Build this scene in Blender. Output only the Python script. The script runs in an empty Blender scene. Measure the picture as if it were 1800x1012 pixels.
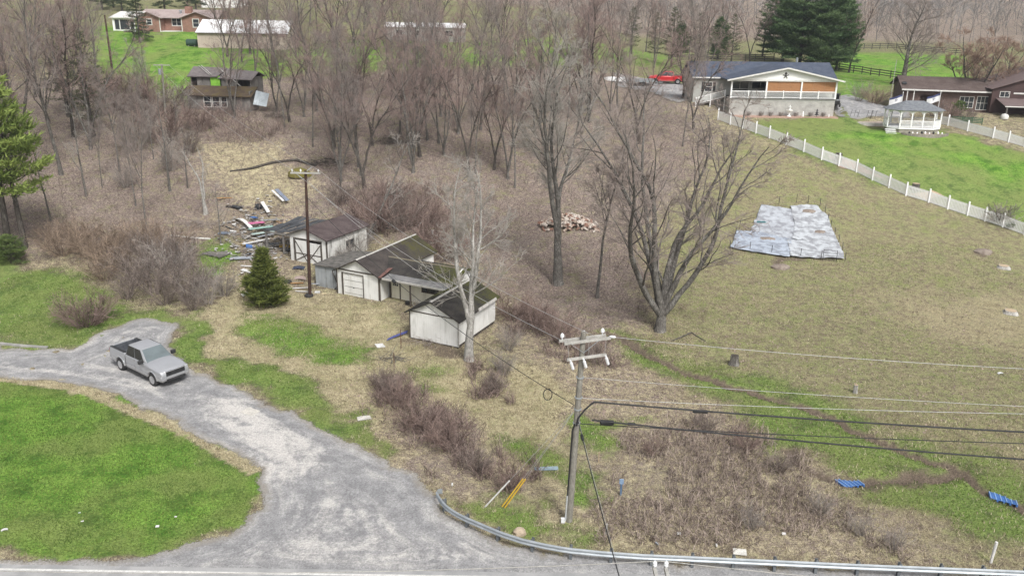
import bpy, bmesh, math, random
import numpy as np
from mathutils import Vector, Matrix
R = math.radians
sc = bpy.context.scene
col = sc.collection
# ------------------------------------------------------------------ camera
PITCH, ROLL, CAMZ, FPX = R(19.0), R(0.9), 25.4, 1500.0
cd = bpy.data.cameras.new("camera")
cd.sensor_width = 36.0
cd.lens = 36.0 * FPX / 1800.0
cd.clip_start = 0.5
cd.clip_end = 6000.0
cam = bpy.data.objects.new("camera", cd)
col.objects.link(cam)
_f = np.array([0.0, math.cos(PITCH), -math.sin(PITCH)])
_u0 = np.array([0.0, math.sin(PITCH), math.cos(PITCH)])
_r0 = np.array([1.0, 0.0, 0.0])
_r = _r0 * math.cos(ROLL) + _u0 * math.sin(ROLL)
_u = -_r0 * math.sin(ROLL) + _u0 * math.cos(ROLL)
CAM = np.array([0.0, 0.0, CAMZ])
cam.matrix_world = Matrix(((_r[0], _u[0], -_f[0], 0), (_r[1], _u[1], -_f[1], 0), (_r[2], _u[2], -_f[2], CAMZ), (0, 0, 0, 1)))
sc.camera = cam
# ------------------------------------------------------------------ sky, sun, exposure (bright overcast)
SUN_EL, SUN_ROT = R(50), R(155)
world = bpy.data.worlds.new("World")
sc.world = world
world.use_nodes = True
wn = world.node_tree.nodes
wl = world.node_tree.links
for n in list(wn):
    wn.remove(n)
sky = wn.new("ShaderNodeTexSky")
sky.sky_type = 'NISHITA'
sky.sun_disc = False
sky.sun_elevation = SUN_EL
sky.sun_rotation = SUN_ROT
sky.dust_density = 4.0
sky.air_density = 1.0
hs = wn.new("ShaderNodeHueSaturation")
hs.inputs["Saturation"].default_value = 0.22
bg = wn.new("ShaderNodeBackground")
bg.inputs["Strength"].default_value = 0.088
wo = wn.new("ShaderNodeOutputWorld")
wl.new(sky.outputs[0], hs.inputs["Color"])
wl.new(hs.outputs[0], bg.inputs[0])
wl.new(bg.outputs[0], wo.inputs[0])
sd = bpy.data.lights.new("sun", 'SUN')
sd.energy = 1.5
sd.angle = R(12)
sd.color = (1.0, 0.985, 0.96)
sun = bpy.data.objects.new("sun", sd)
col.objects.link(sun)
_sd = Vector((math.sin(SUN_ROT) * math.cos(SUN_EL), math.cos(SUN_ROT) * math.cos(SUN_EL), math.sin(SUN_EL)))
sun.rotation_euler = _sd.to_track_quat('Z', 'Y').to_euler()
sc.view_settings.view_transform = 'Standard'
sc.view_settings.look = 'None'
sc.view_settings.gamma = 1.0
sc.view_settings.exposure = 1.07
sc.view_settings.use_curve_mapping = False
# ------------------------------------------------------------------ terrain height
_YK = np.array([-2000, 0, 46, 56, 66, 76, 86, 96, 106, 116, 128, 142, 165, 200, 260, 340, 450, 600, 900, 3000.0])
_XK = np.array([-3000, -70, -25, 5, 36, 70, 3000.0])
_ZL = [0, 0, 0, .05, .4, 1.2, 2.7, 5.0, 7.8, 10.2, 12.3, 14.8, 18.5, 21, 25, 30, 40, 52, 80, 80]
_ZM = [0, 0, 0, .0, .3, 1.1, 2.6, 4.8, 7.4, 9.8, 11.6, 13.6, 16.3, 19, 23, 28, 38, 52, 80, 80]
_ZR = [0, 0, 0, .0, .2, .9, 2.4, 4.9, 7.9, 9.7, 10.7, 11.5, 12.2, 13.4, 15.3, 22, 38, 64, 100, 100]
_ZE = [0, 0, 0, .0, .1, .8, 2.6, 5.0, 7.7, 9.3, 10.2, 10.9, 11.8, 13.0, 15.0, 23, 42, 70, 110, 110]
_ZT = np.array([_ZL, _ZL, _ZL, _ZM, _ZR, _ZE, _ZE], float)

def _hash(ix, iy, s):
    h = np.sin(ix * 127.1 + iy * 311.7 + s * 74.7) * 43758.5453
    return h - np.floor(h)

def vnoise(x, y, s=0.0):
    x = np.asarray(x, float); y = np.asarray(y, float)
    ix = np.floor(x); iy = np.floor(y)
    fx = x - ix; fy = y - iy
    fx = fx * fx * (3 - 2 * fx); fy = fy * fy * (3 - 2 * fy)
    a = _hash(ix, iy, s); b = _hash(ix + 1, iy, s); c = _hash(ix, iy + 1, s); d = _hash(ix + 1, iy + 1, s)
    return (a * (1 - fx) + b * fx) * (1 - fy) + (c * (1 - fx) + d * fx) * fy

def fbm(x, y, s=0.0, o=3):
    v = 0; a = .5; t = 0
    for i in range(o):
        v = v + a * vnoise(x * 2 ** i, y * 2 ** i, s + i * 13.3); t += a; a *= .5
    return v / t

def _ss(t):
    t = np.clip(t, 0, 1)
    return t * t * (3 - 2 * t)

# Catmull-Rom in Y, linear (smoothed) in X
def _interp_y(row, y):
    i = np.clip(np.searchsorted(_YK, y) - 1, 0, len(_YK) - 2)
    y0 = _YK[i]; y1 = _YK[i + 1]
    t = np.clip((y - y0) / (y1 - y0), 0, 1)
    m = np.gradient(row, _YK)
    h = y1 - y0
    t2 = t * t; t3 = t2 * t
    return (2 * t3 - 3 * t2 + 1) * row[i] + (t3 - 2 * t2 + t) * h * m[i] + (-2 * t3 + 3 * t2) * row[i + 1] + (t3 - t2) * h * m[i + 1]

def base_h(X, Y):
    X = np.asarray(X, float); Y = np.asarray(Y, float)
    rows = [_interp_y(_ZT[k], Y) for k in range(len(_XK))]
    i = np.clip(np.searchsorted(_XK, X) - 1, 0, len(_XK) - 2)
    t = _ss((X - _XK[i]) / (_XK[i + 1] - _XK[i]))
    st = np.stack(rows)
    a = np.take_along_axis(st, i[None], 0)[0]; b = np.take_along_axis(st, (i + 1)[None], 0)[0]
    return a * (1 - t) + b * t

def seg_dist(X, Y, pts):
    d = np.full(np.shape(X), 1e9); 
    for (x0, y0), (x1, y1) in zip(pts[:-1], pts[1:]):
        dx, dy = x1 - x0, y1 - y0
        t = np.clip(((X - x0) * dx + (Y - y0) * dy) / (dx * dx + dy * dy + 1e-9), 0, 1)
        d = np.minimum(d, np.hypot(X - x0 - t * dx, Y - y0 - t * dy))
    return d

def pdir(px, py):
    d = _f * FPX + _r * (px - 900.0) - _u * (py - 506.0)
    return d / np.linalg.norm(d)

_TS = np.concatenate([np.arange(5, 260, 1.5), np.arange(260, 1600, 8.0)])
def _hit(px, py, hf):
    d = pdir(px, py)
    ts = _TS
    for it in range(4):
        P = CAM[None] + d[None] * ts[:, None]
        below = P[:, 2] < hf(P[:, 0].copy(), P[:, 1].copy())
        k = int(np.argmax(below)) if below.any() else len(ts) - 1
        a, b = ts[max(k - 1, 0)], ts[k]
        ts = np.linspace(a, b, 16)
    return CAM + d * b

def G0(px, py):
    return _hit(px, py, base_h)
# ------------------------------------------------------------------ terrain details: pads, ditch, bumps
def px_line(pts):
    return [tuple(G0(x, y)[:2]) for x, y in pts]
DITCH = [px_line([(1075, 585), (1140, 625), (1200, 652), (1300, 683), (1390, 706), (1440, 726), (1500, 757), (1600, 797), (1680, 822), (1720, 850), (1760, 876), (1830, 905)]),
         px_line([(1690, 832), (1640, 842), (1600, 838), (1520, 846), (1470, 846), (1420, 822), (1385, 792)])]
_rng = np.random.default_rng(5)
def wiggle(pts, step=.6, amp=.16):
    out = []
    for (x0, y0), (x1, y1) in zip(pts[:-1], pts[1:]):
        n = max(1, int(math.hypot(x1 - x0, y1 - y0) / step))
        for i in range(n):
            t = i / n
            out.append((x0 + (x1 - x0) * t + _rng.normal(0, amp), y0 + (y1 - y0) * t + _rng.normal(0, amp)))
    out.append(pts[-1])
    return out
DITCH = [wiggle(d) for d in DITCH]
# flattened building pads: centre, half sizes, rotation, height, fade
HA = R(-26)
def _pl(ox, oy, a, x, y):
    return ox + x * math.cos(a) - y * math.sin(a), oy + x * math.sin(a) + y * math.cos(a)
H_O = (-11.2, 68.2)     # house: front right corner of the garage wing
G_O = (-3.96, 59.3)     # detached garage: front right corner
S_O = (-17.1, 75.4)     # work shed: front right corner
W_O = (29.4, 118.8)     # white ranch house: porch front left corner
PADS = []
def pad(o, a, x0, x1, y0, y1, z, fade=3.0):
    PADS.append((o[0], o[1], a, (x0 + x1) / 2, (y0 + y1) / 2, (x1 - x0) / 2, (y1 - y0) / 2, z, fade))
pad(H_O, HA, -7.2, 7.6, -.4, 10.6, .52, 4)
pad(G_O, HA, -4.6, .3, -.3, 6.2, .08, 3)
pad(S_O, HA, -9, .3, -.3, 7, 1.25, 3)
pad(W_O, R(2), -6, 16, 4.2, 11, 11.4, 4)
pad(W_O, R(2), 0, 16, -1.2, 3.2, 10.0, 1.6)
pad((52.3, 112.8), 0, -4, 4, -2, 5, 9.0, 3)
pad((57, 127), R(-8), -1, 20, -2, 9, 10.2, 5)
pad((-71, 161), R(-3), -2, 20, -1, 9, 18.0, 6)
pad((-53.3, 148.7), R(0), -1, 16, -1, 8, 16.0, 5)
pad((-44, 115.5), R(-6), -2, 10, -1, 9, 10.1, 4)
pad((-22, 163), R(0), 0, 20, -1, 6, 16.8, 5)

def height(X, Y):
    X = np.asarray(X, float); Y = np.asarray(Y, float)
    z = base_h(X, Y)
    for ox, oy, a, cx, cy, hx, hy, pz, fade in PADS:
        m = (np.abs(X - ox) < 60) & (np.abs(Y - oy) < 60)
        if not m.any():
            continue
        dx = X[m] - ox; dy = Y[m] - oy
        lx = dx * math.cos(a) + dy * math.sin(a) - cx; ly = -dx * math.sin(a) + dy * math.cos(a) - cy
        d = np.hypot(np.maximum(np.abs(lx) - hx, 0), np.maximum(np.abs(ly) - hy, 0))
        w = 1 - _ss(d / fade)
        z[m] = z[m] * (1 - w) + pz * w
    far = _ss((Y - 44) / 14) * (1 - _ss((Y - 150) / 60))
    rough = far * (1 - .75 * _ss((X - 14) / 10) * (1 - _ss((Y - 100) / 30)))
    for ox, oy, a, cx, cy, hx, hy, pz, fade in PADS[:3]:
        dx = X - ox; dy = Y - oy
        lx = dx * math.cos(a) + dy * math.sin(a) - cx; ly = -dx * math.sin(a) + dy * math.cos(a) - cy
        rough = rough * _ss(np.hypot(np.maximum(np.abs(lx) - hx, 0), np.maximum(np.abs(ly) - hy, 0)) / 3)
    z = z + rough * ((fbm(X * .35, Y * .35, 3.0) - .5) * .55 + (fbm(X * 1.3, Y * 1.3, 9.0, 2) - .5) * .12)
    near = (X > -5) & (X < 60) & (Y > 25) & (Y < 80)
    if near.any():
        for d in DITCH:
            dd = seg_dist(X[near], Y[near], d)
            z[near] -= .36 * (1 - _ss(dd / .55)) - .05 * np.exp(-((dd - .8) / .4) ** 2)
    return z
def H(x, y):
    return float(height(np.array([x]), np.array([y]))[0])
def G(px, py):
    return Vector(_hit(px, py, height))
def atY(px, py, Y):
    d = pdir(px, py); return Vector(CAM + d * (Y / d[1]))
def atZ(px, py, z):
    d = pdir(px, py); return Vector(CAM + d * ((z - CAMZ) / d[2]))
def KPX(p):
    return FPX / float((np.array(p) - CAM) @ _f)

# ------------------------------------------------------------------ materials
def _nt(name):
    m = bpy.data.materials.new(name)
    m.use_nodes = True
    nt = m.node_tree
    b = nt.nodes["Principled BSDF"]
    return m, nt, b
def _noise(nt, scale, detail=4, rough=.6, vec=None, dim='3D'):
    n = nt.nodes.new("ShaderNodeTexNoise")
    n.inputs["Scale"].default_value = scale
    n.inputs["Detail"].default_value = detail
    n.inputs["Roughness"].default_value = rough
    if vec is not None:
        nt.links.new(vec, n.inputs["Vector"])
    return n.outputs["Fac"]
def _map(nt, v, a, b, lo=0, hi=1, smooth=True):
    n = nt.nodes.new("ShaderNodeMapRange")
    n.interpolation_type = 'SMOOTHSTEP' if smooth else 'LINEAR'
    nt.links.new(v, n.inputs["Value"])
    n.inputs["From Min"].default_value = a; n.inputs["From Max"].default_value = b
    n.inputs["To Min"].default_value = lo; n.inputs["To Max"].default_value = hi
    return n.outputs["Result"]
def _mix(nt, fac, c1, c2, mode='MIX'):
    n = nt.nodes.new("ShaderNodeMix")
    n.data_type = 'RGBA'; n.blend_type = mode
    if isinstance(fac, (int, float)): n.inputs[0].default_value = fac
    else: nt.links.new(fac, n.inputs[0])
    for i, c in ((6, c1), (7, c2)):
        if isinstance(c, (tuple, list)): n.inputs[i].default_value = (*c[:3], 1)
        else: nt.links.new(c, n.inputs[i])
    return n.outputs[2]
def _math(nt, op, a, b=None):
    n = nt.nodes.new("ShaderNodeMath"); n.operation = op
    for i, v in ((0, a), (1, b)):
        if v is None: continue
        if isinstance(v, (int, float)): n.inputs[i].default_value = v
        else: nt.links.new(v, n.inputs[i])
    return n.outputs[0]
def _coord(nt, kind="Object", scale=None):
    t = nt.nodes.new("ShaderNodeTexCoord")
    v = t.outputs[kind]
    if scale:
        mp = nt.nodes.new("ShaderNodeMapping"); mp.inputs["Scale"].default_value = scale
        nt.links.new(v, mp.inputs["Vector"]); v = mp.outputs[0]
    return v
def _geo(nt, scale=None):
    t = nt.nodes.new("ShaderNodeNewGeometry"); v = t.outputs["Position"]
    if scale:
        mp = nt.nodes.new("ShaderNodeMapping"); mp.inputs["Scale"].default_value = scale
        nt.links.new(v, mp.inputs["Vector"]); v = mp.outputs[0]
    return v
def _bump(nt, b, h, strength=.4, dist=.02):
    n = nt.nodes.new("ShaderNodeBump"); n.inputs["Strength"].default_value = strength; n.inputs["Distance"].default_value = dist
    nt.links.new(h, n.inputs["Height"]); nt.links.new(n.outputs[0], b.inputs["Normal"])
def mat(name, c1, c2=None, scale=3.0, rough=.8, metal=0.0, bump=0.0, stretch=None, fine=25.0, amt=.35, lo=.35, hi=.65, world=False, spec=.3):
    """two-tone surface: coarse noise blends c1 to c2, fine noise varies its value"""
    m, nt, b = _nt(name)
    c2 = c2 or tuple(x * .7 for x in c1)
    v = _geo(nt, stretch) if world else _coord(nt, "Object", stretch)
    n1 = _noise(nt, scale, 5, .65, v)
    c = _mix(nt, _map(nt, n1, lo, hi), c1, c2)
    n2 = _noise(nt, fine, 3, .7, v)
    k = _map(nt, n2, .25, .75, 1 - amt, 1 + amt, False)
    c = _mix(nt, 1.0, c, k, 'MULTIPLY')
    nt.links.new(c, b.inputs["Base Color"])
    b.inputs["Roughness"].default_value = rough
    b.inputs["Metallic"].default_value = metal
    b.inputs["Specular IOR Level"].default_value = spec
    if bump: _bump(nt, b, n2, bump, .02)
    return m
def attr_mat(name, rough=.9, gain=1.0, trans=0.0):
    m, nt, b = _nt(name)
    a = nt.nodes.new("ShaderNodeAttribute"); a.attribute_name = "tint"
    nt.links.new(a.outputs["Color"], b.inputs["Base Color"])
    b.inputs["Roughness"].default_value = rough
    b.inputs["Specular IOR Level"].default_value = .15
    if trans:
        tr = nt.nodes.new("ShaderNodeBsdfTranslucent"); nt.links.new(a.outputs["Color"], tr.inputs[0])
        mx = nt.nodes.new("ShaderNodeMixShader"); mx.inputs[0].default_value = trans
        nt.links.new(b.outputs[0], mx.inputs[1]); nt.links.new(tr.outputs[0], mx.inputs[2])
        nt.links.new(mx.outputs[0], nt.nodes["Material Output"].inputs[0])
    return m

# ------------------------------------------------------------------ objects
def tag(o, label=None, cat=None, group=None, kind=None):
    if label: o["label"] = label
    if cat: o["category"] = cat
    if group: o["group"] = group
    if kind: o["kind"] = kind
    return o
def empty(name, loc, rz=0.0, label=None, cat=None, group=None):
    o = bpy.data.objects.new(name, None)
    o.empty_display_size = .3
    col.objects.link(o)
    o.location = loc; o.rotation_euler = (0, 0, rz)
    return tag(o, label, cat, group)
def fast_mesh(name, V, F, tint=None, smooth=False):
    """V: n x 3, F: list of arrays (m x 3 or m x 4)"""
    me = bpy.data.meshes.new(name)
    V = np.asarray(V, np.float32)
    me.vertices.add(len(V)); me.vertices.foreach_set("co", V.ravel())
    F = [np.asarray(f, np.int32) for f in F if len(f)]
    nl = sum(f.size for f in F); npoly = sum(len(f) for f in F)
    me.loops.add(nl); me.polygons.add(npoly)
    me.loops.foreach_set("vertex_index", np.concatenate([f.ravel() for f in F]))
    st = []; s = 0
    for f in F:
        st.append(s + np.arange(len(f), dtype=np.int32) * f.shape[1]); s += f.size
    me.polygons.foreach_set("loop_start", np.concatenate(st).astype(np.int32))
    if tint is not None:
        at = me.color_attributes.new("tint", 'FLOAT_COLOR', 'POINT')
        c = np.ones((len(V), 4), np.float32); c[:, :3] = tint
        at.data.foreach_set("color", c.ravel())
    me.update(calc_edges=True)
    me.validate()
    if smooth:
        me.polygons.foreach_set("use_smooth", np.ones(npoly, bool))
    return me
def add(name, me, m, parent=None, loc=None):
    o = bpy.data.objects.new(name, me)
    col.objects.link(o)
    if m is not None and not me.materials: me.materials.append(m)
    if parent is not None: o.parent = parent
    if loc is not None: o.location = loc
    return o
class MB:
    def __init__(s): s.v = []; s.f = []; s.xf = None
    def _add(s, vs, fs):
        n = len(s.v)
        if s.xf is not None: vs = [s.xf @ Vector(v) for v in vs]
        s.v += [tuple(v) for v in vs]; s.f += [tuple(i + n for i in f) for f in fs]
        return s
    def box(s, x0, x1, y0, y1, z0, z1, m=None):
        vs = [Vector(p) for p in ((x0, y0, z0), (x1, y0, z0), (x1, y1, z0), (x0, y1, z0), (x0, y0, z1), (x1, y0, z1), (x1, y1, z1), (x0, y1, z1))]
        if m is not None: vs = [m @ v for v in vs]
        return s._add(vs, [(0, 3, 2, 1), (4, 5, 6, 7), (0, 1, 5, 4), (1, 2, 6, 5), (2, 3, 7, 6), (3, 0, 4, 7)])
    def bar(s, a, b, w, h=None, up=(0, 0, 1)):
        """rectangular bar from a to b, w across and h along up"""
        a = Vector(a); b = Vector(b); h = h or w
        d = (b - a).normalized(); up = Vector(up)
        if abs(d.dot(up)) > .98: up = Vector((0, 1, 0))
        x = d.cross(up).normalized(); y = x.cross(d)
        vs = [p + x * sx * w / 2 + y * sy * h / 2 for p in (a, b) for sx, sy in ((-1, -1), (1, -1), (1, 1), (-1, 1))]
        return s._add(vs, [(0, 1, 2, 3), (7, 6, 5, 4), (0, 4, 5, 1), (1, 5, 6, 2), (2, 6, 7, 3), (3, 7, 4, 0)])
    def prism(s, poly, axis, a, b):
        """polygon of 2-D points extruded along axis 'x'/'y'/'z' from a to b"""
        def P(p, t): return {'x': (t, p[0], p[1]), 'y': (p[0], t, p[1]), 'z': (p[0], p[1], t)}[axis]
        n = len(poly)
        vs = [P(p, a) for p in poly] + [P(p, b) for p in poly]
        fs = [tuple(range(n))[::-1], tuple(range(n, 2 * n))] + [(i, (i + 1) % n, n + (i + 1) % n, n + i) for i in range(n)]
        return s._add(vs, fs)
    def quad(s, *p):
        return s._add([Vector(q) for q in p], [tuple(range(len(p)))])
    def slab(s, pts, t):
        """flat polygon of 3-D points thickened downwards along its normal"""
        P = [Vector(p) for p in pts]; n = (P[1] - P[0]).cross(P[2] - P[0]).normalized()
        if n.z < 0: n = -n
        k = len(P)
        return s._add(P + [p - n * t for p in P], [tuple(range(k)), tuple(range(2 * k - 1, k - 1, -1))] + [(i, k + i, k + (i + 1) % k, (i + 1) % k) for i in range(k)])
    def tube(s, path, r, n=8, caps=True):
        path = [Vector(p) for p in path]
        if not isinstance(r, (list, tuple)): r = [r] * len(path)
        d0 = (path[-1] - path[0])
        if d0.length < 1e-6: d0 = path[1] - path[0]
        ref = Vector((0, 0, 1)) if abs(d0.normalized().z) < .9 else Vector((1, 0, 0))
        vs = []
        for i, p in enumerate(path):
            d = (path[min(i + 1, len(path) - 1)] - path[max(i - 1, 0)]).normalized()
            x = d.cross(ref)
            if x.length < 1e-4: x = d.cross(Vector((0, 1, 0.1)))
            x.normalize(); y = x.cross(d)
            for k in range(n):
                a = 2 * math.pi * k / n
                vs.append(p + (x * math.cos(a) + y * math.sin(a)) * r[i])
        fs = [(i * n + k, i * n + (k + 1) % n, (i + 1) * n + (k + 1) % n, (i + 1) * n + k) for i in range(len(path) - 1) for k in range(n)]
        if caps:
            fs.append(tuple(range(n))[::-1]); fs.append(tuple((len(path) - 1) * n + k for k in range(n)))
        return s._add(vs, fs)
    def lathe(s, prof, n=16, c=(0, 0, 0), axis='z'):
        vs = []
        for r_, h_ in prof:
            for k in range(n):
                a = 2 * math.pi * k / n
                q = (r_ * math.cos(a), r_ * math.sin(a), h_)
                q = {'z': q, 'y': (q[0], q[2], q[1]), 'x': (q[2], q[0], q[1])}[axis]
                vs.append((q[0] + c[0], q[1] + c[1], q[2] + c[2]))
        m = len(prof)
        fs = [(i * n + k, i * n + (k + 1) % n, (i + 1) * n + (k + 1) % n, (i + 1) * n + k) for i in range(m - 1) for k in range(n)]
        fs.append(tuple(range(n))[::-1]); fs.append(tuple((m - 1) * n + k for k in range(n)))
        return s._add(vs, fs)
    def mesh(s, name):
        me = bpy.data.meshes.new(name); me.from_pydata(s.v, [], s.f)
        bm = bmesh.new(); bm.from_mesh(me); bmesh.ops.recalc_face_normals(bm, faces=bm.faces); bm.to_mesh(me); bm.free()
        return me
    def build(s, name, m, parent=None, smooth=False, bevel=0.0, loc=None):
        me = s.mesh(name)
        if bevel:
            bm = bmesh.new(); bm.from_mesh(me)
            bmesh.ops.bevel(bm, geom=bm.edges[:], offset=bevel, segments=2, affect='EDGES', profile=.6, clamp_overlap=True)
            bm.to_mesh(me); bm.free()
        if smooth:
            me.polygons.foreach_set("use_smooth", np.ones(len(me.polygons), bool))
            try: me.set_sharp_from_angle(angle=R(40))
            except Exception: pass
        return add(name, me, m, parent, loc)
def copy_tree(o, parent=None):
    c = o.copy(); col.objects.link(c); c.parent = parent
    for ch in o.children: copy_tree(ch, c)
    return c
RX = lambda a: Matrix.Rotation(a, 4, 'X')
RY = lambda a: Matrix.Rotation(a, 4, 'Y')
RZ = lambda a: Matrix.Rotation(a, 4, 'Z')
T = lambda x, y, z: Matrix.Translation((x, y, z))
# ------------------------------------------------------------------ ground zones (traced, laid on the terrain)
def wpoly(pts):
    return np.array([G0(x, y)[:2] for x, y in pts])
def poly_sd(X, Y, P):
    """signed distance to a polygon, positive inside"""
    d = np.full(X.shape, 1e9); ins = np.zeros(X.shape, bool)
    n = len(P)
    for i in range(n):
        x0, y0 = P[i]; x1, y1 = P[(i + 1) % n]
        dx, dy = x1 - x0, y1 - y0
        t = np.clip(((X - x0) * dx + (Y - y0) * dy) / (dx * dx + dy * dy + 1e-9), 0, 1)
        d = np.minimum(d, np.hypot(X - x0 - t * dx, Y - y0 - t * dy))
        c = ((y0 > Y) != (y1 > Y))
        with np.errstate(divide='ignore', invalid='ignore'):
            xi = x0 + (Y - y0) * dx / (dy if abs(dy) > 1e-9 else 1e-9)
        ins ^= c & (X < xi)
    return np.where(ins, d, -d)
DRIVE_PX = [(-60, 603), (0, 607), (60, 612), (110, 613), (140, 606), (165, 592), (190, 577), (225, 566), (270, 559), (322, 563), (306, 582), (300, 602), (312, 622), (340, 645), (400, 674), (470, 702), (540, 736), (600, 764), (650, 792), (690, 814), (722, 832), (748, 852), (764, 872),
            (776, 897), (826, 928), (900, 951), (1000, 971), (1200, 986), (1500, 1000), (1860, 1014), (1860, 1060), (-60, 1060), (-60, 990), (0, 986), (100, 983), (200, 977), (300, 966), (370, 947), (420, 922), (452, 890), (461, 852), (446, 822), (410, 797), (370, 778), (320, 754), (270, 726), (200, 696), (130, 677), (60, 668), (-60, 660)]
Z_LAWN_A = wpoly([(-80, 655), (60, 665), (200, 696), (320, 754), (410, 797), (450, 822), (465, 852), (454, 892), (420, 924), (300, 968), (100, 985), (-80, 992)])
Z_LAWN_B = wpoly([(-200, 452), (0, 458), (60, 470), (150, 482), (195, 512), (230, 540), (330, 556), (300, 575), (200, 585), (140, 606), (60, 612), (-200, 600)])
Z_STRIP = wpoly([(310, 565), (362, 580), (400, 625), (470, 660), (560, 700), (640, 748), (676, 790), (684, 812), (600, 770), (470, 702), (340, 645), (298, 600)])
Z_YARD = wpoly([(340, 560), (400, 520), (520, 505), (600, 520), (700, 555), (716, 600), (820, 640), (900, 640), (1000, 690), (1010, 800), (960, 900), (860, 840), (780, 800), (690, 810), (640, 748), (560, 700), (400, 625)])
Z_YARDG = [wpoly(p) for p in ([(430, 545), (500, 552), (570, 590), (650, 632), (640, 655), (560, 640), (470, 605), (425, 575)], [(700, 660), (770, 670), (800, 690), (740, 690)],
                             [(880, 760), (1000, 770), (1010, 830), (930, 810)], [(1030, 745), (1110, 740), (1100, 800), (1040, 810)], [(860, 870), (930, 895), (1030, 935), (1020, 955), (930, 945), (870, 900)],
                             [(1000, 830), (1060, 840), (1080, 880), (1020, 880)], [(345, 430), (400, 420), (420, 470), (360, 480)])]
Z_WOODS = wpoly([(-400, 440), (60, 445), (330, 470), (360, 500), (420, 420), (540, 380), (640, 400), (780, 440), (880, 520), (940, 590), (1080, 585), (1140, 560), (1180, 480), (1120, 430), (1200, 380), (1260, 250), (1190, 170), (1080, 130), (900, 120), (700, 118), (500, 120), (320, 190), (170, 150), (-400, 120)])
Z_WOODS2 = wpoly([(900, 580), (1080, 590), (1180, 690), (1300, 760), (1420, 830), (1480, 880), (1640, 960), (1600, 985), (1300, 985), (1060, 960), (960, 900), (1010, 800), (1000, 690)])
Z_BRUSH = wpoly([(640, 660), (720, 670), (800, 730), (900, 810), (960, 870), (880, 880), (780, 850), (720, 830), (690, 790), (650, 720)])
Z_FIELD = wpoly([(1080, 600), (1180, 560), (1120, 420), (1200, 360), (1280, 240), (1400, 270), (1620, 350), (1860, 430), (1900, 1010), (1640, 985), (1480, 860), (1400, 790), (1250, 720)])
Z_CREEKG = wpoly([(1060, 575), (1110, 590), (1180, 630), (1300, 660), (1440, 700), (1560, 770), (1700, 800), (1860, 880), (1860, 960), (1660, 930), (1500, 850), (1400, 790), (1250, 700), (1120, 640)])
Z_LAWN_E = wpoly([(1330, 212), (1480, 206), (1560, 222), (1650, 228), (1860, 290), (1860, 425), (1620, 345), (1440, 282), (1330, 236)])
Z_LAWN_E2 = wpoly([(1560, 222), (1650, 228), (1860, 290), (1860, 350), (1650, 280), (1450, 240)])
Z_LAWN_F = wpoly([(1470, 92), (1700, 98), (1690, 142), (1560, 148), (1480, 205), (1470, 150)])
Z_LAWN_G = wpoly([(170, 45), (360, 30), (520, 60), (520, 130), (430, 140), (330, 165), (200, 168), (170, 110)])
Z_LAWN_H = wpoly([(500, 85), (900, 70), (1210, 95), (1200, 122), (1000, 112), (760, 122), (640, 130), (500, 122)])
Z_STRAW = [wpoly(p) for p in ([(362, 565), (420, 560), (440, 590), (430, 630), (400, 625), (370, 590)], [(560, 690), (640, 660), (690, 740), (660, 780), (590, 720)], [(880, 790), (1000, 780), (1005, 860), (900, 850)],
                             [(330, 250), (480, 250), (560, 330), (520, 370), (400, 350)], [(1550, 520), (1800, 520), (1800, 620), (1650, 590)], [(-30, 655), (130, 672), (330, 752), (455, 820), (440, 835), (320, 765), (120, 685), (-30, 668)],
                             [(1020, 920), (1100, 940), (1080, 962), (1010, 955)])]
Z_TRASH = wpoly([(330, 380), (480, 350), (520, 400), (500, 470), (560, 500), (540, 530), (480, 480), (400, 460)])
Z_DIRT = [wpoly(p) for p in ([(1395, 432), (1400, 470), (1350, 478), (1355, 465)], [(1705, 435), (1745, 440), (1750, 452), (1712, 452)], [(1470, 836), (1500, 832), (1650, 832), (1650, 846), (1500, 852)], [(700, 590), (810, 620), (830, 650), (720, 620)])]

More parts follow.
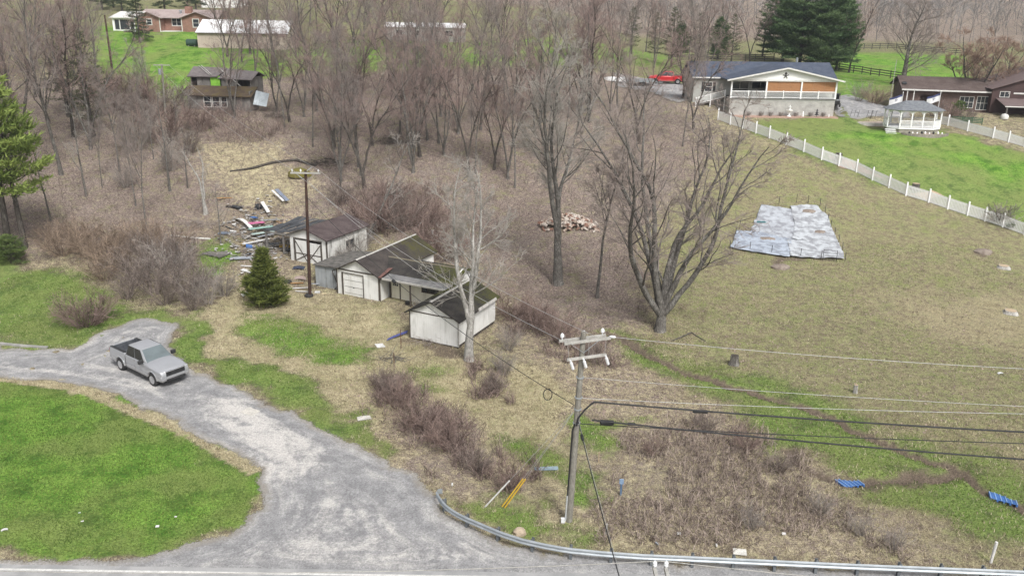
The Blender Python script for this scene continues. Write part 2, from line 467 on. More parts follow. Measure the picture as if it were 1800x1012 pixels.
def zone_masks(X, Y):
    jx = (fbm(X * .45, Y * .45, 21.0, 4) - .5) * 5.0; jy = (fbm(X * .45, Y * .45, 31.0, 4) - .5) * 5.0
    A, B = X + jx, Y + jy
    def m(P, soft): return _ss((poly_sd(A, B, P) + soft) / (2 * soft))
    green = np.full(X.shape, .28); straw = np.full(X.shape, .45); leaf = np.full(X.shape, .2); dirt = np.zeros(X.shape); vivid = np.zeros(X.shape)
    def put(mask, g=None, s=None, l=None, v=None, d=None):
        for arr, val in ((green, g), (straw, s), (leaf, l), (vivid, v), (dirt, d)):
            if val is not None: arr[:] = arr * (1 - mask) + val * mask
    put(_ss((Y - 128) / 20), .5, .3, .3)
    put(_ss((Y - 235) / 30), .05, .2, .9)
    put(m(Z_WOODS, 3.5), .19, .17, .97)
    put(m(Z_FIELD, 2.5), .42, .58, .25)
    put(m(Z_YARD, 1.5), .3, .85, .1)
    put(m(Z_WOODS2, 2.0), .12, .45, .72)
    put(m(Z_BRUSH, 1.0), .1, .35, .8)
    put(m(Z_CREEKG, 1.6), .74, .4, .03, .4)
    put(m(Z_TRASH, 2.0), .08, .4, .6, d=.35)
    for z in Z_STRAW: put(m(z, 2.8) * .75, .16, .8, .35)
    for z in Z_YARDG: put(m(z, 1.3), .82, .4, 0, .75)
    put(m(Z_STRIP, .9), .8, .22, 0, .45)
    put(m(Z_LAWN_B, 1.5), .82, .25, 0, .4)
    put(m(Z_LAWN_A, .4), .95, .15, 0, .85)
    put(m(Z_LAWN_E, 1.5), .85, .3, 0, .35)
    put(m(Z_LAWN_E2, 2.0), 1.0, .1, 0, .9)
    put(m(Z_LAWN_F, 3.0), 1.0, .05, 0, 1.0)
    put(m(Z_LAWN_G, 3.0), .98, .1, 0, .8)
    put(m(Z_LAWN_H, 3.0), .85, .2, 0, .6)
    for z in Z_STRAW[5:6]: put(_ss((poly_sd(X, Y, z) + .3) / .5), .1, 1.0, .15)
    for z in Z_DIRT: put(m(z, .7) * .8, d=.9)
    near = (X > -5) & (X < 60) & (Y > 25) & (Y < 80)
    for dd in DITCH:
        q = seg_dist(X[near], Y[near], dd)
        k = (1 - _ss((q - .12) / .4)) * np.clip(.35 + 1.3 * vnoise(X[near] * .8, Y[near] * .8, 5.5), 0, 1)
        dirt[near] = np.maximum(dirt[near], k * 1.1); green[near] *= 1 - k; straw[near] = np.maximum(straw[near] * (1 - k), .5 * k)
    return green, straw, leaf, dirt, vivid

def _axis(lo, hi, fine_lo, fine_hi, step, grow=1.12):
    a = list(np.arange(fine_lo, fine_hi + 1e-6, step))
    s = step; x = fine_hi
    while x < hi: s *= grow; x += s; a.append(x)
    s = step; x = fine_lo
    while x > lo: s *= grow; x -= s; a.insert(0, x)
    return np.array(a)
def make_ground():
    xs = _axis(-2500, 2500, -56, 60, .4, 1.1); ys = _axis(-600, 3000, 31, 126, .4, 1.06)
    XX, YY = np.meshgrid(xs, ys)
    X = XX.ravel(); Y = YY.ravel()
    Z = height(X, Y)
    nx, ny = len(xs), len(ys)
    i = np.arange(ny - 1)[:, None] * nx + np.arange(nx - 1)[None]
    i = i.ravel()
    me = fast_mesh("ground", np.stack([X, Y, Z], 1), [np.stack([i, i + 1, i + nx + 1, i + nx], 1)], smooth=True)
    g, s, l, d, v = zone_masks(X, Y)
    for nm, dat in (("zone_a", (g, s, l)), ("zone_b", (d, v, _ss((poly_sd(X, Y, Z_FIELD) + 2) / 4)))):
        at = me.color_attributes.new(nm, 'FLOAT_COLOR', 'POINT')
        c = np.ones((len(X), 4), np.float32); c[:, 0], c[:, 1], c[:, 2] = dat
        at.data.foreach_set("color", c.ravel())
    return me
def ground_mat():
    m, nt, b = _nt("ground_cover")
    L = nt.links
    def att(n):
        a = nt.nodes.new("ShaderNodeAttribute"); a.attribute_name = n
        s = nt.nodes.new("ShaderNodeSeparateColor"); L.new(a.outputs["Color"], s.inputs[0]); return s.outputs
    za, zb = att("zone_a"), att("zone_b")
    pos = _geo(nt)
    n1 = _noise(nt, .55, 6, .7, pos); n2 = _noise(nt, 1.7, 6, .72, pos); n3 = _noise(nt, 6.0, 5, .75, pos); n4 = _noise(nt, 22.0, 3, .8, pos); n5 = _noise(nt, .18, 4, .6, pos)
    def patch(w, n, amt, hard=.3):
        t = _math(nt, 'ADD', w, _math(nt, 'MULTIPLY', _math(nt, 'SUBTRACT', n, .5), amt))
        return _map(nt, t, .5 - hard, .5 + hard)
    mixn = _math(nt, 'ADD', _math(nt, 'MULTIPLY', n1, .45), _math(nt, 'MULTIPLY', n3, .55))
    mixm = _math(nt, 'ADD', _math(nt, 'MULTIPLY', n2, .5), _math(nt, 'MULTIPLY', n4, .5))
    mixg = _math(nt, 'ADD', _math(nt, 'MULTIPLY', n1, .35), _math(nt, 'ADD', _math(nt, 'MULTIPLY', n2, .3), _math(nt, 'MULTIPLY', n4, .35)))
    mixg2 = _math(nt, 'ADD', _math(nt, 'MULTIPLY', n1, .5), _math(nt, 'MULTIPLY', n3, .5))
    soil = _mix(nt, n3, (.10, .078, .058), (.19, .15, .115))
    leaf = _mix(nt, _map(nt, n3, .38, .62), (.11, .086, .075), (.295, .232, .20))
    leaf = _mix(nt, _map(nt, n1, .5, .68, 0, .55), leaf, (.22, .19, .125))
    leaf = _mix(nt, _map(nt, n5, .3, .48, .5, 0), leaf, (.24, .205, .18))
    leaf = _mix(nt, _map(nt, n2, .6, .72, 0, .6), leaf, (.15, .165, .06))
    leaf = _mix(nt, _map(nt, n4, .52, .7), leaf, (.43, .36, .315))
    straw = _mix(nt, _map(nt, n2, .35, .65), (.27, .235, .13), (.48, .415, .275))
    straw = _mix(nt, _map(nt, n4, .52, .7), straw, (.62, .55, .40))
    straw = _mix(nt, _math(nt, 'MULTIPLY', zb[2], .7), straw, _mix(nt, _map(nt, n1, .35, .65), (.25, .215, .125), (.33, .285, .185)))
    gr_dull = _mix(nt, _map(nt, n2, .38, .62), (.13, .165, .055), (.225, .24, .10))
    gr_viv = _mix(nt, _map(nt, mixg2, .42, .58), (.06, .175, .016), (.19, .33, .055))
    green = _mix(nt, zb[1], gr_dull, gr_viv)
    green = _mix(nt, _map(nt, n5, .42, .62, 0, .6), green, (.20, .225, .08))
    green = _mix(nt, _map(nt, n1, .36, .46, .55, 0), green, (.05, .115, .018))
    c = _mix(nt, patch(za[2], mixn, 3.2), soil, leaf)
    c = _mix(nt, patch(za[1], mixm, 3.6), c, straw)
    c = _mix(nt, patch(za[0], mixg, 3.4), c, green)
    c = _mix(nt, patch(zb[0], mixm, 1.6), c, soil)
    n6 = _noise(nt, 8.0, 3, .85, pos)
    k = _math(nt, 'MULTIPLY', _map(nt, n4, .32, .68, .7, 1.3, False), _map(nt, n6, .34, .66, .62, 1.38, False))
    c = _mix(nt, 1.0, c, k, 'MULTIPLY')
    L.new(c, b.inputs["Base Color"])
    b.inputs["Roughness"].default_value = .95
    b.inputs["Specular IOR Level"].default_value = .08
    _bump(nt, b, _math(nt, 'ADD', n3, _math(nt, 'MULTIPLY', n4, .6)), .8, .12)
    return m
WORN = [(wpoly(p), k) for p, k in (([(330, 690), (430, 700), (500, 740), (575, 790), (560, 830), (490, 852), (450, 810), (400, 760)], .75), ([(490, 880), (640, 870), (700, 930), (640, 985), (500, 985)], .45), ([(640, 985), (760, 960), (850, 965), (850, 985)], .6), ([(800, 955), (840, 962), (835, 978), (800, 970)], .8), ([(-20, 630), (150, 648), (330, 690), (320, 700), (150, 662), (-20, 645)], .55), ([(190, 585), (260, 570), (300, 575), (260, 600), (190, 605)], .4), ([(300, 960), (480, 930), (480, 985), (300, 985)], .35))]
def draped(name, px, m, lift, cut=.8, step=.35, jit=.12):
    """a sheet following the terrain inside a traced outline"""
    P = px if isinstance(px, np.ndarray) else wpoly(px)
    out = []
    rg = np.random.default_rng(11)
    for i in range(len(P)):
        a = P[i]; b = P[(i + 1) % len(P)]
        n = max(1, int(np.hypot(*(b - a)) / step))
        for k in range(n):
            q = a + (b - a) * k / n
            q = q + (np.array([vnoise(q[0] * 1.1, q[1] * 1.1, 4.0), vnoise(q[0] * 1.1, q[1] * 1.1, 8.0)]) - .5) * 2 * jit * 2.2 + rg.normal(0, jit * .35, 2)
            out.append(q)
    bm = bmesh.new()
    bm.faces.new([bm.verts.new((q[0], q[1], 0)) for q in out])
    bmesh.ops.triangulate(bm, faces=bm.faces[:])
    lo = P.min(0); hi = P.max(0)
    for ax in (0, 1):
        for t in np.arange(lo[ax] + cut / 2, hi[ax], cut):
            no = (1, 0, 0) if ax == 0 else (0, 1, 0)
            co = (t, 0, 0) if ax == 0 else (0, t, 0)
            bmesh.ops.bisect_plane(bm, geom=bm.verts[:] + bm.edges[:] + bm.faces[:], plane_co=co, plane_no=no, dist=1e-5)
    V = np.array([v.co[:] for v in bm.verts])
    z = height(V[:, 0], V[:, 1])
    for v, zz in zip(bm.verts, z): v.co.z = zz + lift
    bmesh.ops.recalc_face_normals(bm, faces=bm.faces)
    me = bpy.data.meshes.new(name); bm.to_mesh(me); bm.free()
    if len(me.polygons) and me.polygons[0].normal.z < 0: me.flip_normals()
    sd = poly_sd(V[:, 0], V[:, 1], np.array(out))
    at = me.attributes.new("edge", 'FLOAT', 'POINT'); at.data.foreach_set("value", sd.astype(np.float32))
    if name == "driveway":
        wv = np.zeros(len(V))
        for q, k in WORN: wv = np.maximum(wv, k * _ss((poly_sd(V[:, 0], V[:, 1], q) + .8) / 1.6))
        at = me.attributes.new("worn", 'FLOAT', 'POINT'); at.data.foreach_set("value", wv.astype(np.float32))
    me.polygons.foreach_set("use_smooth", np.ones(len(me.polygons), bool))
    return add(name, me, m)
def gravel_mat():
    m, nt, b = _nt("gravel")
    L = nt.links
    pos = _geo(nt)
    a = nt.nodes.new("ShaderNodeAttribute"); a.attribute_name = "edge"
    wr = nt.nodes.new("ShaderNodeAttribute"); wr.attribute_name = "worn"
    n1 = _noise(nt, .22, 5, .65, pos); n2 = _noise(nt, 1.1, 6, .75, pos); n3 = _noise(nt, 9.0, 4, .8, pos)
    vo = nt.nodes.new("ShaderNodeTexVoronoi"); vo.inputs["Scale"].default_value = 17.0; L.new(pos, vo.inputs["Vector"])
    # wheel tracks follow the edges of the drive
    spx = nt.nodes.new("ShaderNodeSeparateXYZ"); L.new(pos, spx.inputs[0])
    cb = nt.nodes.new("ShaderNodeCombineXYZ")
    L.new(_math(nt, 'MULTIPLY', a.outputs["Fac"], 1.5), cb.inputs[0]); L.new(_math(nt, 'MULTIPLY', spx.outputs[0], .16), cb.inputs[1]); L.new(_math(nt, 'MULTIPLY', spx.outputs[1], .16), cb.inputs[2])
    tr = _noise(nt, 1.0, 5, .6, cb.outputs[0])
    c = _mix(nt, _map(nt, n2, .38, .62), (.215, .212, .213), (.31, .305, .303))
    c = _mix(nt, _map(nt, tr, .36, .5, .38, 0), c, (.17, .17, .175))
    c = _mix(nt, _map(nt, tr, .5, .66, 0, .5), c, (.42, .405, .385))
    wn_ = _math(nt, 'ADD', wr.outputs["Fac"], _math(nt, 'ADD', _math(nt, 'MULTIPLY', _math(nt, 'SUBTRACT', n2, .5), 2.0), _math(nt, 'MULTIPLY', _math(nt, 'SUBTRACT', tr, .5), 2.0)))
    c = _mix(nt, _map(nt, wn_, .2, 1.0, 0, .85), c, (.52, .495, .465))
    c = _mix(nt, 1.0, c, _map(nt, vo.outputs["Color"], 0, 1, .72, 1.25, False), 'MULTIPLY')
    c = _mix(nt, 1.0, c, _map(nt, n3, .25, .75, .78, 1.22, False), 'MULTIPLY')
    # dry grass and dirt creeping in from the margin
    e = _math(nt, 'ADD', a.outputs["Fac"], _math(nt, 'MULTIPLY', _math(nt, 'SUBTRACT', n2, .5), 1.6))
    c = _mix(nt, _map(nt, e, .0, .7, .55, 0), c, (.27, .235, .18))
    L.new(c, b.inputs["Base Color"])
    b.inputs["Roughness"].default_value = .93
    _bump(nt, b, _math(nt, 'ADD', vo.outputs["Distance"], n3), .7, .04)
    e2 = _math(nt, 'ADD', a.outputs["Fac"], _math(nt, 'MULTIPLY', _math(nt, 'SUBTRACT', n3, .55), 1.1))
    tp = nt.nodes.new("ShaderNodeBsdfTransparent")
    mx = nt.nodes.new("ShaderNodeMixShader")
    L.new(_map(nt, e2, -.06, .12), mx.inputs[0]); L.new(tp.outputs[0], mx.inputs[1]); L.new(b.outputs[0], mx.inputs[2])
    L.new(mx.outputs[0], nt.nodes["Material Output"].inputs[0])
    return m
ground = tag(add("ground", make_ground(), ground_mat()), kind="structure")
M_gravel = gravel_mat()
tag(draped("driveway", DRIVE_PX, M_gravel, .03, jit=.22), kind="structure")
M_asph = mat("asphalt", (.34, .335, .33), (.26, .26, .258), scale=.8, fine=40, amt=.22, bump=.3, world=True)
ry0, ry1 = 25.6, 33.15
mb = MB()
for x in range(-160, 160, 4):
    mb.quad((x, ry0, .055), (x + 4, ry0, .055), (x + 4, ry1, .055), (x, ry1, .055))
tag(mb.build("road", M_asph), kind="structure")
M_line = mat("road_paint", (.62, .61, .58), (.48, .47, .45), scale=2.5, rough=.7, world=True)
for nm, y0, y1 in (("edge_line", 32.72, 32.86), ("edge_line", 25.95, 26.1)):
    mb = MB(); mb.quad((-160, y0, .0595), (160, y0, .0595), (160, y1, .0595), (-160, y1, .0595)); tag(mb.build(nm, M_line), kind="structure")
M_yline = mat("road_paint_yellow", (.62, .42, .06), (.48, .33, .06), scale=2.5, rough=.7, world=True)
mb = MB()
for y0 in (29.28, 29.52): mb.quad((-160, y0, .0595), (160, y0, .0595), (160, y0 + .12, .0595), (-160, y0 + .12, .0595))
tag(mb.build("centre_line", M_yline), kind="structure")
# second driveways of the neighbours
tag(draped("gravel_lane", [(1462, 196), (1475, 168), (1500, 168), (1560, 183), (1600, 195), (1600, 208), (1540, 205), (1480, 207)], M_gravel, .06, 1.2), kind="structure")
tag(draped("parking_area", [(1075, 128), (1120, 138), (1215, 150), (1225, 185), (1190, 190), (1150, 165), (1080, 150)], M_gravel, .08, 1.2), kind="structure")
# ------------------------------------------------------------------ bare trees
def _tubes(paths, radii, sides, voff):
    """batch of equally long branches -> verts, quads"""
    P = np.array(paths); Rr = np.array(radii)
    N, n, _ = P.shape
    d = P[:, -1] - P[:, 0]; d /= np.linalg.norm(d, axis=1, keepdims=True) + 1e-9
    ref = np.where(np.abs(d[:, 2:3]) < .9, np.array([[0, 0, 1.0]]), np.array([[1.0, 0, 0]]))
    a = np.cross(d, ref); a /= np.linalg.norm(a, axis=1, keepdims=True)
    b = np.cross(d, a)
    th = np.arange(sides) * 2 * np.pi / sides
    ring = np.cos(th)[None, :, None] * a[:, None] + np.sin(th)[None, :, None] * b[:, None]
    V = P[:, :, None, :] + ring[:, None] * Rr[:, :, None, None]
    base = voff + np.arange(N)[:, None, None] * n * sides + np.arange(n - 1)[None, :, None] * sides
    k = np.arange(sides)[None, None]; k2 = (np.arange(sides) + 1)[None, None] % sides
    F = np.stack([base + k, base + k2, base + sides + k2, base + sides + k], -1).reshape(-1, 4)
    return V.reshape(-1, 3), F
def _perp(d, rg):
    v = rg.normal(size=3); v -= d * v.dot(d)
    return v / (np.linalg.norm(v) + 1e-9)
def _grow(rg, p, d, L, r0, r1, n, wob, up):
    path = [p]; seg = L / n
    for i in range(n):
        d = d + rg.normal(0, wob, 3); d[2] += up
        d = d / np.linalg.norm(d)
        p = p + d * seg
        path.append(p)
    t = np.linspace(0, 1, n + 1)
    return np.array(path), r0 + (r1 - r0) * t ** .8
def bare_tree(seed, h=18.0, r=.22, stems=1, spread=.12, first=.35, ang=38, ratio=.42, n1=13, n2=7, n3=6, n4=5, stem_len=1.0, base_h_=0.0, up=.06, lean=(0, 0), tw=.0075, gnarl=.09, flare=1.35, stemdirs=None):
    """returns (trunk arrays, twig arrays). stems leave a short bole of height base_h_"""
    rg = np.random.default_rng(seed)
    trunk, limb, br, tw3, tw4 = [], [], [], [], []
    roots = []
    p0 = np.zeros(3)
    if base_h_ > 0:
        path, rr = _grow(rg, p0 - np.array([0, 0, .3]), np.array([lean[0], lean[1], 1.0]), base_h_ + .3, r * flare, r * .62, 10, .03, .02)
        rr[0] = r * flare * 1.25; rr[1] = r * flare
        trunk.append((path, rr)); p0 = path[-3] if stems > 1 else path[-1]
    for s in range(stems):
        if stemdirs is not None:
            d = np.array(stemdirs[s], float)
        elif stems == 1:
            d = np.array([lean[0], lean[1], 1.0])
        else:
            a = 2 * np.pi * (s + rg.uniform(-.3, .3)) / stems
            d = np.array([math.cos(a) * spread + lean[0], math.sin(a) * spread + lean[1], 1.0])
        d /= np.linalg.norm(d)
        f = rg.uniform(.82, 1.05) if s else 1.0
        L = (h - base_h_) * stem_len * f
        rs = r * (.95 if stems == 1 else rg.uniform(.52, .7))
        st = p0 - (np.array([0, 0, .3]) if base_h_ == 0 else 0)
        path, rr = _grow(rg, st, d, L, rs, .025, 16, .03 + gnarl * (.42 if stems > 1 else .15), up * .4)
        if base_h_ == 0: rr[0] *= flare; 
        trunk.append((path, rr)); roots.append((path, rr, L))
    def at(path, rr, t):
        x = t * (len(path) - 1); i = min(int(x), len(path) - 2); q = x - i
        dd = path[i + 1] - path[i]
        return path[i] * (1 - q) + path[i + 1] * q, dd / np.linalg.norm(dd), rr[i] * (1 - q) + rr[i + 1] * q
    for path, rr, L in roots:
        m = max(4, int(n1 / max(1, stems * .62)))
        for i in range(m):
            t = first + (1 - first) * ((i + rg.uniform(0, .9)) / m) ** .9
            t = min(t, .985)
            p, d, rad = at(path, rr, t)
            v = _perp(d, rg); a = R(ang * rg.uniform(.65, 1.25))
            nd = d * math.cos(a) + v * math.sin(a)
            l1 = L * ratio * (1.12 - t * .72) * rg.uniform(.6, 1.15)
            r1 = min(rad * .62, .016 + l1 * .0096)
            bp, brr = _grow(rg, p, nd, l1, r1, .012, 7, gnarl, up)
            limb.append((bp, brr))
            for j in range(max(3, int(n2 * (.5 + l1 / (L * ratio))))):
                t2 = rg.uniform(.18, .98)
                p2, d2, rad2 = at(bp, brr, t2)
                v2 = _perp(d2, rg); a2 = R(rg.uniform(22, 55))
                l2 = l1 * .52 * (1.15 - t2 * .7) * rg.uniform(.6, 1.2)
                q, qr = _grow(rg, p2, d2 * math.cos(a2) + v2 * math.sin(a2), l2, min(rad2 * .75, .012 + l2 * .007), tw * 1.15, 4, gnarl * 1.3, up * .7)
                br.append((q, qr))
                for k in range(n3):
                    t3 = rg.uniform(.15, 1)
                    p3, d3, rad3 = at(q, qr, t3)
                    v3 = _perp(d3, rg); a3 = R(rg.uniform(20, 55))
                    l3 = max(.4, l2 * .6 * (1.1 - t3 * .6) * rg.uniform(.6, 1.2))
                    w, wr = _grow(rg, p3, d3 * math.cos(a3) + v3 * math.sin(a3), l3, min(rad3 * .8, tw * 1.5), tw * .85, 3, gnarl * 1.5, up * .6)
                    tw3.append((w, wr))
                    for _ in range(n4):
                        t4 = rg.uniform(.1, 1)
                        p4, d4, rad4 = at(w, wr, t4)
                        v4 = _perp(d4, rg); a4 = R(rg.uniform(20, 50))
                        w4, w4r = _grow(rg, p4, d4 * math.cos(a4) + v4 * math.sin(a4), max(.25, l3 * .6 * rg.uniform(.5, 1.2)), tw * .9, tw * .6, 2, .12, up)
                        tw4.append((w4, w4r))
    def pack(groups):
        V, F, o = [], [], 0
        bysz = {}
        for lst, sides in groups:
            for pth, rd in lst: bysz.setdefault((len(pth), sides), []).append((pth, rd))
        for (n, sides), lst in bysz.items():
            v, f = _tubes([q[0] for q in lst], [q[1] for q in lst], sides, o)
            V.append(v); F.append(f); o += len(v)
        return np.concatenate(V), np.concatenate(F)
    return pack([(trunk, 9), (limb, 6)]), pack([(br, 4), (tw3, 3), (tw4, 3)])
def bark_mat(name, c1, c2, c3):
    m, nt, b = _nt(name)
    v = _coord(nt, "Object", (1, 1, .25))
    n1 = _noise(nt, 2.2, 4, .6, v); n2 = _noise(nt, 16.0, 4, .75, v)
    v2 = _coord(nt, "Object")
    n3 = _noise(nt, 1.1, 4, .7, v2)
    c = _mix(nt, _map(nt, n2, .35, .65), c1, c2)
    c = _mix(nt, _map(nt, _math(nt, 'ADD', _math(nt, 'MULTIPLY', n3, .6), _math(nt, 'MULTIPLY', n2, .4)), .5, .62, 0, .75), c, c3)
    oi = nt.nodes.new("ShaderNodeObjectInfo")
    c = _mix(nt, 1.0, c, _map(nt, oi.outputs["Random"], 0, 1, .8, 1.2, False), 'MULTIPLY')
    nt.links.new(c, b.inputs["Base Color"])
    b.inputs["Roughness"].default_value = .95; b.inputs["Specular IOR Level"].default_value = .1
    _bump(nt, b, n2, .8, .05)
    return m
def twig_mat(name, c1, c2):
    m, nt, b = _nt(name)
    oi = nt.nodes.new("ShaderNodeObjectInfo")
    n = _noise(nt, .6, 3, .6, _coord(nt, "Object"))
    c = _mix(nt, _math(nt, 'ADD', _math(nt, 'MULTIPLY', oi.outputs["Random"], .7), _math(nt, 'MULTIPLY', n, .3)), c1, c2)
    nt.links.new(c, b.inputs["Base Color"])
    b.inputs["Roughness"].default_value = .9; b.inputs["Specular IOR Level"].default_value = .1
    return m
M_bark = bark_mat("bark_grey_brown", (.07, .063, .056), (.17, .158, .142), (.28, .268, .243))
M_bark_pale = bark_mat("bark_pale", (.19, .18, .165), (.38, .365, .335), (.50, .485, .45))
M_bark_dark = bark_mat("bark_dark", (.045, .039, .034), (.105, .092, .08), (.18, .17, .15))
M_twig = twig_mat("twigs_grey", (.225, .195, .178), (.30, .25, .225))
M_twig_pink = twig_mat("twigs_reddish", (.25, .19, .172), (.32, .238, .212))
M_twig_bud = twig_mat("twigs_budding", (.31, .225, .18), (.37, .26, .20))
M_twig_pale = twig_mat("twigs_pale", (.31, .29, .26), (.38, .35, .315))
PROTO = {}
def proto(key, bark, twig, **kw):
    (tv, tf), (cv, cf) = bare_tree(**kw)
    t = fast_mesh("trunk_" + key, tv, [tf], smooth=True); t.materials.append(bark)
    c = fast_mesh("crown_" + key, cv, [cf]); c.materials.append(twig)
    PROTO[key] = (t, c, kw.get('h', 18.0))
proto('tall_a', M_bark, M_twig, seed=1, h=18, r=.21, first=.24, n1=22, ratio=.42, ang=34, n2=6, n3=6, n4=4, tw=.0085, up=.045, gnarl=.12)
proto('tall_b', M_bark_dark, M_twig_pink, seed=2, h=18, r=.25, stems=2, spread=.2, base_h_=2.5, first=.2, n1=24, ratio=.4, ang=34, n2=5, n3=6, n4=4, tw=.0085, up=.045, gnarl=.12, flare=1.2)
proto('tall_c', M_bark, M_twig_pink, seed=3, h=18, r=.25, stems=3, spread=.24, base_h_=1.0, first=.2, n1=28, ratio=.36, ang=34, n2=5, n3=5, n4=4, tw=.0085, up=.045, gnarl=.12, flare=1.3)
proto('slim', M_bark, M_twig, seed=4, h=17, r=.15, first=.28, n1=16, ratio=.34, ang=36, tw=.0085)
proto('fork_big', M_bark, M_twig_pale, seed=5, h=22, r=.42, stems=3, base_h_=3.8, first=.2, n1=30, n2=7, n3=5, n4=4, ratio=.34, ang=36, tw=.011, flare=1.25, stemdirs=[(-.05, .02, 1), (.16, .05, 1), (.05, .2, 1)])
proto('vase', M_bark, M_twig, seed=6, h=15.5, r=.34, stems=8, base_h_=1.3, first=.16, n1=46, n2=5, n3=5, n4=4, ratio=.38, ang=34, flare=1.2, up=.06, gnarl=.115, tw=.0105,
      stemdirs=[(-.26, .1, 1), (-.11, -.12, 1), (.04, .2, 1), (.15, -.05, 1), (.3, .12, 1), (.5, -.1, 1), (-.02, .35, 1), (-.5, -.1, .8)])
proto('twin_pale', M_bark_pale, M_twig_pale, seed=19, h=13.5, r=.32, stems=3, base_h_=3.0, first=.14, n1=26, n2=5, n3=4, n4=3, ratio=.36, ang=46, gnarl=.12, up=.045, tw=.0105, flare=1.15, lean=(.03, 0), stemdirs=[(-.07, .05, 1), (.24, .0, 1), (.05, .14, 1)])
proto('oak', M_bark, M_twig, seed=8, h=14, r=.55, stems=1, first=.14, n1=40, n2=6, n3=5, n4=4, ratio=.62, ang=60, up=.05, gnarl=.13, flare=1.6, tw=.013)
proto('bushy', M_bark, M_twig_bud, seed=9, h=9, r=.26, stems=7, spread=.6, first=.2, n1=34, n2=7, n3=6, n4=4, ratio=.5, ang=40, tw=.015)
proto('sapling', M_bark, M_twig_pale, seed=10, h=8, r=.07, stems=5, spread=.22, first=.2, n1=16, n2=5, n3=5, n4=3, ratio=.3, ang=25, tw=.007)
proto('dead', M_bark_pale, M_twig_pale, seed=11, h=9, r=.3, stems=2, spread=.3, base_h_=2.0, first=.3, n1=8, n2=4, n3=3, n4=1, ratio=.4, ang=48, gnarl=.2)
proto('snag', M_bark, M_twig_pale, seed=12, h=10, r=.16, first=.25, n1=10, n2=4, n3=3, n4=2, ratio=.32, ang=60, gnarl=.14)
def tree(key, p, hgt, rz, label, group=None, name="bare_tree", cat="tree", sxy=1.0, tilt=(0, 0)):
    t, c, h0 = PROTO[key]
    s = hgt / h0
    o = empty(name, (p[0], p[1], H(p[0], p[1])), rz, label, cat, group)
    o.rotation_euler = (tilt[0], tilt[1], rz)
    o.scale = (s * sxy, s * sxy, s)
    add("trunk", t, None, o); add("crown", c, None, o)
    return o
def ztop(p, py):
    """height above ground that reaches picture row py at the distance of p"""
    return max(3.0, (atY(float(900), py, p[1]).z) - p[2])
# ------------------------------------------------------------------ evergreens
def conifer(seed, h, rad, kind, nb, dens=1.0, c_lo=(.03, .06, .025), c_hi=(.08, .13, .05), bare=.0, nl=.3):
    rg = np.random.default_rng(seed)
    tr, trr = _grow(rg, np.array([0, 0, -.3]), np.array([0, 0, 1.0]), h + .3, .018 * h + .04, .02, 12, .012, .02)
    wood = [(tr, trr)]
    limbs, V, F, C, o = [], [], [], [], 0
    pts, dirs, lens, tint = [], [], [], []
    for i in range(nb):
        t = bare + (1 - bare) * ((i + rg.uniform(0, 1)) / nb)
        z = t * h
        u = (t - bare) / (1 - bare)
        if kind == 'pine':
            prof = math.sin(math.pi * min(1, .22 + u * .78)) ** .8 * (1 - .35 * u) + .08
            slope = .28 - .1 * (1 - u)
        elif kind == 'cedar':
            prof = (1 - u) ** 1.0 * min(1, .75 + 3 * u) + .03
            slope = .4
        else:
            prof = (1 - u) ** .9 + .03
            slope = -.18 + .35 * u
        l = rad * prof * rg.uniform(.65, 1.15)
        a = i * 2.399 + rg.uniform(-.4, .4)
        d = np.array([math.cos(a), math.sin(a), slope + rg.normal(0, .12)]); d /= np.linalg.norm(d)
        q, qr = _grow(rg, np.array([0, 0, z]), d, l, .012 + l * .012, .006, 5, .07, .04 if kind != 'spruce' else .02)
        limbs.append((q, qr))
        shade = rg.uniform(0, 1)
        n = max(4, int(l * 9 * dens))
        for k in range(n):
            s = rg.uniform(.2 if kind != 'cedar' else .05, 1.0) ** .75
            x = s * 5; ii = min(int(x), 4); f = x - ii
            p = q[ii] * (1 - f) + q[ii + 1] * f
            wid = l * .26 * (1.15 - s) + .1
            m = 9
            dd = q[ii + 1] - q[ii]; dd = dd / np.linalg.norm(dd)
            side = np.cross(dd, [0, 0, 1.0]); side /= np.linalg.norm(side) + 1e-9
            off = rg.normal(0, 1, (m, 1)) * side * wid + rg.normal(0, .06, (m, 3)) + rg.normal(0, .5, (m, 1)) * dd * .2
            nd = dd * .6 + rg.normal(0, .55, (m, 3)) + np.array([0, 0, .35 if kind != 'spruce' else -.1]) + side * np.sign(off @ side)[:, None] * .5
            nd /= np.linalg.norm(nd, axis=1, keepdims=True)
            pts.append(p + off); dirs.append(nd); lens.append(nl * rg.uniform(.6, 1.2, m))
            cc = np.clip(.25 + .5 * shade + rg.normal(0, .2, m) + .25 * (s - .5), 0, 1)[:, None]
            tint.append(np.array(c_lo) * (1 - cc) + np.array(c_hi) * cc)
    P = np.concatenate(pts); D = np.concatenate(dirs); Ln = np.concatenate(lens); Tn = np.concatenate(tint)
    w = np.cross(D, rg.normal(size=D.shape)); w /= np.linalg.norm(w, axis=1, keepdims=True) + 1e-9
    w *= (Ln * .13)[:, None]
    A = P - w; B = P + w; E = P + D * Ln[:, None]
    nv = np.stack([A, B, E], 1).reshape(-1, 3)
    nf = np.arange(len(nv)).reshape(-1, 3)
    nt_ = np.repeat(Tn, 3, 0)
    v1, f1 = _tubes([tr], [trr], 8, 0)
    v2, f2 = _tubes([q[0] for q in limbs], [q[1] for q in limbs], 4, len(v1))
    return (np.concatenate([v1, v2]), np.concatenate([f1, f2])), (nv, nf, nt_)
M_needle = attr_mat("needles", .75, trans=.12)
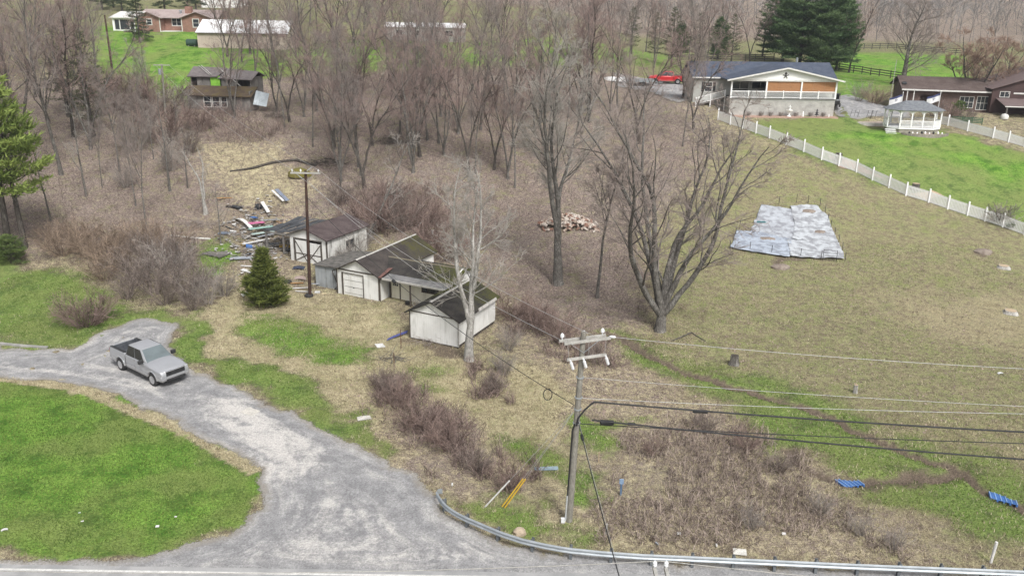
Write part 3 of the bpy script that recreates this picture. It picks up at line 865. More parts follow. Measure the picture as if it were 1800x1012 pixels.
def cproto(key, **kw):
    (tv, tf), (nv, nf, nt_) = conifer(**kw)
    t = fast_mesh("trunk_" + key, tv, [tf], smooth=True); t.materials.append(M_bark_dark)
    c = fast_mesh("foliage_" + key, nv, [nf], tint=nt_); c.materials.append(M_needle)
    PROTO[key] = (t, c, kw['h'])
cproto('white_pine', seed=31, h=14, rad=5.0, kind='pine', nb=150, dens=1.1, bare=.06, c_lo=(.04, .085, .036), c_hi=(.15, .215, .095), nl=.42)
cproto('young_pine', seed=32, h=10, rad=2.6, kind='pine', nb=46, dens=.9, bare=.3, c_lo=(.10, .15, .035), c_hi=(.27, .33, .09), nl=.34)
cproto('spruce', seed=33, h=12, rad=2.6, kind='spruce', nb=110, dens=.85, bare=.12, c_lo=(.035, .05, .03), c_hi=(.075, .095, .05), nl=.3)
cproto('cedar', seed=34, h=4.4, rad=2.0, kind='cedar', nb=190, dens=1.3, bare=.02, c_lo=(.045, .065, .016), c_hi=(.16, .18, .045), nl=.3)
cproto('hemlock', seed=35, h=12, rad=2.9, kind='pine', nb=70, dens=.42, bare=.15, c_lo=(.06, .066, .042), c_hi=(.12, .125, .075), nl=.3)
cproto('pine_bush', seed=36, h=3.4, rad=2.4, kind='pine', nb=60, dens=1.1, bare=.02, c_lo=(.06, .09, .035), c_hi=(.15, .2, .06), nl=.26)

# ------------------------------------------------------------------ shrubs and bramble
def shrub(seed, h, rad, stems, twigs=9, r=.016, arch=0.0, sub=4):
    rg = np.random.default_rng(seed)
    A, B, Cc = [], [], []
    for i in range(stems):
        a = rg.uniform(0, 2 * np.pi); e = rg.uniform(0, 1) ** .6
        p = np.array([math.cos(a) * rad * .3 * rg.uniform(0, 1), math.sin(a) * rad * .3 * rg.uniform(0, 1), -.05])
        d = np.array([math.cos(a) * e * rad / h, math.sin(a) * e * rad / h, 1.0]); d /= np.linalg.norm(d)
        L = h * rg.uniform(.65, 1.08) * (1 + .25 * e)
        q, qr = _grow(rg, p, d, L, r, .006, 6, .1, -arch)
        A.append((q, qr))
        for k in range(twigs):
            x = rg.uniform(.25, 1) * 6; ii = min(int(x), 5); f = x - ii
            s = q[ii] * (1 - f) + q[ii + 1] * f; dd = q[ii + 1] - q[ii]; dd /= np.linalg.norm(dd)
            an = R(rg.uniform(20, 55)); v = _perp(dd, rg)
            w, wr = _grow(rg, s, dd * math.cos(an) + v * math.sin(an), L * rg.uniform(.2, .42), .0155, .010, 3, .16, .02)
            B.append((w, wr))
            for _ in range(sub):
                y = rg.uniform(.2, 1) * 3; jj = min(int(y), 2); g = y - jj
                s2 = w[jj] * (1 - g) + w[jj + 1] * g; d3 = w[jj + 1] - w[jj]; d3 /= np.linalg.norm(d3)
                an = R(rg.uniform(20, 60)); v = _perp(d3, rg)
                Cc.append(_grow(rg, s2, d3 * math.cos(an) + v * math.sin(an), L * rg.uniform(.08, .2), .0105, .008, 2, .18, .02))
    o = 0; V = []; F = []
    for lst, sd in ((A, 4), (B, 3), (Cc, 3)):
        v, f = _tubes([q[0] for q in lst], [q[1] for q in lst], sd, o); V.append(v); F.append(f); o += len(v)
    ts = rg.uniform(0, 1, stems) ** 1.2
    tt = np.concatenate([np.repeat(ts, 28), np.repeat(np.repeat(ts, twigs), 12), np.repeat(np.repeat(ts, twigs * sub), 9)])
    return np.concatenate(V), np.concatenate(F), tt
def sproto(key, m, **kw):
    v, f, tt = shrub(**kw)
    tt = tt[:, None]
    me = fast_mesh("shrub_" + key, v, [f], tint=np.array(m[0]) * (1 - tt) + np.array(m[1]) * tt); me.materials.append(M_shrubs); PROTO[key] = (me, kw['h'])
M_shrub = twig_mat("shrub_twigs", (.19, .15, .13), (.26, .205, .178))
M_shrub_tan = twig_mat("shrub_twigs_tan", (.29, .22, .165), (.36, .275, .21))
M_shrub_red = twig_mat("shrub_twigs_red", (.19, .138, .118), (.27, .198, .17))
M_shrub_grey = twig_mat("shrub_twigs_grey", (.24, .208, .185), (.31, .268, .24))
M_shrubs = attr_mat("shrub_stems", .9)
S_RED, S_BRN, S_TAN, S_GRY = ((.085, .058, .05), (.34, .25, .215)), ((.08, .064, .055), (.36, .295, .258)), ((.13, .095, .07), (.43, .33, .25)), ((.11, .095, .085), (.43, .385, .345))
sproto('dome', S_RED, seed=41, h=2.2, rad=2.6, stems=80, twigs=7, sub=2, r=.026)
sproto('thicket', S_BRN, seed=42, h=3.0, rad=2.2, stems=36, twigs=8, r=.034, sub=2)
sproto('thicket_tan', S_TAN, seed=43, h=2.2, rad=2.4, stems=50, twigs=7, sub=2, r=.024)
sproto('thicket_grey', S_GRY, seed=44, h=3.4, rad=2.0, stems=28, twigs=8, r=.034, sub=2)
sproto('thicket_red', S_RED, seed=45, h=2.4, rad=2.2, stems=38, twigs=8, sub=2, r=.027)
sproto('weedy', S_GRY, seed=46, h=1.1, rad=.9, stems=40, twigs=6, sub=2, r=.009)
def bush(key, p, hgt, rz, label, group=None, sxy=1.0, name="bare_shrub", cat="shrub"):
    me, h0 = PROTO[key]
    o = add(name, me, None)
    s = hgt / h0
    o.location = (p[0], p[1], H(p[0], p[1])); o.rotation_euler = (0, 0, rz); o.scale = (s * sxy, s * sxy, s)
    return tag(o, label, cat, group)
def canes(name, polys, n, hgt, m, label, seed, cat="bramble"):
    """a mass of arching canes: uncountable, one object"""
    rg = np.random.default_rng(seed)
    A, B = [], []
    pts = []
    for P, cnt in zip(polys, n):
        lo, hi = P.min(0), P.max(0); got = []
        while sum(len(g) for g in got) < cnt:
            q = rg.uniform(lo, hi, (cnt * 2, 2)); q = q[(poly_sd(q[:, 0], q[:, 1], P) + (fbm(q[:, 0] * .7, q[:, 1] * .7, seed) - .58) * 8.0) > 0]; got.append(q)
        pts.append(np.concatenate(got)[:cnt])
    P = np.concatenate(pts); Z = height(P[:, 0], P[:, 1])
    for (x, y), z in zip(P, Z):
        a = rg.uniform(0, 2 * np.pi); e = rg.uniform(.1, .9)
        d = np.array([math.cos(a) * e, math.sin(a) * e, 1.0]); d /= np.linalg.norm(d)
        hh = hgt * rg.uniform(.4, 1.15)
        q, qr = _grow(rg, np.array([x, y, z - .03]), d, hh, .016, .010, 4, .13, -.09 * rg.uniform(0, 1.6))
        A.append((q, qr))
        for k in range(3):
            ii = rg.integers(1, 4); dd = q[ii + 1] - q[ii]; dd /= np.linalg.norm(dd)
            v = _perp(dd, rg)
            B.append(_grow(rg, q[ii], dd * .7 + v * .7, hh * rg.uniform(.18, .4), .011, .008, 2, .15, 0))
    v1, f1 = _tubes([q[0] for q in A], [q[1] for q in A], 3, 0)
    v2, f2 = _tubes([q[0] for q in B], [q[1] for q in B], 3, len(v1))
    t1 = np.repeat(rg.uniform(0, 1, len(A)) ** 1.3, 15); t2 = np.repeat(np.repeat(rg.uniform(0, 1, len(A)) ** 1.3, 3), 9)
    tt = np.concatenate([t1, t2])[:, None]
    me = fast_mesh(name, np.concatenate([v1, v2]), [np.concatenate([f1, f2])], tint=np.array(m[0]) * (1 - tt) + np.array(m[1]) * tt)
    return tag(add(name, me, M_cane), label, cat, kind="stuff")
M_cane = attr_mat("canes", .9)
C_RED = ((.08, .058, .05), (.42, .32, .28)); C_BRN = ((.10, .075, .063), (.50, .41, .35)); C_PNK = ((.11, .088, .076), (.36, .29, .255))
canes("bramble", [wpoly([(640, 665), (700, 668), (790, 725), (900, 815), (955, 868), (880, 870), (780, 815), (690, 750)])], [1500], 1.2, C_RED, "low purplish brown bramble along the bank beside the gravel drive", 51)
canes("bramble", [wpoly([(1060, 740), (1200, 735), (1330, 760), (1420, 830), (1480, 880), (1640, 965), (1600, 985), (1300, 975), (1060, 945), (1040, 890), (1150, 860), (1080, 780)])], [2900], .85, C_BRN, "wide tangle of bare brown bramble behind the guardrail", 52)
canes("bramble", [wpoly([(880, 545), (960, 550), (1060, 620), (1100, 650), (1020, 640), (900, 590)]), wpoly([(830, 640), (900, 650), (905, 715), (840, 700)])], [1000, 350], 1.2, C_RED, "reddish brown bramble behind the small white garage", 53)
canes("undergrowth", [Z_WOODS], [4600], 1.5, C_PNK, "thin leafless undergrowth across the wooded slope", 54, "undergrowth")
canes("brush", [wpoly([(600, 330), (780, 340), (790, 430), (700, 410), (620, 390)]), wpoly([(350, 200), (460, 200), (500, 250), (360, 260)])], [900, 500], 2.2, C_RED, "reddish brown brush on the slope behind the work shed", 55, "brush")

# ------------------------------------------------------------------ grass, dry grass, fallen leaves as small blades
def blades(name, n, region, keep, hgt, wid, c_lo, c_hi, label, seed, flat=False, cat="grass"):
    rg = np.random.default_rng(seed)
    x0, x1, y0, y1 = region
    q = rg.uniform((x0, y0), (x1, y1), (n, 2))
    # only what the frame can see from here or from a step aside
    vis = (np.abs(q[:, 0]) < q[:, 1] * .66 + 6)
    q = q[vis]
    w = keep(q[:, 0], q[:, 1])
    q = q[rg.uniform(0, 1, len(q)) < w]
    off = np.array([poly_sd(q[:, 0], q[:, 1], DRIVE_W) < -.05, q[:, 1] > 33.6]).all(0)
    for ox, oy, a, cx, cy, hx, hy, pz, fade in PADS[:3]:
        dx = q[:, 0] - ox; dy = q[:, 1] - oy
        lx = dx * math.cos(a) + dy * math.sin(a) - cx; ly = -dx * math.sin(a) + dy * math.cos(a) - cy
        off &= ~((np.abs(lx) < hx - .5) & (np.abs(ly) < hy - .5))
    q = q[off]
    z = height(q[:, 0], q[:, 1])
    N = len(q)
    P = np.stack([q[:, 0], q[:, 1], z], 1)
    a = rg.uniform(0, 2 * np.pi, N)
    if flat:
        u = np.stack([np.cos(a), np.sin(a), rg.normal(0, .35, N)], 1); v = np.stack([-np.sin(a), np.cos(a), rg.normal(0, .35, N)], 1)
        s = rg.uniform(.6, 1.3, (N, 1)) * wid
        P[:, 2] += .03
        V = np.stack([P - u * s, P + v * s * .55, P + u * s, P - v * s * .55], 1).reshape(-1, 3); F = np.arange(len(V)).reshape(-1, 4); rep = 4
    else:
        u = np.stack([np.cos(a), np.sin(a), np.zeros(N)], 1)
        ln = rg.normal(0, .55, (N, 2))
        top = P + np.stack([ln[:, 0], ln[:, 1], np.ones(N)], 1) * (hgt * rg.uniform(.5, 1.3, N))[:, None]
        s = rg.uniform(.6, 1.3, (N, 1)) * wid
        P[:, 2] -= .02
        V = np.stack([P - u * s, P + u * s, top], 1).reshape(-1, 3); F = np.arange(len(V)).reshape(-1, 3); rep = 3
    t = np.clip(fbm(q[:, 0] * .7, q[:, 1] * .7, seed) + rg.normal(0, .22, N), 0, 1)[:, None]
    tint = np.repeat(np.array(c_lo) * (1 - t) + np.array(c_hi) * t, rep, 0)
    me = fast_mesh(name, V, [F], tint=tint)
    return tag(add(name, me, M_blade), label, cat, kind="stuff")
M_blade = attr_mat("blades", .85, trans=.25)
DRIVE_W = wpoly(DRIVE_PX)
ZM = lambda x, y: zone_masks(x, y)
NEAR = (-45, 48, 33, 84)
def kgreen(x, y):
    g, s, l, d, v = zone_masks(x, y); return np.clip((g - .35) * 1.6, 0, 1) * np.clip(1 - d, 0, 1)
def kstraw(x, y):
    g, s, l, d, v = zone_masks(x, y); return np.clip(s * 1.2 - .25, 0, 1) * (1 - .75 * np.clip((g - .5) * 2, 0, 1)) * np.clip(1 - d, 0, 1) * np.where((x > 14) & (y > 50), .2, 1)
def kleaf(x, y):
    g, s, l, d, v = zone_masks(x, y); return np.clip(l * 1.1 - .1, 0, 1)
blades("lawn_grass", 620000, NEAR, kgreen, .09, .03, (.055, .11, .016), (.20, .255, .07), "green grass blades of the mown lawns by the drive", 61)
blades("dry_grass", 620000, NEAR, kstraw, .14, .028, (.20, .165, .10), (.60, .53, .37), "pale dry straw grass across yard and field", 62)
blades("fallen_leaves", 170000, (-60, 40, 45, 112), kleaf, 0, .08, (.11, .08, .068), (.46, .36, .31), "brown fallen leaves covering the wooded slope", 63, flat=True, cat="leaves")
# ------------------------------------------------------------------ planting
rt = random.Random(7)
LM = [(G0(x, y), t) for x, y, t in ((395, 196, "beside the ruined shed"), (196, 121, "near the dark pole on the brick house lawn"), (430, 90, "below the cream pole barn"), (760, 80, "before the white trailer home"), (690, 250, "near the dark branch heap in the woodlot"), (640, 370, "uphill of the work shed"), (998, 380, "uphill of the firewood pile"),
     (1150, 160, "below the red truck"), (1090, 340, "near the grey branch heap"), (556, 292, "near the fallen trunk's end"), (108, 307, "near the thick grey trunk of the left woods"), (20, 440, "behind the young pines"), (1215, 180, "beside the blue-roofed house's ramp"), (860, 250, "deep in the middle of the woodlot"), (920, 120, "at the woodlot's top beside the lawn"), (60, 150, "deep in the left-hand woods"), (257, 390, "above the tan thicket"), (560, 150, "right of the ruined shed"), (1040, 60, "in the belt behind the red truck"), (640, 40, "in the belt behind the pole barn"))]
KW = {'tall_a': "single-trunked bare tree", 'tall_b': "fork-trunked bare tree", 'tall_c': "three-stemmed bare tree", 'slim': "slender bare tree", 'snag': "crooked thin bare tree", 'hemlock': "thin dark evergreen"}
def autolab(o, key):
    p = o.location
    t = min(LM, key=lambda q: (q[0][0] - p.x) ** 2 + (q[0][1] - p.y) ** 2)[1]
    o["label"] = KW[key] + " " + t; o["group"] = (KW[key] + "s " + t)
    return o
WG = "bare trees in the woodlot"
def T_(key, px, py, top, label, group=None, rz=None, **k):
    p = G(px, py)
    return tree(key, p, ztop(p, top), rt.uniform(0, 6.28) if rz is None else rz, label, group, **k)
# the trees one can single out
T_('vase', 1160, 582, 145, "big bare tree with many stems fanning out from one base at the field edge", rz=0.0, sxy=1.2)
T_('fork_big', 980, 498, 5, "tall thick-trunked bare tree forking high beside the firewood pile", rz=0.2)
T_('slim', 1050, 523, 150, "slender straight bare tree between the firewood pile and the fanning tree", rz=1.0)
T_('twin_pale', 824, 634, 268, "pale-barked bare tree with twin trunks against the small white garage", rz=0.1)
T_('oak', 1586, 148, -15, "wide spreading bare shade tree by the dark board fence", rz=.5)
T_('bushy', 1722, 192, 40, "many-stemmed bare tree with orange buds before the brown-roofed house", rz=.8, sxy=1.25)
T_('dead', 362, 376, 262, "broken dead tree with a split grey trunk beside the rubbish heap", rz=2.1)
T_('snag', 388, 428, 330, "small dead sapling standing in front of the rubbish heap", rz=.3)
T_('tall_a', 108, 307, -30, "thick grey-trunked bare tree among the left-hand woods", rz=2.0)
T_('sapling', 257, 163, 75, "upright clump of slim pale stems beside the lawn of the brick house", rz=0, name="sapling_clump")
T_('tall_c', 412, 206, 10, "bare tree growing tight against the ruined shed", rz=1.2)
T_('tall_b', 1318, 110, -10, "bare round-crowned tree standing before the dark pines", rz=.4)
T_('tall_b', 1492, 128, -25, "dark bare tree at the edge of the tall pines", rz=2.4)
# two crooked ones behind the house
p = G(640, 432); tree('snag', p, 12.5, 0, "leaning bare tree between the work shed and the mossy roof", tilt=(R(-8), R(24)))
# woodlot: rows whose stems can be told apart
rows = [(486, 197, 15, 'tall_c'), (509, 214, 40, 'tall_b'), (550, 258, 70, 'slim'), (589, 259, 50, 'tall_a'), (625, 260, 60, 'tall_b'), (655, 256, 55, 'tall_b'), (727, 260, 40, 'tall_c'), (792, 138, -10, 'tall_b'), (765, 128, -10, 'slim'),
        (599, 337, 105, 'slim'), (641, 331, 90, 'tall_b'), (726, 303, 75, 'tall_c'), (824, 303, 60, 'tall_b'), (893, 314, 65, 'tall_c'), (905, 330, 90, 'slim'), (1035, 215, 20, 'tall_c'), (1121, 246, 20, 'tall_b'), (1200, 257, 60, 'slim'), (1200, 174, 0, 'tall_b'), (1222, 177, 10, 'slim'),
        (1085, 190, 10, 'tall_a'), (950, 215, 10, 'tall_c'), (870, 190, 0, 'tall_b'), (905, 170, -10, 'tall_c'), (690, 170, -10, 'tall_c'), (560, 160, -10, 'tall_b'), (450, 130, -15, 'tall_c'), (425, 110, -20, 'tall_b'), (1150, 120, -10, 'tall_c'), (1000, 130, -15, 'tall_b'), (1245, 130, -10, 'tall_c'),
        (845, 228, 20, 'tall_a'), (775, 205, 15, 'tall_c'), (960, 290, 70, 'tall_b'), (535, 205, 40, 'tall_c')]
for i, (x, y, t, k) in enumerate(rows):
    autolab(T_(k, x, y, t, "x", WG, sxy=rt.uniform(.85, 1.1)), k)
left = [(-30, 235), (18, 200), (40, 262), (62, 170), (85, 215), (130, 240), (150, 185), (20, 300), (160, 262), (-60, 190), (100, 160), (60, 130), (15, 140), (130, 130), (-20, 130), (170, 150), (-70, 280)]
for x, y in left:
    k = rt.choice(['tall_a', 'tall_b', 'tall_c', 'tall_a']); autolab(T_(k, x, y, rt.uniform(-60, 30), "x", "x"), k)
for x, y, t, k in [(90, 388, 250, 'snag'), (239, 362, 180, 'slim'), (257, 396, 190, 'slim'), (299, 336, 170, 'snag'), (152, 345, 190, 'snag'), (210, 300, 110, 'slim'), (180, 330, 170, 'slim'), (270, 280, 150, 'slim'), (330, 330, 230, 'snag'), (245, 240, 120, 'slim'), (310, 245, 160, 'snag')]:
    autolab(T_(k, x, y, t, "x", "x", sxy=rt.uniform(.75, 1.0)), k)
mid_ = [(rt.uniform(480, 1230), rt.uniform(85, 320)) for _ in range(46)]
for x, y in mid_:
    if x > 1000 and y > 230 or (x < 560 and y > 230): continue
    k = rt.choice(['slim', 'tall_a', 'tall_b', 'tall_c', 'slim']); autolab(T_(k, x, y, max(-40, y - rt.uniform(170, 240)), "x", "x", sxy=rt.uniform(.8, 1.1)), k)
far = [(x, y) for x, y in [(400, 45), (430, 30), (470, 40), (510, 35), (545, 42), (575, 25), (610, 40), (650, 30), (690, 38), (730, 25), (860, 40), (890, 55), (925, 45), (960, 60), (1000, 50), (1035, 65), (1070, 55), (1110, 70), (1150, 60), (1190, 75), (1230, 70), (1270, 80), (560, 70), (620, 80), (520, 100), (640, 105), (880, 95), (930, 100), (680, 92), (700, 84), (715, 96), (735, 88), (750, 98), (770, 86), (845, 92), (660, 88), (590, 95), (400, 100), (440, 95), (480, 98), (380, 60)]]
for x, y in far:
    p = G(x, y); k = rt.choice(['tall_a', 'tall_b', 'tall_c']); autolab(tree(k, p, rt.uniform(12, 16), rt.uniform(0, 6.28), "x", "x", sxy=rt.uniform(.9, 1.15)), k)
# evergreens
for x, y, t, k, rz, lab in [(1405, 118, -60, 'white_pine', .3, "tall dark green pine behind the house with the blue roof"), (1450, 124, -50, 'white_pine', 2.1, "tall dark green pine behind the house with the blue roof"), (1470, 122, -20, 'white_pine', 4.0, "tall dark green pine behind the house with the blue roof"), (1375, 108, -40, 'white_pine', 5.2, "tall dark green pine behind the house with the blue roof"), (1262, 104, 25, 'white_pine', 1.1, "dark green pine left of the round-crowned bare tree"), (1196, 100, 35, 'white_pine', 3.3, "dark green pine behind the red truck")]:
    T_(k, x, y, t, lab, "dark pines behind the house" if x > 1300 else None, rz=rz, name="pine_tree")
for x, y, t in [(1180, 118, 10), (1225, 118, 20), (1150, 110, 20), (1285, 112, 20), (1340, 100, -10), (1110, 96, 10)]:
    T_('hemlock', x, y, t, "thin dark evergreen behind the red truck", "thin evergreens behind the red truck", name="evergreen_tree")
T_('spruce', 246, 74, -25, "spruce standing on the lawn before the brick house", rz=.2, name="spruce_tree")
for x, y, t in [(18, 448, 118), (44, 436, 165), (-35, 440, 120)]:
    T_('young_pine', x, y, t, "bright green young pine at the lawn's wooded corner", "young pines at the wooded corner", name="pine_tree")
p = G(20, 462); tree('pine_bush', p, 2.6, 0, "low spreading evergreen bush at the edge of the upper lawn", name="evergreen_bush", cat="bush")
T_('cedar', 468, 536, 446, "small conical evergreen standing alone in the rough yard", rz=1, name="cedar_tree", sxy=1.05)
for x, y, t in [(165, 240, 70), (120, 205, 60)]:
    T_('hemlock', x, y, t, "dusky evergreen growing among the left-hand bare trees", "dusky evergreens in the left woods", name="evergreen_tree")
for x, y in [(290, 22), (330, 14), (345, 20), (180, 18), (200, 14), (215, 20)]:
    p = G(x, y); tree('spruce', p, 11, rt.uniform(0, 6), "dark evergreen on the rise behind the brick house", "evergreens behind the brick house", name="spruce_tree")
p = G(1778, 402); tree('pine_bush', p, 1.0, 0, "small evergreen bush beside the lower picket fence", name="evergreen_bush", cat="bush")
p = G(1683, 206); tree('pine_bush', p, 2.2, 0, "dark green bush beside the maroon barn", name="evergreen_bush", cat="bush", sxy=.8)
# shrubs
bush('dome', G(152, 572), 2.35, 0, "rounded purplish brown shrub standing alone on the upper lawn", sxy=1.0)
for x, y, h, k in [(110, 448, 2.2, 'thicket_tan'), (160, 452, 2.4, 'thicket_tan'), (200, 470, 2.3, 'thicket_tan'), (150, 425, 2.2, 'thicket_tan'), (210, 440, 2.4, 'thicket_tan'), (255, 430, 2.2, 'thicket_tan'), (90, 425, 1.8, 'thicket_tan'), (185, 492, 1.9, 'thicket_tan'), (305, 440, 2.2, 'thicket_tan')]:
    bush(k, G(x, y), h, rt.uniform(0, 6), "tan leafless shrub in the thicket above the lawn", "tan shrubs of the thicket")
for x, y, h, k in [(240, 500, 3.0, 'thicket'), (270, 515, 3.2, 'thicket'), (300, 500, 3.4, 'thicket_grey'), (270, 470, 3.2, 'thicket'), (320, 470, 2.8, 'thicket'), (225, 525, 2.2, 'thicket'), (330, 528, 2.6, 'thicket'), (365, 535, 2.4, 'thicket_grey'), (355, 505, 2.4, 'thicket'), (395, 520, 2.0, 'thicket_grey'), (290, 535, 2.2, 'thicket'), (340, 545, 1.6, 'thicket')]:
    bush(k, G(x, y), h, rt.uniform(0, 6), "dark brown leafless shrub in the thicket by the drive's upper end", "dark shrubs of the thicket")
for x, y, h, k in [(230, 190, 4.5, 'thicket_red'), (260, 215, 4.5, 'thicket'), (200, 200, 4.2, 'thicket_red'), (290, 250, 4, 'thicket_red'), (190, 170, 3, 'thicket'), (240, 265, 4, 'thicket_grey'), (290, 200, 4, 'thicket_red'), (330, 270, 3, 'thicket'), (350, 230, 3, 'thicket_red'), (300, 300, 3, 'thicket_grey'), (220, 330, 2.5, 'thicket_grey'), (200, 160, 2.5, 'thicket'), (230, 155, 2.2, 'thicket'), (325, 200, 3, 'thicket_grey')]:
    bush(k, G(x, y), h, rt.uniform(0, 6), "tall leafless brush on the slope between ruined shed and woods", "tall brush on the scrubby slope")
for x, y, h, k in [(640, 410, 3, 'thicket_red'), (670, 405, 3.2, 'thicket_red'), (705, 405, 3, 'thicket'), (760, 440, 3, 'thicket_red'), (790, 455, 2.4, 'thicket_red'), (740, 400, 3, 'thicket_red'), (600, 360, 2.6, 'thicket'), (690, 360, 2.6, 'thicket_red'), (640, 440, 2.4, 'thicket_grey'), (620, 455, 2, 'thicket_grey'), (600, 465, 1.5, 'thicket_grey')]:
    bush(k, G(x, y), h, rt.uniform(0, 6), "reddish leafless shrub crowding behind the house and work shed", "shrubs crowding behind the sheds")
for x, y, h, k in [(900, 560, 2, 'thicket_red'), (940, 575, 1.9, 'thicket_red'), (985, 600, 1.8, 'thicket_red'), (895, 615, 1.6, 'thicket_grey'), (885, 660, 1.6, 'thicket_grey'), (870, 690, 1.4, 'thicket'), (1050, 640, 1.4, 'thicket')]:
    bush(k, G(x, y), h, rt.uniform(0, 6), "leafless shrub in the rough ground behind the small white garage", "shrubs behind the small garage")
for x, y, h, k in [(700, 715, 1.7, 'thicket_red'), (740, 755, 1.8, 'thicket_red'), (790, 790, 1.7, 'thicket_red'), (680, 690, 1.5, 'thicket'), (840, 830, 1.4, 'thicket'), (900, 855, 1.3, 'thicket_red')]:
    bush(k, G(x, y), h, rt.uniform(0, 6), "bare purplish shrub on the bank beside the gravel drive", "shrubs on the drive bank")
for x, y, h, k in [(1240, 760, 1.3, 'thicket'), (1310, 790, 1.2, 'thicket_red'), (1370, 830, 1.25, 'thicket'), (1440, 905, 1.1, 'thicket_grey'), (1510, 940, 1.1, 'thicket_grey'), (1570, 965, 1.0, 'thicket_grey'), (1320, 930, 1.1, 'thicket_grey'), (1150, 800, .9, 'thicket_red')]:
    bush(k, G(x, y), h, rt.uniform(0, 6), "bare grey-brown shrub in the tangle behind the guardrail", "shrubs behind the guardrail")
for x, y, h, k in [(1510, 178, 2.6, 'thicket_grey'), (1535, 182, 2.2, 'thicket_tan'), (1760, 395, 1.8, 'weedy'), (1640, 205, 2.2, 'thicket'), (1665, 212, 2, 'thicket_red'), (1700, 215, 1.8, 'thicket')]:
    bush(k, G(x, y), h, rt.uniform(0, 6), {1510: "grey leafless shrub beside the gravel lane", 1535: "tan leafless shrub beside the gravel lane", 1760: "small leafless shrub against the lower picket fence"}.get(x, "leafless shrub in front of the brown-roofed brick house"), None if x in (1510, 1535, 1760) else "shrubs before the brick ranch")
# far wooded hill: one mass
def far_wood():
    rg = np.random.default_rng(77)
    V, F, o, Cs = [], [], 0, []
    n = 3600
    X = rg.uniform(-260, 330, n); Y = rg.uniform(225, 470, n)
    ok = (Y > 240 + 10 * np.sin(X * .03)) & (np.abs(X) < Y * .72) 
    X, Y = X[ok], Y[ok]; Z = height(X, Y)
    A, B = [], []
    for x, y, z in zip(X, Y, Z):
        h = rg.uniform(11, 17)
        q, qr = _grow(rg, np.array([x, y, z - .3]), np.array([rg.normal(0, .1), rg.normal(0, .1), 1.0]), h, .07, .03, 4, .1, 0); A.append((q, qr))
        for k in range(16):
            t = rg.uniform(.25, .97) * 4; i = min(int(t), 3); f = t - i
            p = q[i] * (1 - f) + q[i + 1] * f
            a = rg.uniform(0, 6.28); d = np.array([math.cos(a), math.sin(a), rg.uniform(.3, 1.3)]); d /= np.linalg.norm(d)
            B.append(_grow(rg, p, d, rg.uniform(2.5, 5.5), .05, .04, 1, .15, .05))
    v1, f1 = _tubes([q[0] for q in A], [q[1] for q in A], 4, 0); v2, f2 = _tubes([q[0] for q in B], [q[1] for q in B], 3, len(v1))
    tn = np.concatenate([np.repeat(rg.uniform(.14, .24, len(A))[:, None], 20, 0).ravel(), np.repeat(rg.uniform(.18, .3, len(B) // 16), 16 * 6)])
    c = np.stack([tn * 1.0, tn * .94, tn * .9], 1)
    me = fast_mesh("far_wood", np.concatenate([v1, v2]), [np.concatenate([f1, f2])], tint=c)
    tag(add("far_wood", me, M_farwood), "bare grey woods covering the far hillside", "woods", kind="stuff")
M_farwood = attr_mat("far_wood_bark", .95)
far_wood()
# ------------------------------------------------------------------ building materials
def siding_mat(name, c1, c2, groove=5.0, axis=0, dirt=(.16, .15, .12), rough=.7, stain=.5, horiz=False):
    m, nt, b = _nt(name)
    v = _coord(nt, "Object"); sp = nt.nodes.new("ShaderNodeSeparateXYZ"); nt.links.new(v, sp.inputs[0])
    t = sp.outputs[2] if horiz else _math(nt, 'ADD', sp.outputs[0], sp.outputs[1])
    fr = _math(nt, 'FRACT', _math(nt, 'MULTIPLY', t, groove))
    g = _map(nt, fr, 0, .12, 0, 1)
    st = _noise(nt, 2.4, 5, .7, _coord(nt, "Object", (1, 1, .16) if not horiz else (.3, .3, 1)))
    n2 = _noise(nt, 9.0, 4, .7, v); n1 = _noise(nt, .9, 4, .6, v)
    c = _mix(nt, _map(nt, n1, .35, .65), c1, c2)
    c = _mix(nt, _map(nt, st, .5, .72, 0, stain), c, dirt)
    c = _mix(nt, _map(nt, n2, .58, .75, 0, stain * .5), c, dirt)
    c = _mix(nt, _map(nt, g, 0, 1, .35, 0), c, tuple(x * .5 for x in c1))
    nt.links.new(c, b.inputs["Base Color"])
    b.inputs["Roughness"].default_value = rough; b.inputs["Specular IOR Level"].default_value = .25
    _bump(nt, b, g, .5, .01)
    return m
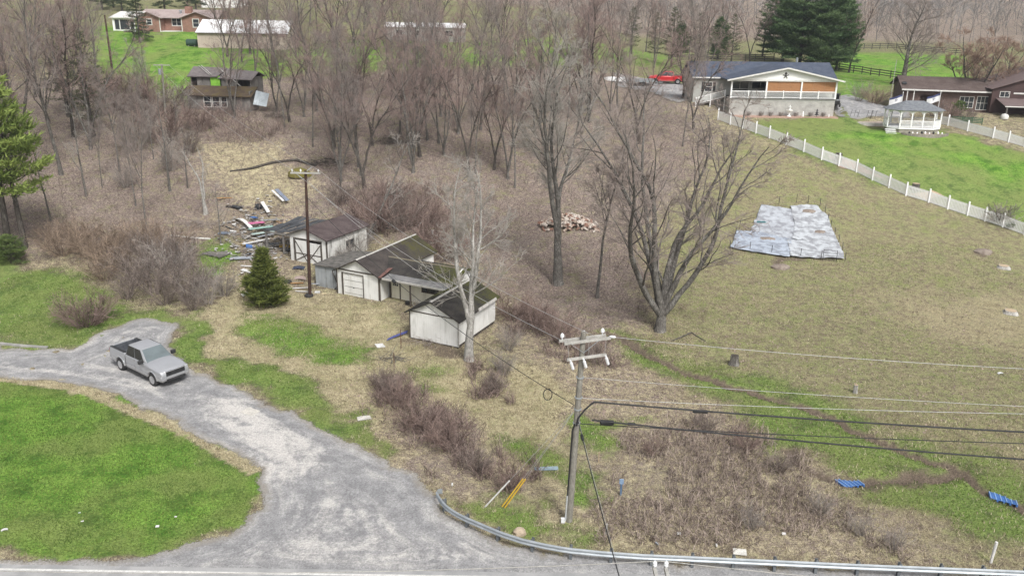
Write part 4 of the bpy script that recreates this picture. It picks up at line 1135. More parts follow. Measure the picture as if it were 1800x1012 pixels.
def shingle_mat(name, c1, c2, moss=0.0, moss_c=(.13, .13, .025), course=7.0, rust=None, moss_dir=None):
    m, nt, b = _nt(name)
    v = _coord(nt, "Object")
    n1 = _noise(nt, .8, 5, .7, v); n2 = _noise(nt, 7.0, 4, .75, v); n3 = _noise(nt, 26.0, 3, .7, v)
    br = nt.nodes.new("ShaderNodeTexBrick"); br.inputs["Scale"].default_value = course; br.inputs["Color1"].default_value = (.8, .8, .8, 1); br.inputs["Color2"].default_value = (1.15, 1.15, 1.15, 1); br.inputs["Mortar"].default_value = (.55, .55, .55, 1); br.inputs["Mortar Size"].default_value = .03
    sp = nt.nodes.new("ShaderNodeSeparateXYZ"); nt.links.new(v, sp.inputs[0])
    cb = nt.nodes.new("ShaderNodeCombineXYZ"); nt.links.new(_math(nt, 'ADD', sp.outputs[0], sp.outputs[1]), cb.inputs[0]); nt.links.new(_math(nt, 'MULTIPLY', sp.outputs[2], 2.2), cb.inputs[1])
    nt.links.new(cb.outputs[0], br.inputs["Vector"])
    c = _mix(nt, _map(nt, n1, .35, .65), c1, c2)
    c = _mix(nt, .6, c, _mix(nt, 1.0, c, br.outputs["Color"], 'MULTIPLY'))
    c = _mix(nt, 1.0, c, _map(nt, n3, .25, .75, .7, 1.3, False), 'MULTIPLY')
    c = _mix(nt, _map(nt, n2, .6, .72, 0, .3), c, tuple(min(.5, x * 1.9 + .01) for x in c1))
    if moss:
        t = _math(nt, 'ADD', _math(nt, 'MULTIPLY', n1, .5), _math(nt, 'MULTIPLY', n2, .5))
        if moss_dir is not None:
            gr = _map(nt, sp.outputs[moss_dir[0]], moss_dir[1], moss_dir[2], -.13, .05)
            t = _math(nt, 'ADD', t, gr)
        mc = _mix(nt, n2, moss_c, tuple(x * 1.6 for x in moss_c))
        c = _mix(nt, _map(nt, t, .57 - .13 * moss, .74 - .13 * moss, 0, .8), c, mc)
    nt.links.new(c, b.inputs["Base Color"])
    b.inputs["Roughness"].default_value = 1.0; b.inputs["Specular IOR Level"].default_value = .04
    _bump(nt, b, _math(nt, 'ADD', n3, br.outputs["Fac"]), .5, .02)
    return m
def brick_mat(name, c1, c2, mortar, sc=4.0):
    m, nt, b = _nt(name)
    v = _coord(nt, "Object"); sp = nt.nodes.new("ShaderNodeSeparateXYZ"); nt.links.new(v, sp.inputs[0])
    cb = nt.nodes.new("ShaderNodeCombineXYZ"); nt.links.new(_math(nt, 'ADD', sp.outputs[0], sp.outputs[1]), cb.inputs[0]); nt.links.new(sp.outputs[2], cb.inputs[1])
    br = nt.nodes.new("ShaderNodeTexBrick"); br.inputs["Scale"].default_value = sc
    nt.links.new(cb.outputs[0], br.inputs["Vector"])
    br.inputs["Color1"].default_value = (*c1, 1); br.inputs["Color2"].default_value = (*c2, 1); br.inputs["Mortar"].default_value = (*mortar, 1)
    n = _noise(nt, 1.2, 4, .7, v)
    c = _mix(nt, 1.0, br.outputs["Color"], _map(nt, n, .3, .7, .75, 1.2, False), 'MULTIPLY')
    nt.links.new(c, b.inputs["Base Color"]); b.inputs["Roughness"].default_value = .9
    _bump(nt, b, br.outputs["Fac"], -.5, .01)
    return m
def glass_mat(name, c=(.02, .024, .028), rough=.08):
    m, nt, b = _nt(name)
    n = _noise(nt, 1.5, 3, .6, _coord(nt, "Object"))
    nt.links.new(_mix(nt, n, c, tuple(x * 2.2 for x in c)), b.inputs["Base Color"])
    b.inputs["Roughness"].default_value = rough; b.inputs["Specular IOR Level"].default_value = .6
    return m
M_white = siding_mat("white_siding_weathered", (.74, .735, .71), (.66, .655, .625), 5.0, dirt=(.3, .29, .25), stain=.42)
M_cream = siding_mat("cream_siding", (.70, .67, .56), (.64, .61, .5), .8, dirt=(.33, .3, .22), stain=.25)
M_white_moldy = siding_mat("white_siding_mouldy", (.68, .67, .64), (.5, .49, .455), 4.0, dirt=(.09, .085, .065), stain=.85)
M_trim = mat("dark_brown_trim", (.06, .048, .04), (.10, .085, .07), rough=.7)
M_trim_w = mat("white_trim", (.66, .65, .62), (.56, .55, .52), rough=.6, amt=.12)
M_ridge = mat("pale_ridge_cap", (.46, .44, .41), (.32, .31, .28), scale=2, rough=.8)
M_roof = shingle_mat("dark_shingles", (.062, .057, .053), (.10, .092, .084))

M_roof_purple = shingle_mat("purple_brown_shingles", (.085, .066, .066), (.125, .10, .097))
M_roof_porch = mat("porch_roll_roofing", (.14, .14, .138), (.22, .215, .21), scale=1.5, rough=.95, spec=.05)
M_galv = mat("galvanised_steel", (.42, .45, .47), (.33, .36, .38), scale=2.0, rough=.45, metal=.55, amt=.1)
M_glass = glass_mat("window_glass")
M_greyply = siding_mat("grey_weathered_plywood", (.34, .36, .37), (.26, .275, .28), 1.0, dirt=(.14, .14, .13), stain=.7)
M_greywood = siding_mat("grey_bare_boards", (.22, .205, .19), (.15, .14, .13), 5.0, dirt=(.08, .072, .064), stain=.7)
M_concrete = mat("concrete", (.33, .32, .30), (.25, .245, .23), scale=1.5, rough=.9, amt=.2)
M_tar = mat("tar_paper", (.045, .047, .052), (.085, .09, .098), scale=1.6, rough=.8, fine=12)
M_redmat = mat("rust_red_mat", (.13, .05, .04), (.09, .04, .035))
M_black = mat("black_plastic", (.02, .02, .021), (.035, .035, .036), rough=.5)
M_rust = mat("rusty_metal", (.16, .08, .05), (.10, .05, .035), rough=.8)

def wall_cells(mb, u0, u1, z0, z1, holes, thick, xf=None):
    """rectangular wall in the u-z plane, front face at y=0, thickness backwards, with rectangular openings"""
    us = sorted({u0, u1, *[h[0] for h in holes], *[h[1] for h in holes]})
    zs = sorted({z0, z1, *[h[2] for h in holes], *[h[3] for h in holes]})
    old = mb.xf; mb.xf = xf
    for a, b in zip(us[:-1], us[1:]):
        run = None
        for c, d in zip(zs[:-1], zs[1:]):
            inside = any(h[0] - 1e-6 <= a and b <= h[1] + 1e-6 and h[2] - 1e-6 <= c and d <= h[3] + 1e-6 for h in holes)
            if inside:
                if run: mb.box(a, b, 0, thick, run[0], run[1]); run = None
            else:
                run = (run[0], d) if run else (c, d)
        if run: mb.box(a, b, 0, thick, run[0], run[1])
    mb.xf = old
def window(parent, u0, u1, z0, z1, xf, fm, gm=None, cols=1, rows=2, fw=.07, depth=.06, name="window", shutters=None):
    """frame proud of the wall, pane set back; frame and pane are sub-parts"""
    mb = MB(); mb.xf = xf
    o = .02
    mb.box(u0 - fw, u1 + fw, -o - .02, .05, z1, z1 + fw); mb.box(u0 - fw, u1 + fw, -o - .04, .05, z0 - fw, z0)
    mb.box(u0 - fw, u0, -o, .05, z0, z1); mb.box(u1, u1 + fw, -o, .05, z0, z1)
    for i in range(1, cols):
        u = u0 + (u1 - u0) * i / cols; mb.box(u - fw * .35, u + fw * .35, -.005, .05, z0, z1)
    w = mb.build(name, fm, parent)
    for i in range(cols):
        a = u0 + (u1 - u0) * i / cols + (fw * .35 if i else 0); b = u0 + (u1 - u0) * (i + 1) / cols - (fw * .35 if i < cols - 1 else 0)
        for j in range(rows):
            c = z0 + (z1 - z0) * j / rows; d = z0 + (z1 - z0) * (j + 1) / rows
            p = MB(); p.xf = xf; p.box(a + .004, b - .004, depth, depth + .02, c + (.03 if j else .004), d - .004); p.build("pane", gm or M_glass, w)
            if j:
                p = MB(); p.xf = xf; p.box(a + .004, b - .004, .01, depth - .003, c - .02, c + .028); p.build("sash_bar", fm, w)
    return w
def gable_roof(parent, x0, x1, y0, y1, ze, zr, xr, over, mats, axis='y', t=.1, cap=None, name="roof_slope"):
    """two slabs; ridge along axis at xr; eaves at x0/x1 (overhang already outside the walls)"""
    out = []
    def P(u, v, z): return (u, v, z) if axis == 'y' else (v, u, z)
    for k, (a, b) in enumerate(((x0, xr), (x1, xr))):
        sl = (zr - ze) / abs((xr - a)); e = a - over if k == 0 else a + over
        zz = ze - sl * over
        mb = MB(); mb.slab([P(e, y0 - over, zz), P(b, y0 - over, zr), P(b, y1 + over, zr), P(e, y1 + over, zz)], t)
        n = 14
        out.append(mb.build(name, mats[k], parent))
    if cap:
        mb = MB(); mb.slab([P(xr - .13, y0 - over, zr - .02), P(xr, y0 - over, zr + .035), P(xr, y1 + over, zr + .035), P(xr - .13, y1 + over, zr - .02)], .02)
        mb.slab([P(xr + .13, y0 - over, zr - .02), P(xr, y0 - over, zr + .035), P(xr, y1 + over, zr + .035), P(xr + .13, y1 + over, zr - .02)], .02)
        mb.build("ridge_cap", cap, parent)
    return out
def SIDE_R(x): return T(x, 0, 0) @ RZ(R(90))      # wall plane facing +x: u runs along +y
def SIDE_L(x): return T(x, 0, 0) @ RZ(R(-90))     # facing -x: u runs along -y

# ------------------------------------------------------------------ the white house with its garage wing
h1 = empty("white_house", (H_O[0], H_O[1], .52), HA, "run-down white house with dark mossy roofs, porch and garage wing", "house")
WH = 2.25; RZH = 3.35; RXH = -2.15
mb = MB()
wall_cells(mb, -4.4, 0, -.4, WH, [(-3.75, -1.7, -.4, 1.95)], .12)
mb.prism([(-4.4, WH), (0, WH), (RXH, RZH)], 'y', 0, .12)
mb.build("front_wall", M_white, h1)
mb = MB(); wall_cells(mb, .12, 8.8, -.4, WH, [], .12, T(0, 0, 0) @ RZ(R(90))); mb.build("side_wall", M_white, h1)
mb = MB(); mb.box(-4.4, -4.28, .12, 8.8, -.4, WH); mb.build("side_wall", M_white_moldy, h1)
mb = MB(); mb.box(-4.28, -.12, 8.68, 8.8, -.4, WH); mb.prism([(-4.4, WH), (0, WH), (RXH, RZH)], 'y', 8.68, 8.8); mb.build("back_wall", M_white, h1)
gd = MB(); gd.box(-3.75, -1.7, .07, .11, -.35, 1.95); gd = gd.build("garage_door", M_white, h1)
for z in (.2, .78, 1.36): q = MB(); q.box(-3.7, -1.75, .055, .069, z - .012, z + .012); q.build("panel_seam", M_trim, gd)
q = MB(); q.box(-2.78, -2.68, .03, .069, .72, .8); q.build("door_handle", M_black, gd)
for n_, b_ in (("door_post", (-3.9, -3.75, -.05, .05, -.35, 2.0)), ("door_post", (-1.7, -1.62, -.03, .05, -.35, 2.0)), ("door_lintel", (-3.9, -1.62, -.032, .05, 2.0, 2.06)), ("trim_band", (-4.42, .02, -.035, .0, WH - .02, WH + .09)), ("corner_post", (-.1, .05, -.05, .06, -.4, WH - .02)), ("corner_post", (-4.45, -4.36, -.04, .06, -.4, WH - .02))):
    mb = MB(); mb.box(*b_); mb.build(n_, M_trim, h1)
M_r1 = shingle_mat("garage_wing_shingles", (.058, .05, .047), (.09, .078, .072), 1.0, (.058, .058, .016), moss_dir=(1, 1.0, 9.5))
M_r1l = shingle_mat("garage_wing_shingles_moss", (.05, .044, .04), (.078, .07, .062), 1.4, (.078, .076, .017), moss_dir=(1, 1.5, 8))
gable_roof(h1, -4.4, 0, 0, 8.8, WH + .04, RZH + .1, RXH, .3, (M_r1l, M_r1), cap=M_ridge)
# lean-to on the left, sagging roof and plywood front
mb = MB()
for i in range(4):
    y0 = .55 + i * 1.4
    z = [2.02, 1.98, 1.84, 1.9, 1.8][i:i + 2]
    mb.slab([(-4.72, y0, WH - .12), (-4.72, y0 + 1.42, WH - .12), (-7.5, y0 + 1.42, z[1] + (.18 if i == 1 else 0)), (-7.5, y0, z[0])], .08)
mb.build("lean_to_roof", mat("lean_to_roofing", (.075, .07, .064), (.16, .15, .135), scale=2.5, fine=14), h1)
for k, (a, b) in enumerate(((-7.35, -6.2), (-6.2, -5.45), (-5.45, -4.45))):
    mb = MB(); mb.box(a + .01, b - .01, .7 + .03 * k, .75 + .03 * k, -.35, 1.9 + .06 * k); mb.build("plywood_sheet", M_greyply, h1)
mb = MB(); mb.box(-7.35, -7.28, .77, 6.0, -.35, 1.75); mb.build("side_wall", M_greyply, h1)
mb = MB(); mb.bar((-5.35, .64, -.1), (-4.6, .64, .75), .07, .03); mb.bar((-5.4, .62, 1.7), (-4.9, .62, .6), .07, .03); mb.build("brace", M_trim, h1)
# porch wing
M_capdark = mat("weathered_ridge", (.13, .11, .085), (.17, .15, .10), scale=2)
W2 = 6.3
mb = MB(); wall_cells(mb, .12, W2, -.3, 2.25, [(.12, .2, -.1, 2.0), (.3, 1.15, -.1, 2.0), (3.45, 4.95, 1.1, 1.85)], .12, T(0, 1.3, 0)); mb.build("porch_wall", M_cream, h1)
mb = MB(); mb.box(W2 - .12, W2, 1.42, 5.3, -.5, 2.25); mb.prism([(1.3, 2.25), (5.3, 2.25), (3.3, 3.0)], 'x', W2 - .12, W2); mb.build("end_wall", M_white, h1)
mb = MB(); mb.box(.12, W2 - .12, 5.18, 5.3, -.5, 2.25); mb.build("back_wall", M_white, h1)
gable_roof(h1, 1.3, 5.3, -1.3, W2, 2.35, 2.95, 3.3, .28, (M_roof, M_roof), axis='x', cap=M_capdark)
M_r2 = shingle_mat("porch_wing_shingles", (.045, .042, .04), (.075, .068, .062), 1.1, (.06, .065, .014), moss_dir=(0, -.5, 7.0))
for o in h1.children:
    if o.name.startswith("roof_slope") and o.data.materials[0] == M_roof: o.data.materials[0] = M_r2
mb = MB(); mb.slab([(.32, 1.04, 2.26), (W2 + .3, 1.04, 2.26), (W2 + .3, .02, 2.13), (.32, .02, 2.13)], .06); pr = mb.build("porch_roof", M_roof_porch, h1)
mb = MB(); mb.box(.3, W2 + .3, -.08, .015, 2.0, 2.15); mb.build("gutter", M_ridge, h1)
mb = MB(); mb.slab([(.1, -.3, 2.27), (.34, -.3, 2.25), (.36, 1.5, 2.62), (-.05, 1.5, 2.58)], .04); mb.build("flashing", mat("red_brown_flashing", (.13, .07, .06), (.17, .09, .075)), h1)
for x in (3.0, 6.1): mb = MB(); mb.box(x - .06, x + .06, .05, .17, -.08, 2.05); mb.build("porch_post", M_trim, h1)
mb = MB(); mb.box(.1, W2 + .2, -.25, 1.29, -.45, -.08); mb.build("porch_slab", M_concrete, h1)
door = MB(); door.box(.32, 1.13, 1.34, 1.39, -.06, 1.98); door = door.build("front_door", M_cream, h1)
for i in range(3):
    for j in range(3): q = MB(); q.box(.47 + i * .18, .61 + i * .18, 1.32, 1.338, 1.12 + j * .25, 1.32 + j * .25); q.build("pane", M_glass, door)
q = MB(); q.box(.125, .195, 1.38, 1.4, -.06, 1.98); q.build("storm_panel", M_glass, h1)
for a, b in ((.125, .17), (.2, .29), (1.16, 1.25)): q = MB(); q.box(a, b, 1.26, 1.299, -.08, 2.06); q.build("door_jamb", M_trim, h1)
window(h1, 3.45, 4.95, 1.1, 1.85, T(0, 1.3, 0), M_trim, cols=3, rows=1, fw=.09)
mb = MB(); mb.box(.35, 1.3, .3, 1.0, -.08, -.06); tag(mb.build("door_mat", M_redmat), "rust red mat on the porch by the front door", "mat").matrix_world = T(H_O[0], H_O[1], .525) @ RZ(HA)
def place_local(o, org, z, a): o.matrix_world = T(org[0], org[1], z) @ RZ(a) @ o.matrix_world
# things on the porch: pot and a spoked wheel
mb = MB(); mb.lathe([(.02, 0), (.17, 0), (.21, .3), (.23, .32), (.2, .33)], 12)
o = tag(mb.build("plant_pot", M_black, smooth=True), "black pot standing on the porch slab", "pot"); o.location = (2.75, -.6, -.08); o.matrix_world = T(H_O[0], H_O[1], .525) @ RZ(HA) @ T(2.45, .5, -.08)
whl = empty("cart_wheel", (0, 0, 0), 0, "pale spoked wheel leaning by the porch post", "wheel")
mb = MB(); mb.tube([(.36 * math.cos(a), 0, .36 * math.sin(a)) for a in np.linspace(0, 2 * math.pi, 21)], .028, 6, False); mb.build("rim", M_ridge, whl)
for k in range(6):
    q = MB(); a = k * math.pi / 3; q.bar((.03 * math.cos(a), 0, .03 * math.sin(a)), (.35 * math.cos(a), 0, .35 * math.sin(a)), .02); q.build("spoke", M_ridge, whl)
whl.matrix_world = T(H_O[0], H_O[1], .525) @ RZ(HA) @ T(3.35, .45, .3) @ RX(R(-12))

# ------------------------------------------------------------------ small white garage
g1 = empty("white_garage", (G_O[0], G_O[1], .08), HA, "small white plank garage with mossy gable roof behind the pale twin tree", "garage")
GL, GW, GRX, GRZ, GWH = 6.0, 4.3, -2.25, 3.35, 2.35
mb = MB(); wall_cells(mb, -GW, 0, .12, GWH, [], .12); mb.prism([(-GW, GWH), (0, GWH), (GRX, GRZ)], 'y', 0, .12); mb.build("front_wall", M_white, g1)
mb = MB(); mb.box(-.12, 0, .12, GL, .25, GWH); mb.build("side_wall", M_white, g1)
mb = MB(); mb.box(-GW, -GW + .12, .12, GL, .12, GWH); mb.build("side_wall", M_white, g1)
mb = MB(); mb.box(-GW + .12, -.12, GL - .12, GL, .12, GWH); mb.prism([(-GW, GWH), (0, GWH), (GRX, GRZ)], 'y', GL - .12, GL); mb.build("back_wall", M_white, g1)
mb = MB(); mb.box(-GW + .04, -.04, .04, GL - .04, -.5, .12); mb.build("sill_beam", M_trim, g1)
for b_ in ((-GW - .02, .02, -.03, .0, GWH - .06, GWH + .02),): mb = MB(); mb.box(*b_); mb.build("trim_band", M_trim, g1)
for x in (-.06, -GW - .03): mb = MB(); mb.box(x, x + .09, -.03, .05, .12, GWH - .06); mb.build("corner_trim", M_ridge if x > -1 else M_trim, g1)
M_gr = shingle_mat("garage_shingles", (.045, .042, .039), (.075, .068, .062), 1.0, (.055, .058, .015), moss_dir=(1, -.5, 6.5))
M_gl = shingle_mat("garage_shingles_left", (.038, .036, .034), (.062, .058, .053), 1.3, (.072, .076, .016), moss_dir=(1, .0, 5.5))
gable_roof(g1, -GW, 0, 0, GL, GWH + .04, GRZ + .1, GRX, .3, (M_gl, M_gr), cap=M_ridge)
q = MB(); q.slab([(.28, 2.6, 2.42), (.28, 5.6, 2.42), (.36, 5.6, 2.2), (.36, 2.6, 2.2)], .02); q.build("fascia", M_ridge, g1)

# ------------------------------------------------------------------ work shed with lean-to
s1 = empty("work_shed", (S_O[0], S_O[1], 1.25), HA, "white work shed with cross-braced double doors and purplish roof", "shed")
SL, SW, SRX, SRZ, SWH = 6.2, 4.3, -2.3, 3.3, 2.6
mb = MB(); wall_cells(mb, -SW, 0, -.3, SWH, [(-3.8, -.65, -.3, 2.2)], .12); mb.prism([(-SW, SWH), (0, SWH), (SRX, SRZ)], 'y', 0, .12); mb.build("front_wall", M_white, s1)
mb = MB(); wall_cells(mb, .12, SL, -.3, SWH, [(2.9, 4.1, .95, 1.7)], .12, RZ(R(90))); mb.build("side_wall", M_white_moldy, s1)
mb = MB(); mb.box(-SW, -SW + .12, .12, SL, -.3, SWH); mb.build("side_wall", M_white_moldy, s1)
mb = MB(); mb.box(-SW + .12, -.12, SL - .12, SL, -.3, SWH); mb.prism([(-SW, SWH), (0, SWH), (SRX, SRZ)], 'y', SL - .12, SL); mb.build("back_wall", M_white, s1)
window(s1, 2.9, 4.1, .95, 1.7, RZ(R(90)), M_greywood, cols=2, rows=1, fw=.06)
for a, b, dz in ((-3.77, -2.25, .2), (-2.2, -.68, .08)):
    d_ = MB(); d_.box(a, b, .02, .07, -.25, 1.9 + dz); d_ = d_.build("shed_door", M_white, s1)
    f = [((a + .05, .0, -.25), (a + .05, .0, 1.9 + dz)), ((b - .05, .0, -.25), (b - .05, .0, 1.9 + dz)), ((a + .1, .0, .82), (b - .1, .0, .82))]
    f += [((a + .1, -.012, 1.8 + dz), (b - .1, -.012, .1)), ((a + .1, -.024, .1), (b - .1, -.024, .78))] if a < -3 else [((b - .1, -.012, 1.8 + dz), (a + .1, -.012, .3)), ((a + .1, -.024, .78), (b - .1, -.024, -.15))]
    for p0, p1 in f: q = MB(); q.bar(p0, p1, .02, .085, up=(0, 0, 1)) if abs(p0[2] - p1[2]) < .01 else q.bar(p0, p1, .085, .02, up=(0, 1, 0)); q.build("door_brace", M_trim, d_)
for b_ in ((-3.88, -3.8, -.03, .03, -.3, 2.22), (-.65, -.57, -.03, .03, -.3, 2.22), (-3.88, -.57, -.032, .03, 2.22, 2.31), (-.1, .04, -.04, .05, -.3, SWH - .05)): mb = MB(); mb.box(*b_); mb.build("door_trim", M_trim, s1)
gable_roof(s1, -SW, 0, 0, SL, SWH + .04, SRZ + .08, SRX, .28, (M_roof, M_roof_purple), cap=M_roof_purple)
# open lean-to: sheets of tar paper over poles
lt = empty("lean_to", (S_O[0], S_O[1], 1.25), HA, "collapsing black tar-paper lean-to on posts beside the work shed", "shelter")
rg_ = random.Random(3)
for i in range(5):
    x0 = -8.5 + i * .8
    for j in range(2):
        y0 = 1.1 + j * 2.6 + rg_.uniform(-.1, .1)
        z0 = 2.1 + rg_.uniform(-.06, .1) + .03 * i; z1 = 2.2 + rg_.uniform(-.1, .15) + .035 * i
        mb = MB(); mb.slab([(x0, y0, z0), (x0 + .84, y0, z0 + .05), (x0 + .84 + rg_.uniform(-.1, .1), y0 + 2.7, z1 + .12), (x0 + rg_.uniform(-.1, .1), y0 + 2.7, z1)], .03); mb.build("roof_sheet", M_tar, lt)
for i in range(7):
    x0 = rg_.uniform(-8, -5.5); y0 = rg_.uniform(1.3, 4.2); q = MB(); q.bar((x0, y0, 2.36), (x0 + rg_.uniform(-.4, .8), y0 + rg_.uniform(1, 2.0), 2.48), .09, .05); q.build("batten", M_tar if i % 2 else M_greywood, lt)
for x, y in ((-8.3, 1.25), (-8.3, 6.1), (-6.2, 1.25)): q = MB(); q.box(x - .08, x + .08, y - .08, y + .08, -.4, 2.05); q.build("post", M_greywood, lt)
q = MB(); q.box(-8.5, -4.5, 1.12, 1.24, 1.9, 2.06); q.build("beam", M_greywood, lt)
for i in range(5): q = MB(); x = -7.8 + i * .65; q.bar((x, rg_.uniform(1.2, 2.5), -.1), (x + rg_.uniform(.6, 1.4), rg_.uniform(1.2, 3), rg_.uniform(1.0, 1.6)), .14, .05); q.build("leaning_board", M_greywood, lt)
# ------------------------------------------------------------------ white ranch house with the gabled porch
M_roof_blue = shingle_mat("slate_blue_shingles", (.075, .09, .125), (.105, .12, .155), course=5)
M_vinyl = siding_mat("grey_vinyl", (.40, .40, .37), (.36, .36, .335), 6.0, horiz=True, stain=.1)
M_vinyl_w = siding_mat("white_vinyl", (.84, .84, .83), (.80, .80, .79), 6.0, horiz=True, stain=.03)
M_pvc = mat("white_vinyl_fence", (.84, .84, .83), (.79, .79, .78), rough=.45, amt=.05)
M_block = brick_mat("pale_concrete_block", (.42, .41, .38), (.36, .35, .325), (.30, .29, .27), 2.4)
M_shade = mat("bamboo_shade", (.36, .18, .085), (.28, .14, .065), scale=3, stretch=(1, 1, 12), rough=.8)
M_mulch = mat("red_mulch", (.33, .21, .165), (.42, .30, .25), scale=5, fine=30, amt=.4)
M_stone = mat("wall_stone", (.25, .22, .19), (.34, .31, .27), scale=3, bump=.5)
WA = R(1.5)
w1 = empty("ranch_house", (W_O[0], W_O[1], 10.0), WA, "long grey and white house with slate-blue roof and gabled porch", "house")
FL, EV, PK, PW, PD = 2.4, 4.85, 6.5, 14.5, 3.6
mb = MB(); mb.box(0, PW, .06, PD, -.6, FL - .16); mb.build("foundation_wall", M_block, w1)
mb = MB(); mb.box(-.15, PW + .15, -.1, PD, FL - .155, FL); mb.build("porch_floor", mat("porch_deck_edge", (.16, .16, .15), (.12, .12, .115)), w1)
mb = MB(); wall_cells(mb, -4.3, PW + .9, -.6, EV, [(-2.7, -1.75, 2.9, 4.1), (1.0, 3.4, FL + .05, 4.2), (3.9, 6.3, FL + .9, 4.2)], .15, T(0, PD, 0)); mb.build("front_wall", M_vinyl, w1)
mb = MB(); mb.box(-4.3, -4.15, PD + .15, 10.6, -.6, EV); mb.prism([(PD, EV), (10.6, EV), (7.1, 6.65)], 'x', -4.3, -4.15); mb.build("end_wall", M_vinyl, w1)
mb = MB(); mb.box(PW + .75, PW + .9, PD + .15, 10.6, -.6, EV); mb.prism([(PD, EV), (10.6, EV), (7.1, 6.65)], 'x', PW + .75, PW + .9); mb.build("end_wall", M_vinyl, w1)
mb = MB(); mb.box(-4.15, PW + .75, 10.45, 10.6, -.6, EV); mb.build("back_wall", M_vinyl, w1)
gable_roof(w1, PD, 10.6, -4.3, PW + .9, EV + .05, 6.75, 7.1, .4, (M_roof_blue, M_roof_blue), axis='x', t=.14)
for a, b in ((1.0, 3.4), (3.9, 6.3)): window(w1, a, b, FL + .9, 4.2, T(0, PD, 0), M_trim_w, cols=2, rows=1, fw=.08)
window(w1, -2.7, -1.75, 2.9, 4.1, T(0, PD, 0), M_trim_w, cols=1, rows=2, fw=.09)
for a in (-3.2, -1.6): mb = MB(); mb.box(a, a + .36, PD - .05, PD - .003, 2.85, 4.15); mb.build("shutter", M_black, w1)
mb = MB(); mb.prism([(-.5, EV + .05), (PW + .5, EV + .05), (PW / 2 + .1, PK - .05)], 'y', -.08, .04); mb.build("porch_gable", M_vinyl_w, w1)
gable_roof(w1, -.4, PW + .4, -.25, 7.2, EV + .1, PK + .1, PW / 2 + .1, .35, (M_roof_blue, M_roof_blue), t=.12, name="porch_roof_slope")
for sgn, xe in ((-1, -.78), (1, PW + .78)):
    mb = MB(); mb.bar((PW / 2 + .1, -.63, PK - .03), (xe, -.63, EV - .06), .05, .2); mb.build("rake_board", M_trim_w, w1)
mb = MB(); mb.box(-.12, PW + .12, -.07, .09, EV - .16, EV + .05); mb.build("porch_beam", M_trim_w, w1)
mb = MB(); mb.box(-4.7, -.05, PD - .46, PD - .4, EV - .16, EV + .02); mb.build("gutter", M_trim_w, w1)
q = MB()
for k in range(5):
    a = k * 1.257 + .3; q.bar((PW / 2, -.12, 5.45), (PW / 2 + .42 * math.cos(a), -.12, 5.45 + .42 * math.sin(a)), .11, .05, up=(0, 1, 0))
q.lathe([(.05, -.04), (.16, -.04), (.16, .04), (.05, .04)], 8, (PW / 2, -.13, 5.75), 'y'); q.build("gable_ornament", mat("dark_iron", (.07, .065, .06)), w1)
posts = [0.06, 4.85, 9.65, PW - .06]
for x in posts: mb = MB(); mb.box(x - .1, x + .1, -.03, .07, FL, EV - .16); mb.build("porch_post", M_pvc, w1)
mids = [2.45, 7.25, 12.1]
for x in mids: mb = MB(); mb.box(x - .07, x + .07, -.04, .08, FL, FL + 1.05); mb.build("rail_post", M_pvc, w1)
xs_ = sorted(posts + mids)
for a, b in zip(xs_[:-1], xs_[1:]):
    mb = MB(); mb.box(a + .1, b - .1, -.01, .06, FL + .88, FL + .98); mb.box(a + .1, b - .1, -.01, .06, FL + .08, FL + .15); mb.build("hand_rail", M_pvc, w1)
    mb = MB()
    for x in np.arange(a + .2, b - .12, .125): mb.box(x - .018, x + .018, .008, .042, FL + .15, FL + .88)
    tag(mb.build("balusters", M_pvc, w1), kind="stuff")
for a, b in ((4.97, 6.55), (6.57, 8.15), (8.17, 9.53), (9.77, 11.3), (11.32, 12.9), (12.92, PW - .18)):
    mb = MB(); mb.box(a, b, .1, .13, FL + .75, EV - .17); mb.build("bamboo_shade", M_shade, w1)
mb = MB(); mb.tube([(11.5, 8.5, 5.9), (11.5, 8.5, 7.3)], .15, 10); mb.build("flue", M_galv, w1)
mb = MB(); mb.box(-.02, PW + .02, .055, .2, FL - .35, FL - .157); mb.build("rim_board", M_vinyl_w, w1)
# ramp
for k, (x0, z0, x1, z1) in enumerate(((-.1, 2.25, -4.2, 1.15),)):
    mb = MB(); mb.slab([(x0, 2.2, z0), (x1, 2.2, z1), (x1, 3.4, z1), (x0, 3.4, z0)], .15); mb.build("ramp", M_greywood, w1)
    mb = MB(); mb.bar((x0, 2.2, z0 + .95), (x1, 2.2, z1 + .95), .06, .09); mb.bar((x0, 2.2, z0 + .12), (x1, 2.2, z1 + .12), .06, .07); mb.build("ramp_rail", M_pvc, w1)
    mb = MB()
    for t in np.linspace(.02, .98, 30): mb.box(x0 + (x1 - x0) * t - .018, x0 + (x1 - x0) * t + .018, 2.19, 2.21, z0 + (z1 - z0) * t + .1, z0 + (z1 - z0) * t + .93)
    tag(mb.build("balusters", M_pvc, w1), kind="stuff")
    for t in (0.02, .5, .99): mb = MB(); mb.box(x0 + (x1 - x0) * t - .06, x0 + (x1 - x0) * t + .06, 2.12, 2.26, -.4, z0 + (z1 - z0) * t + 1.05); mb.build("ramp_post", M_pvc, w1)
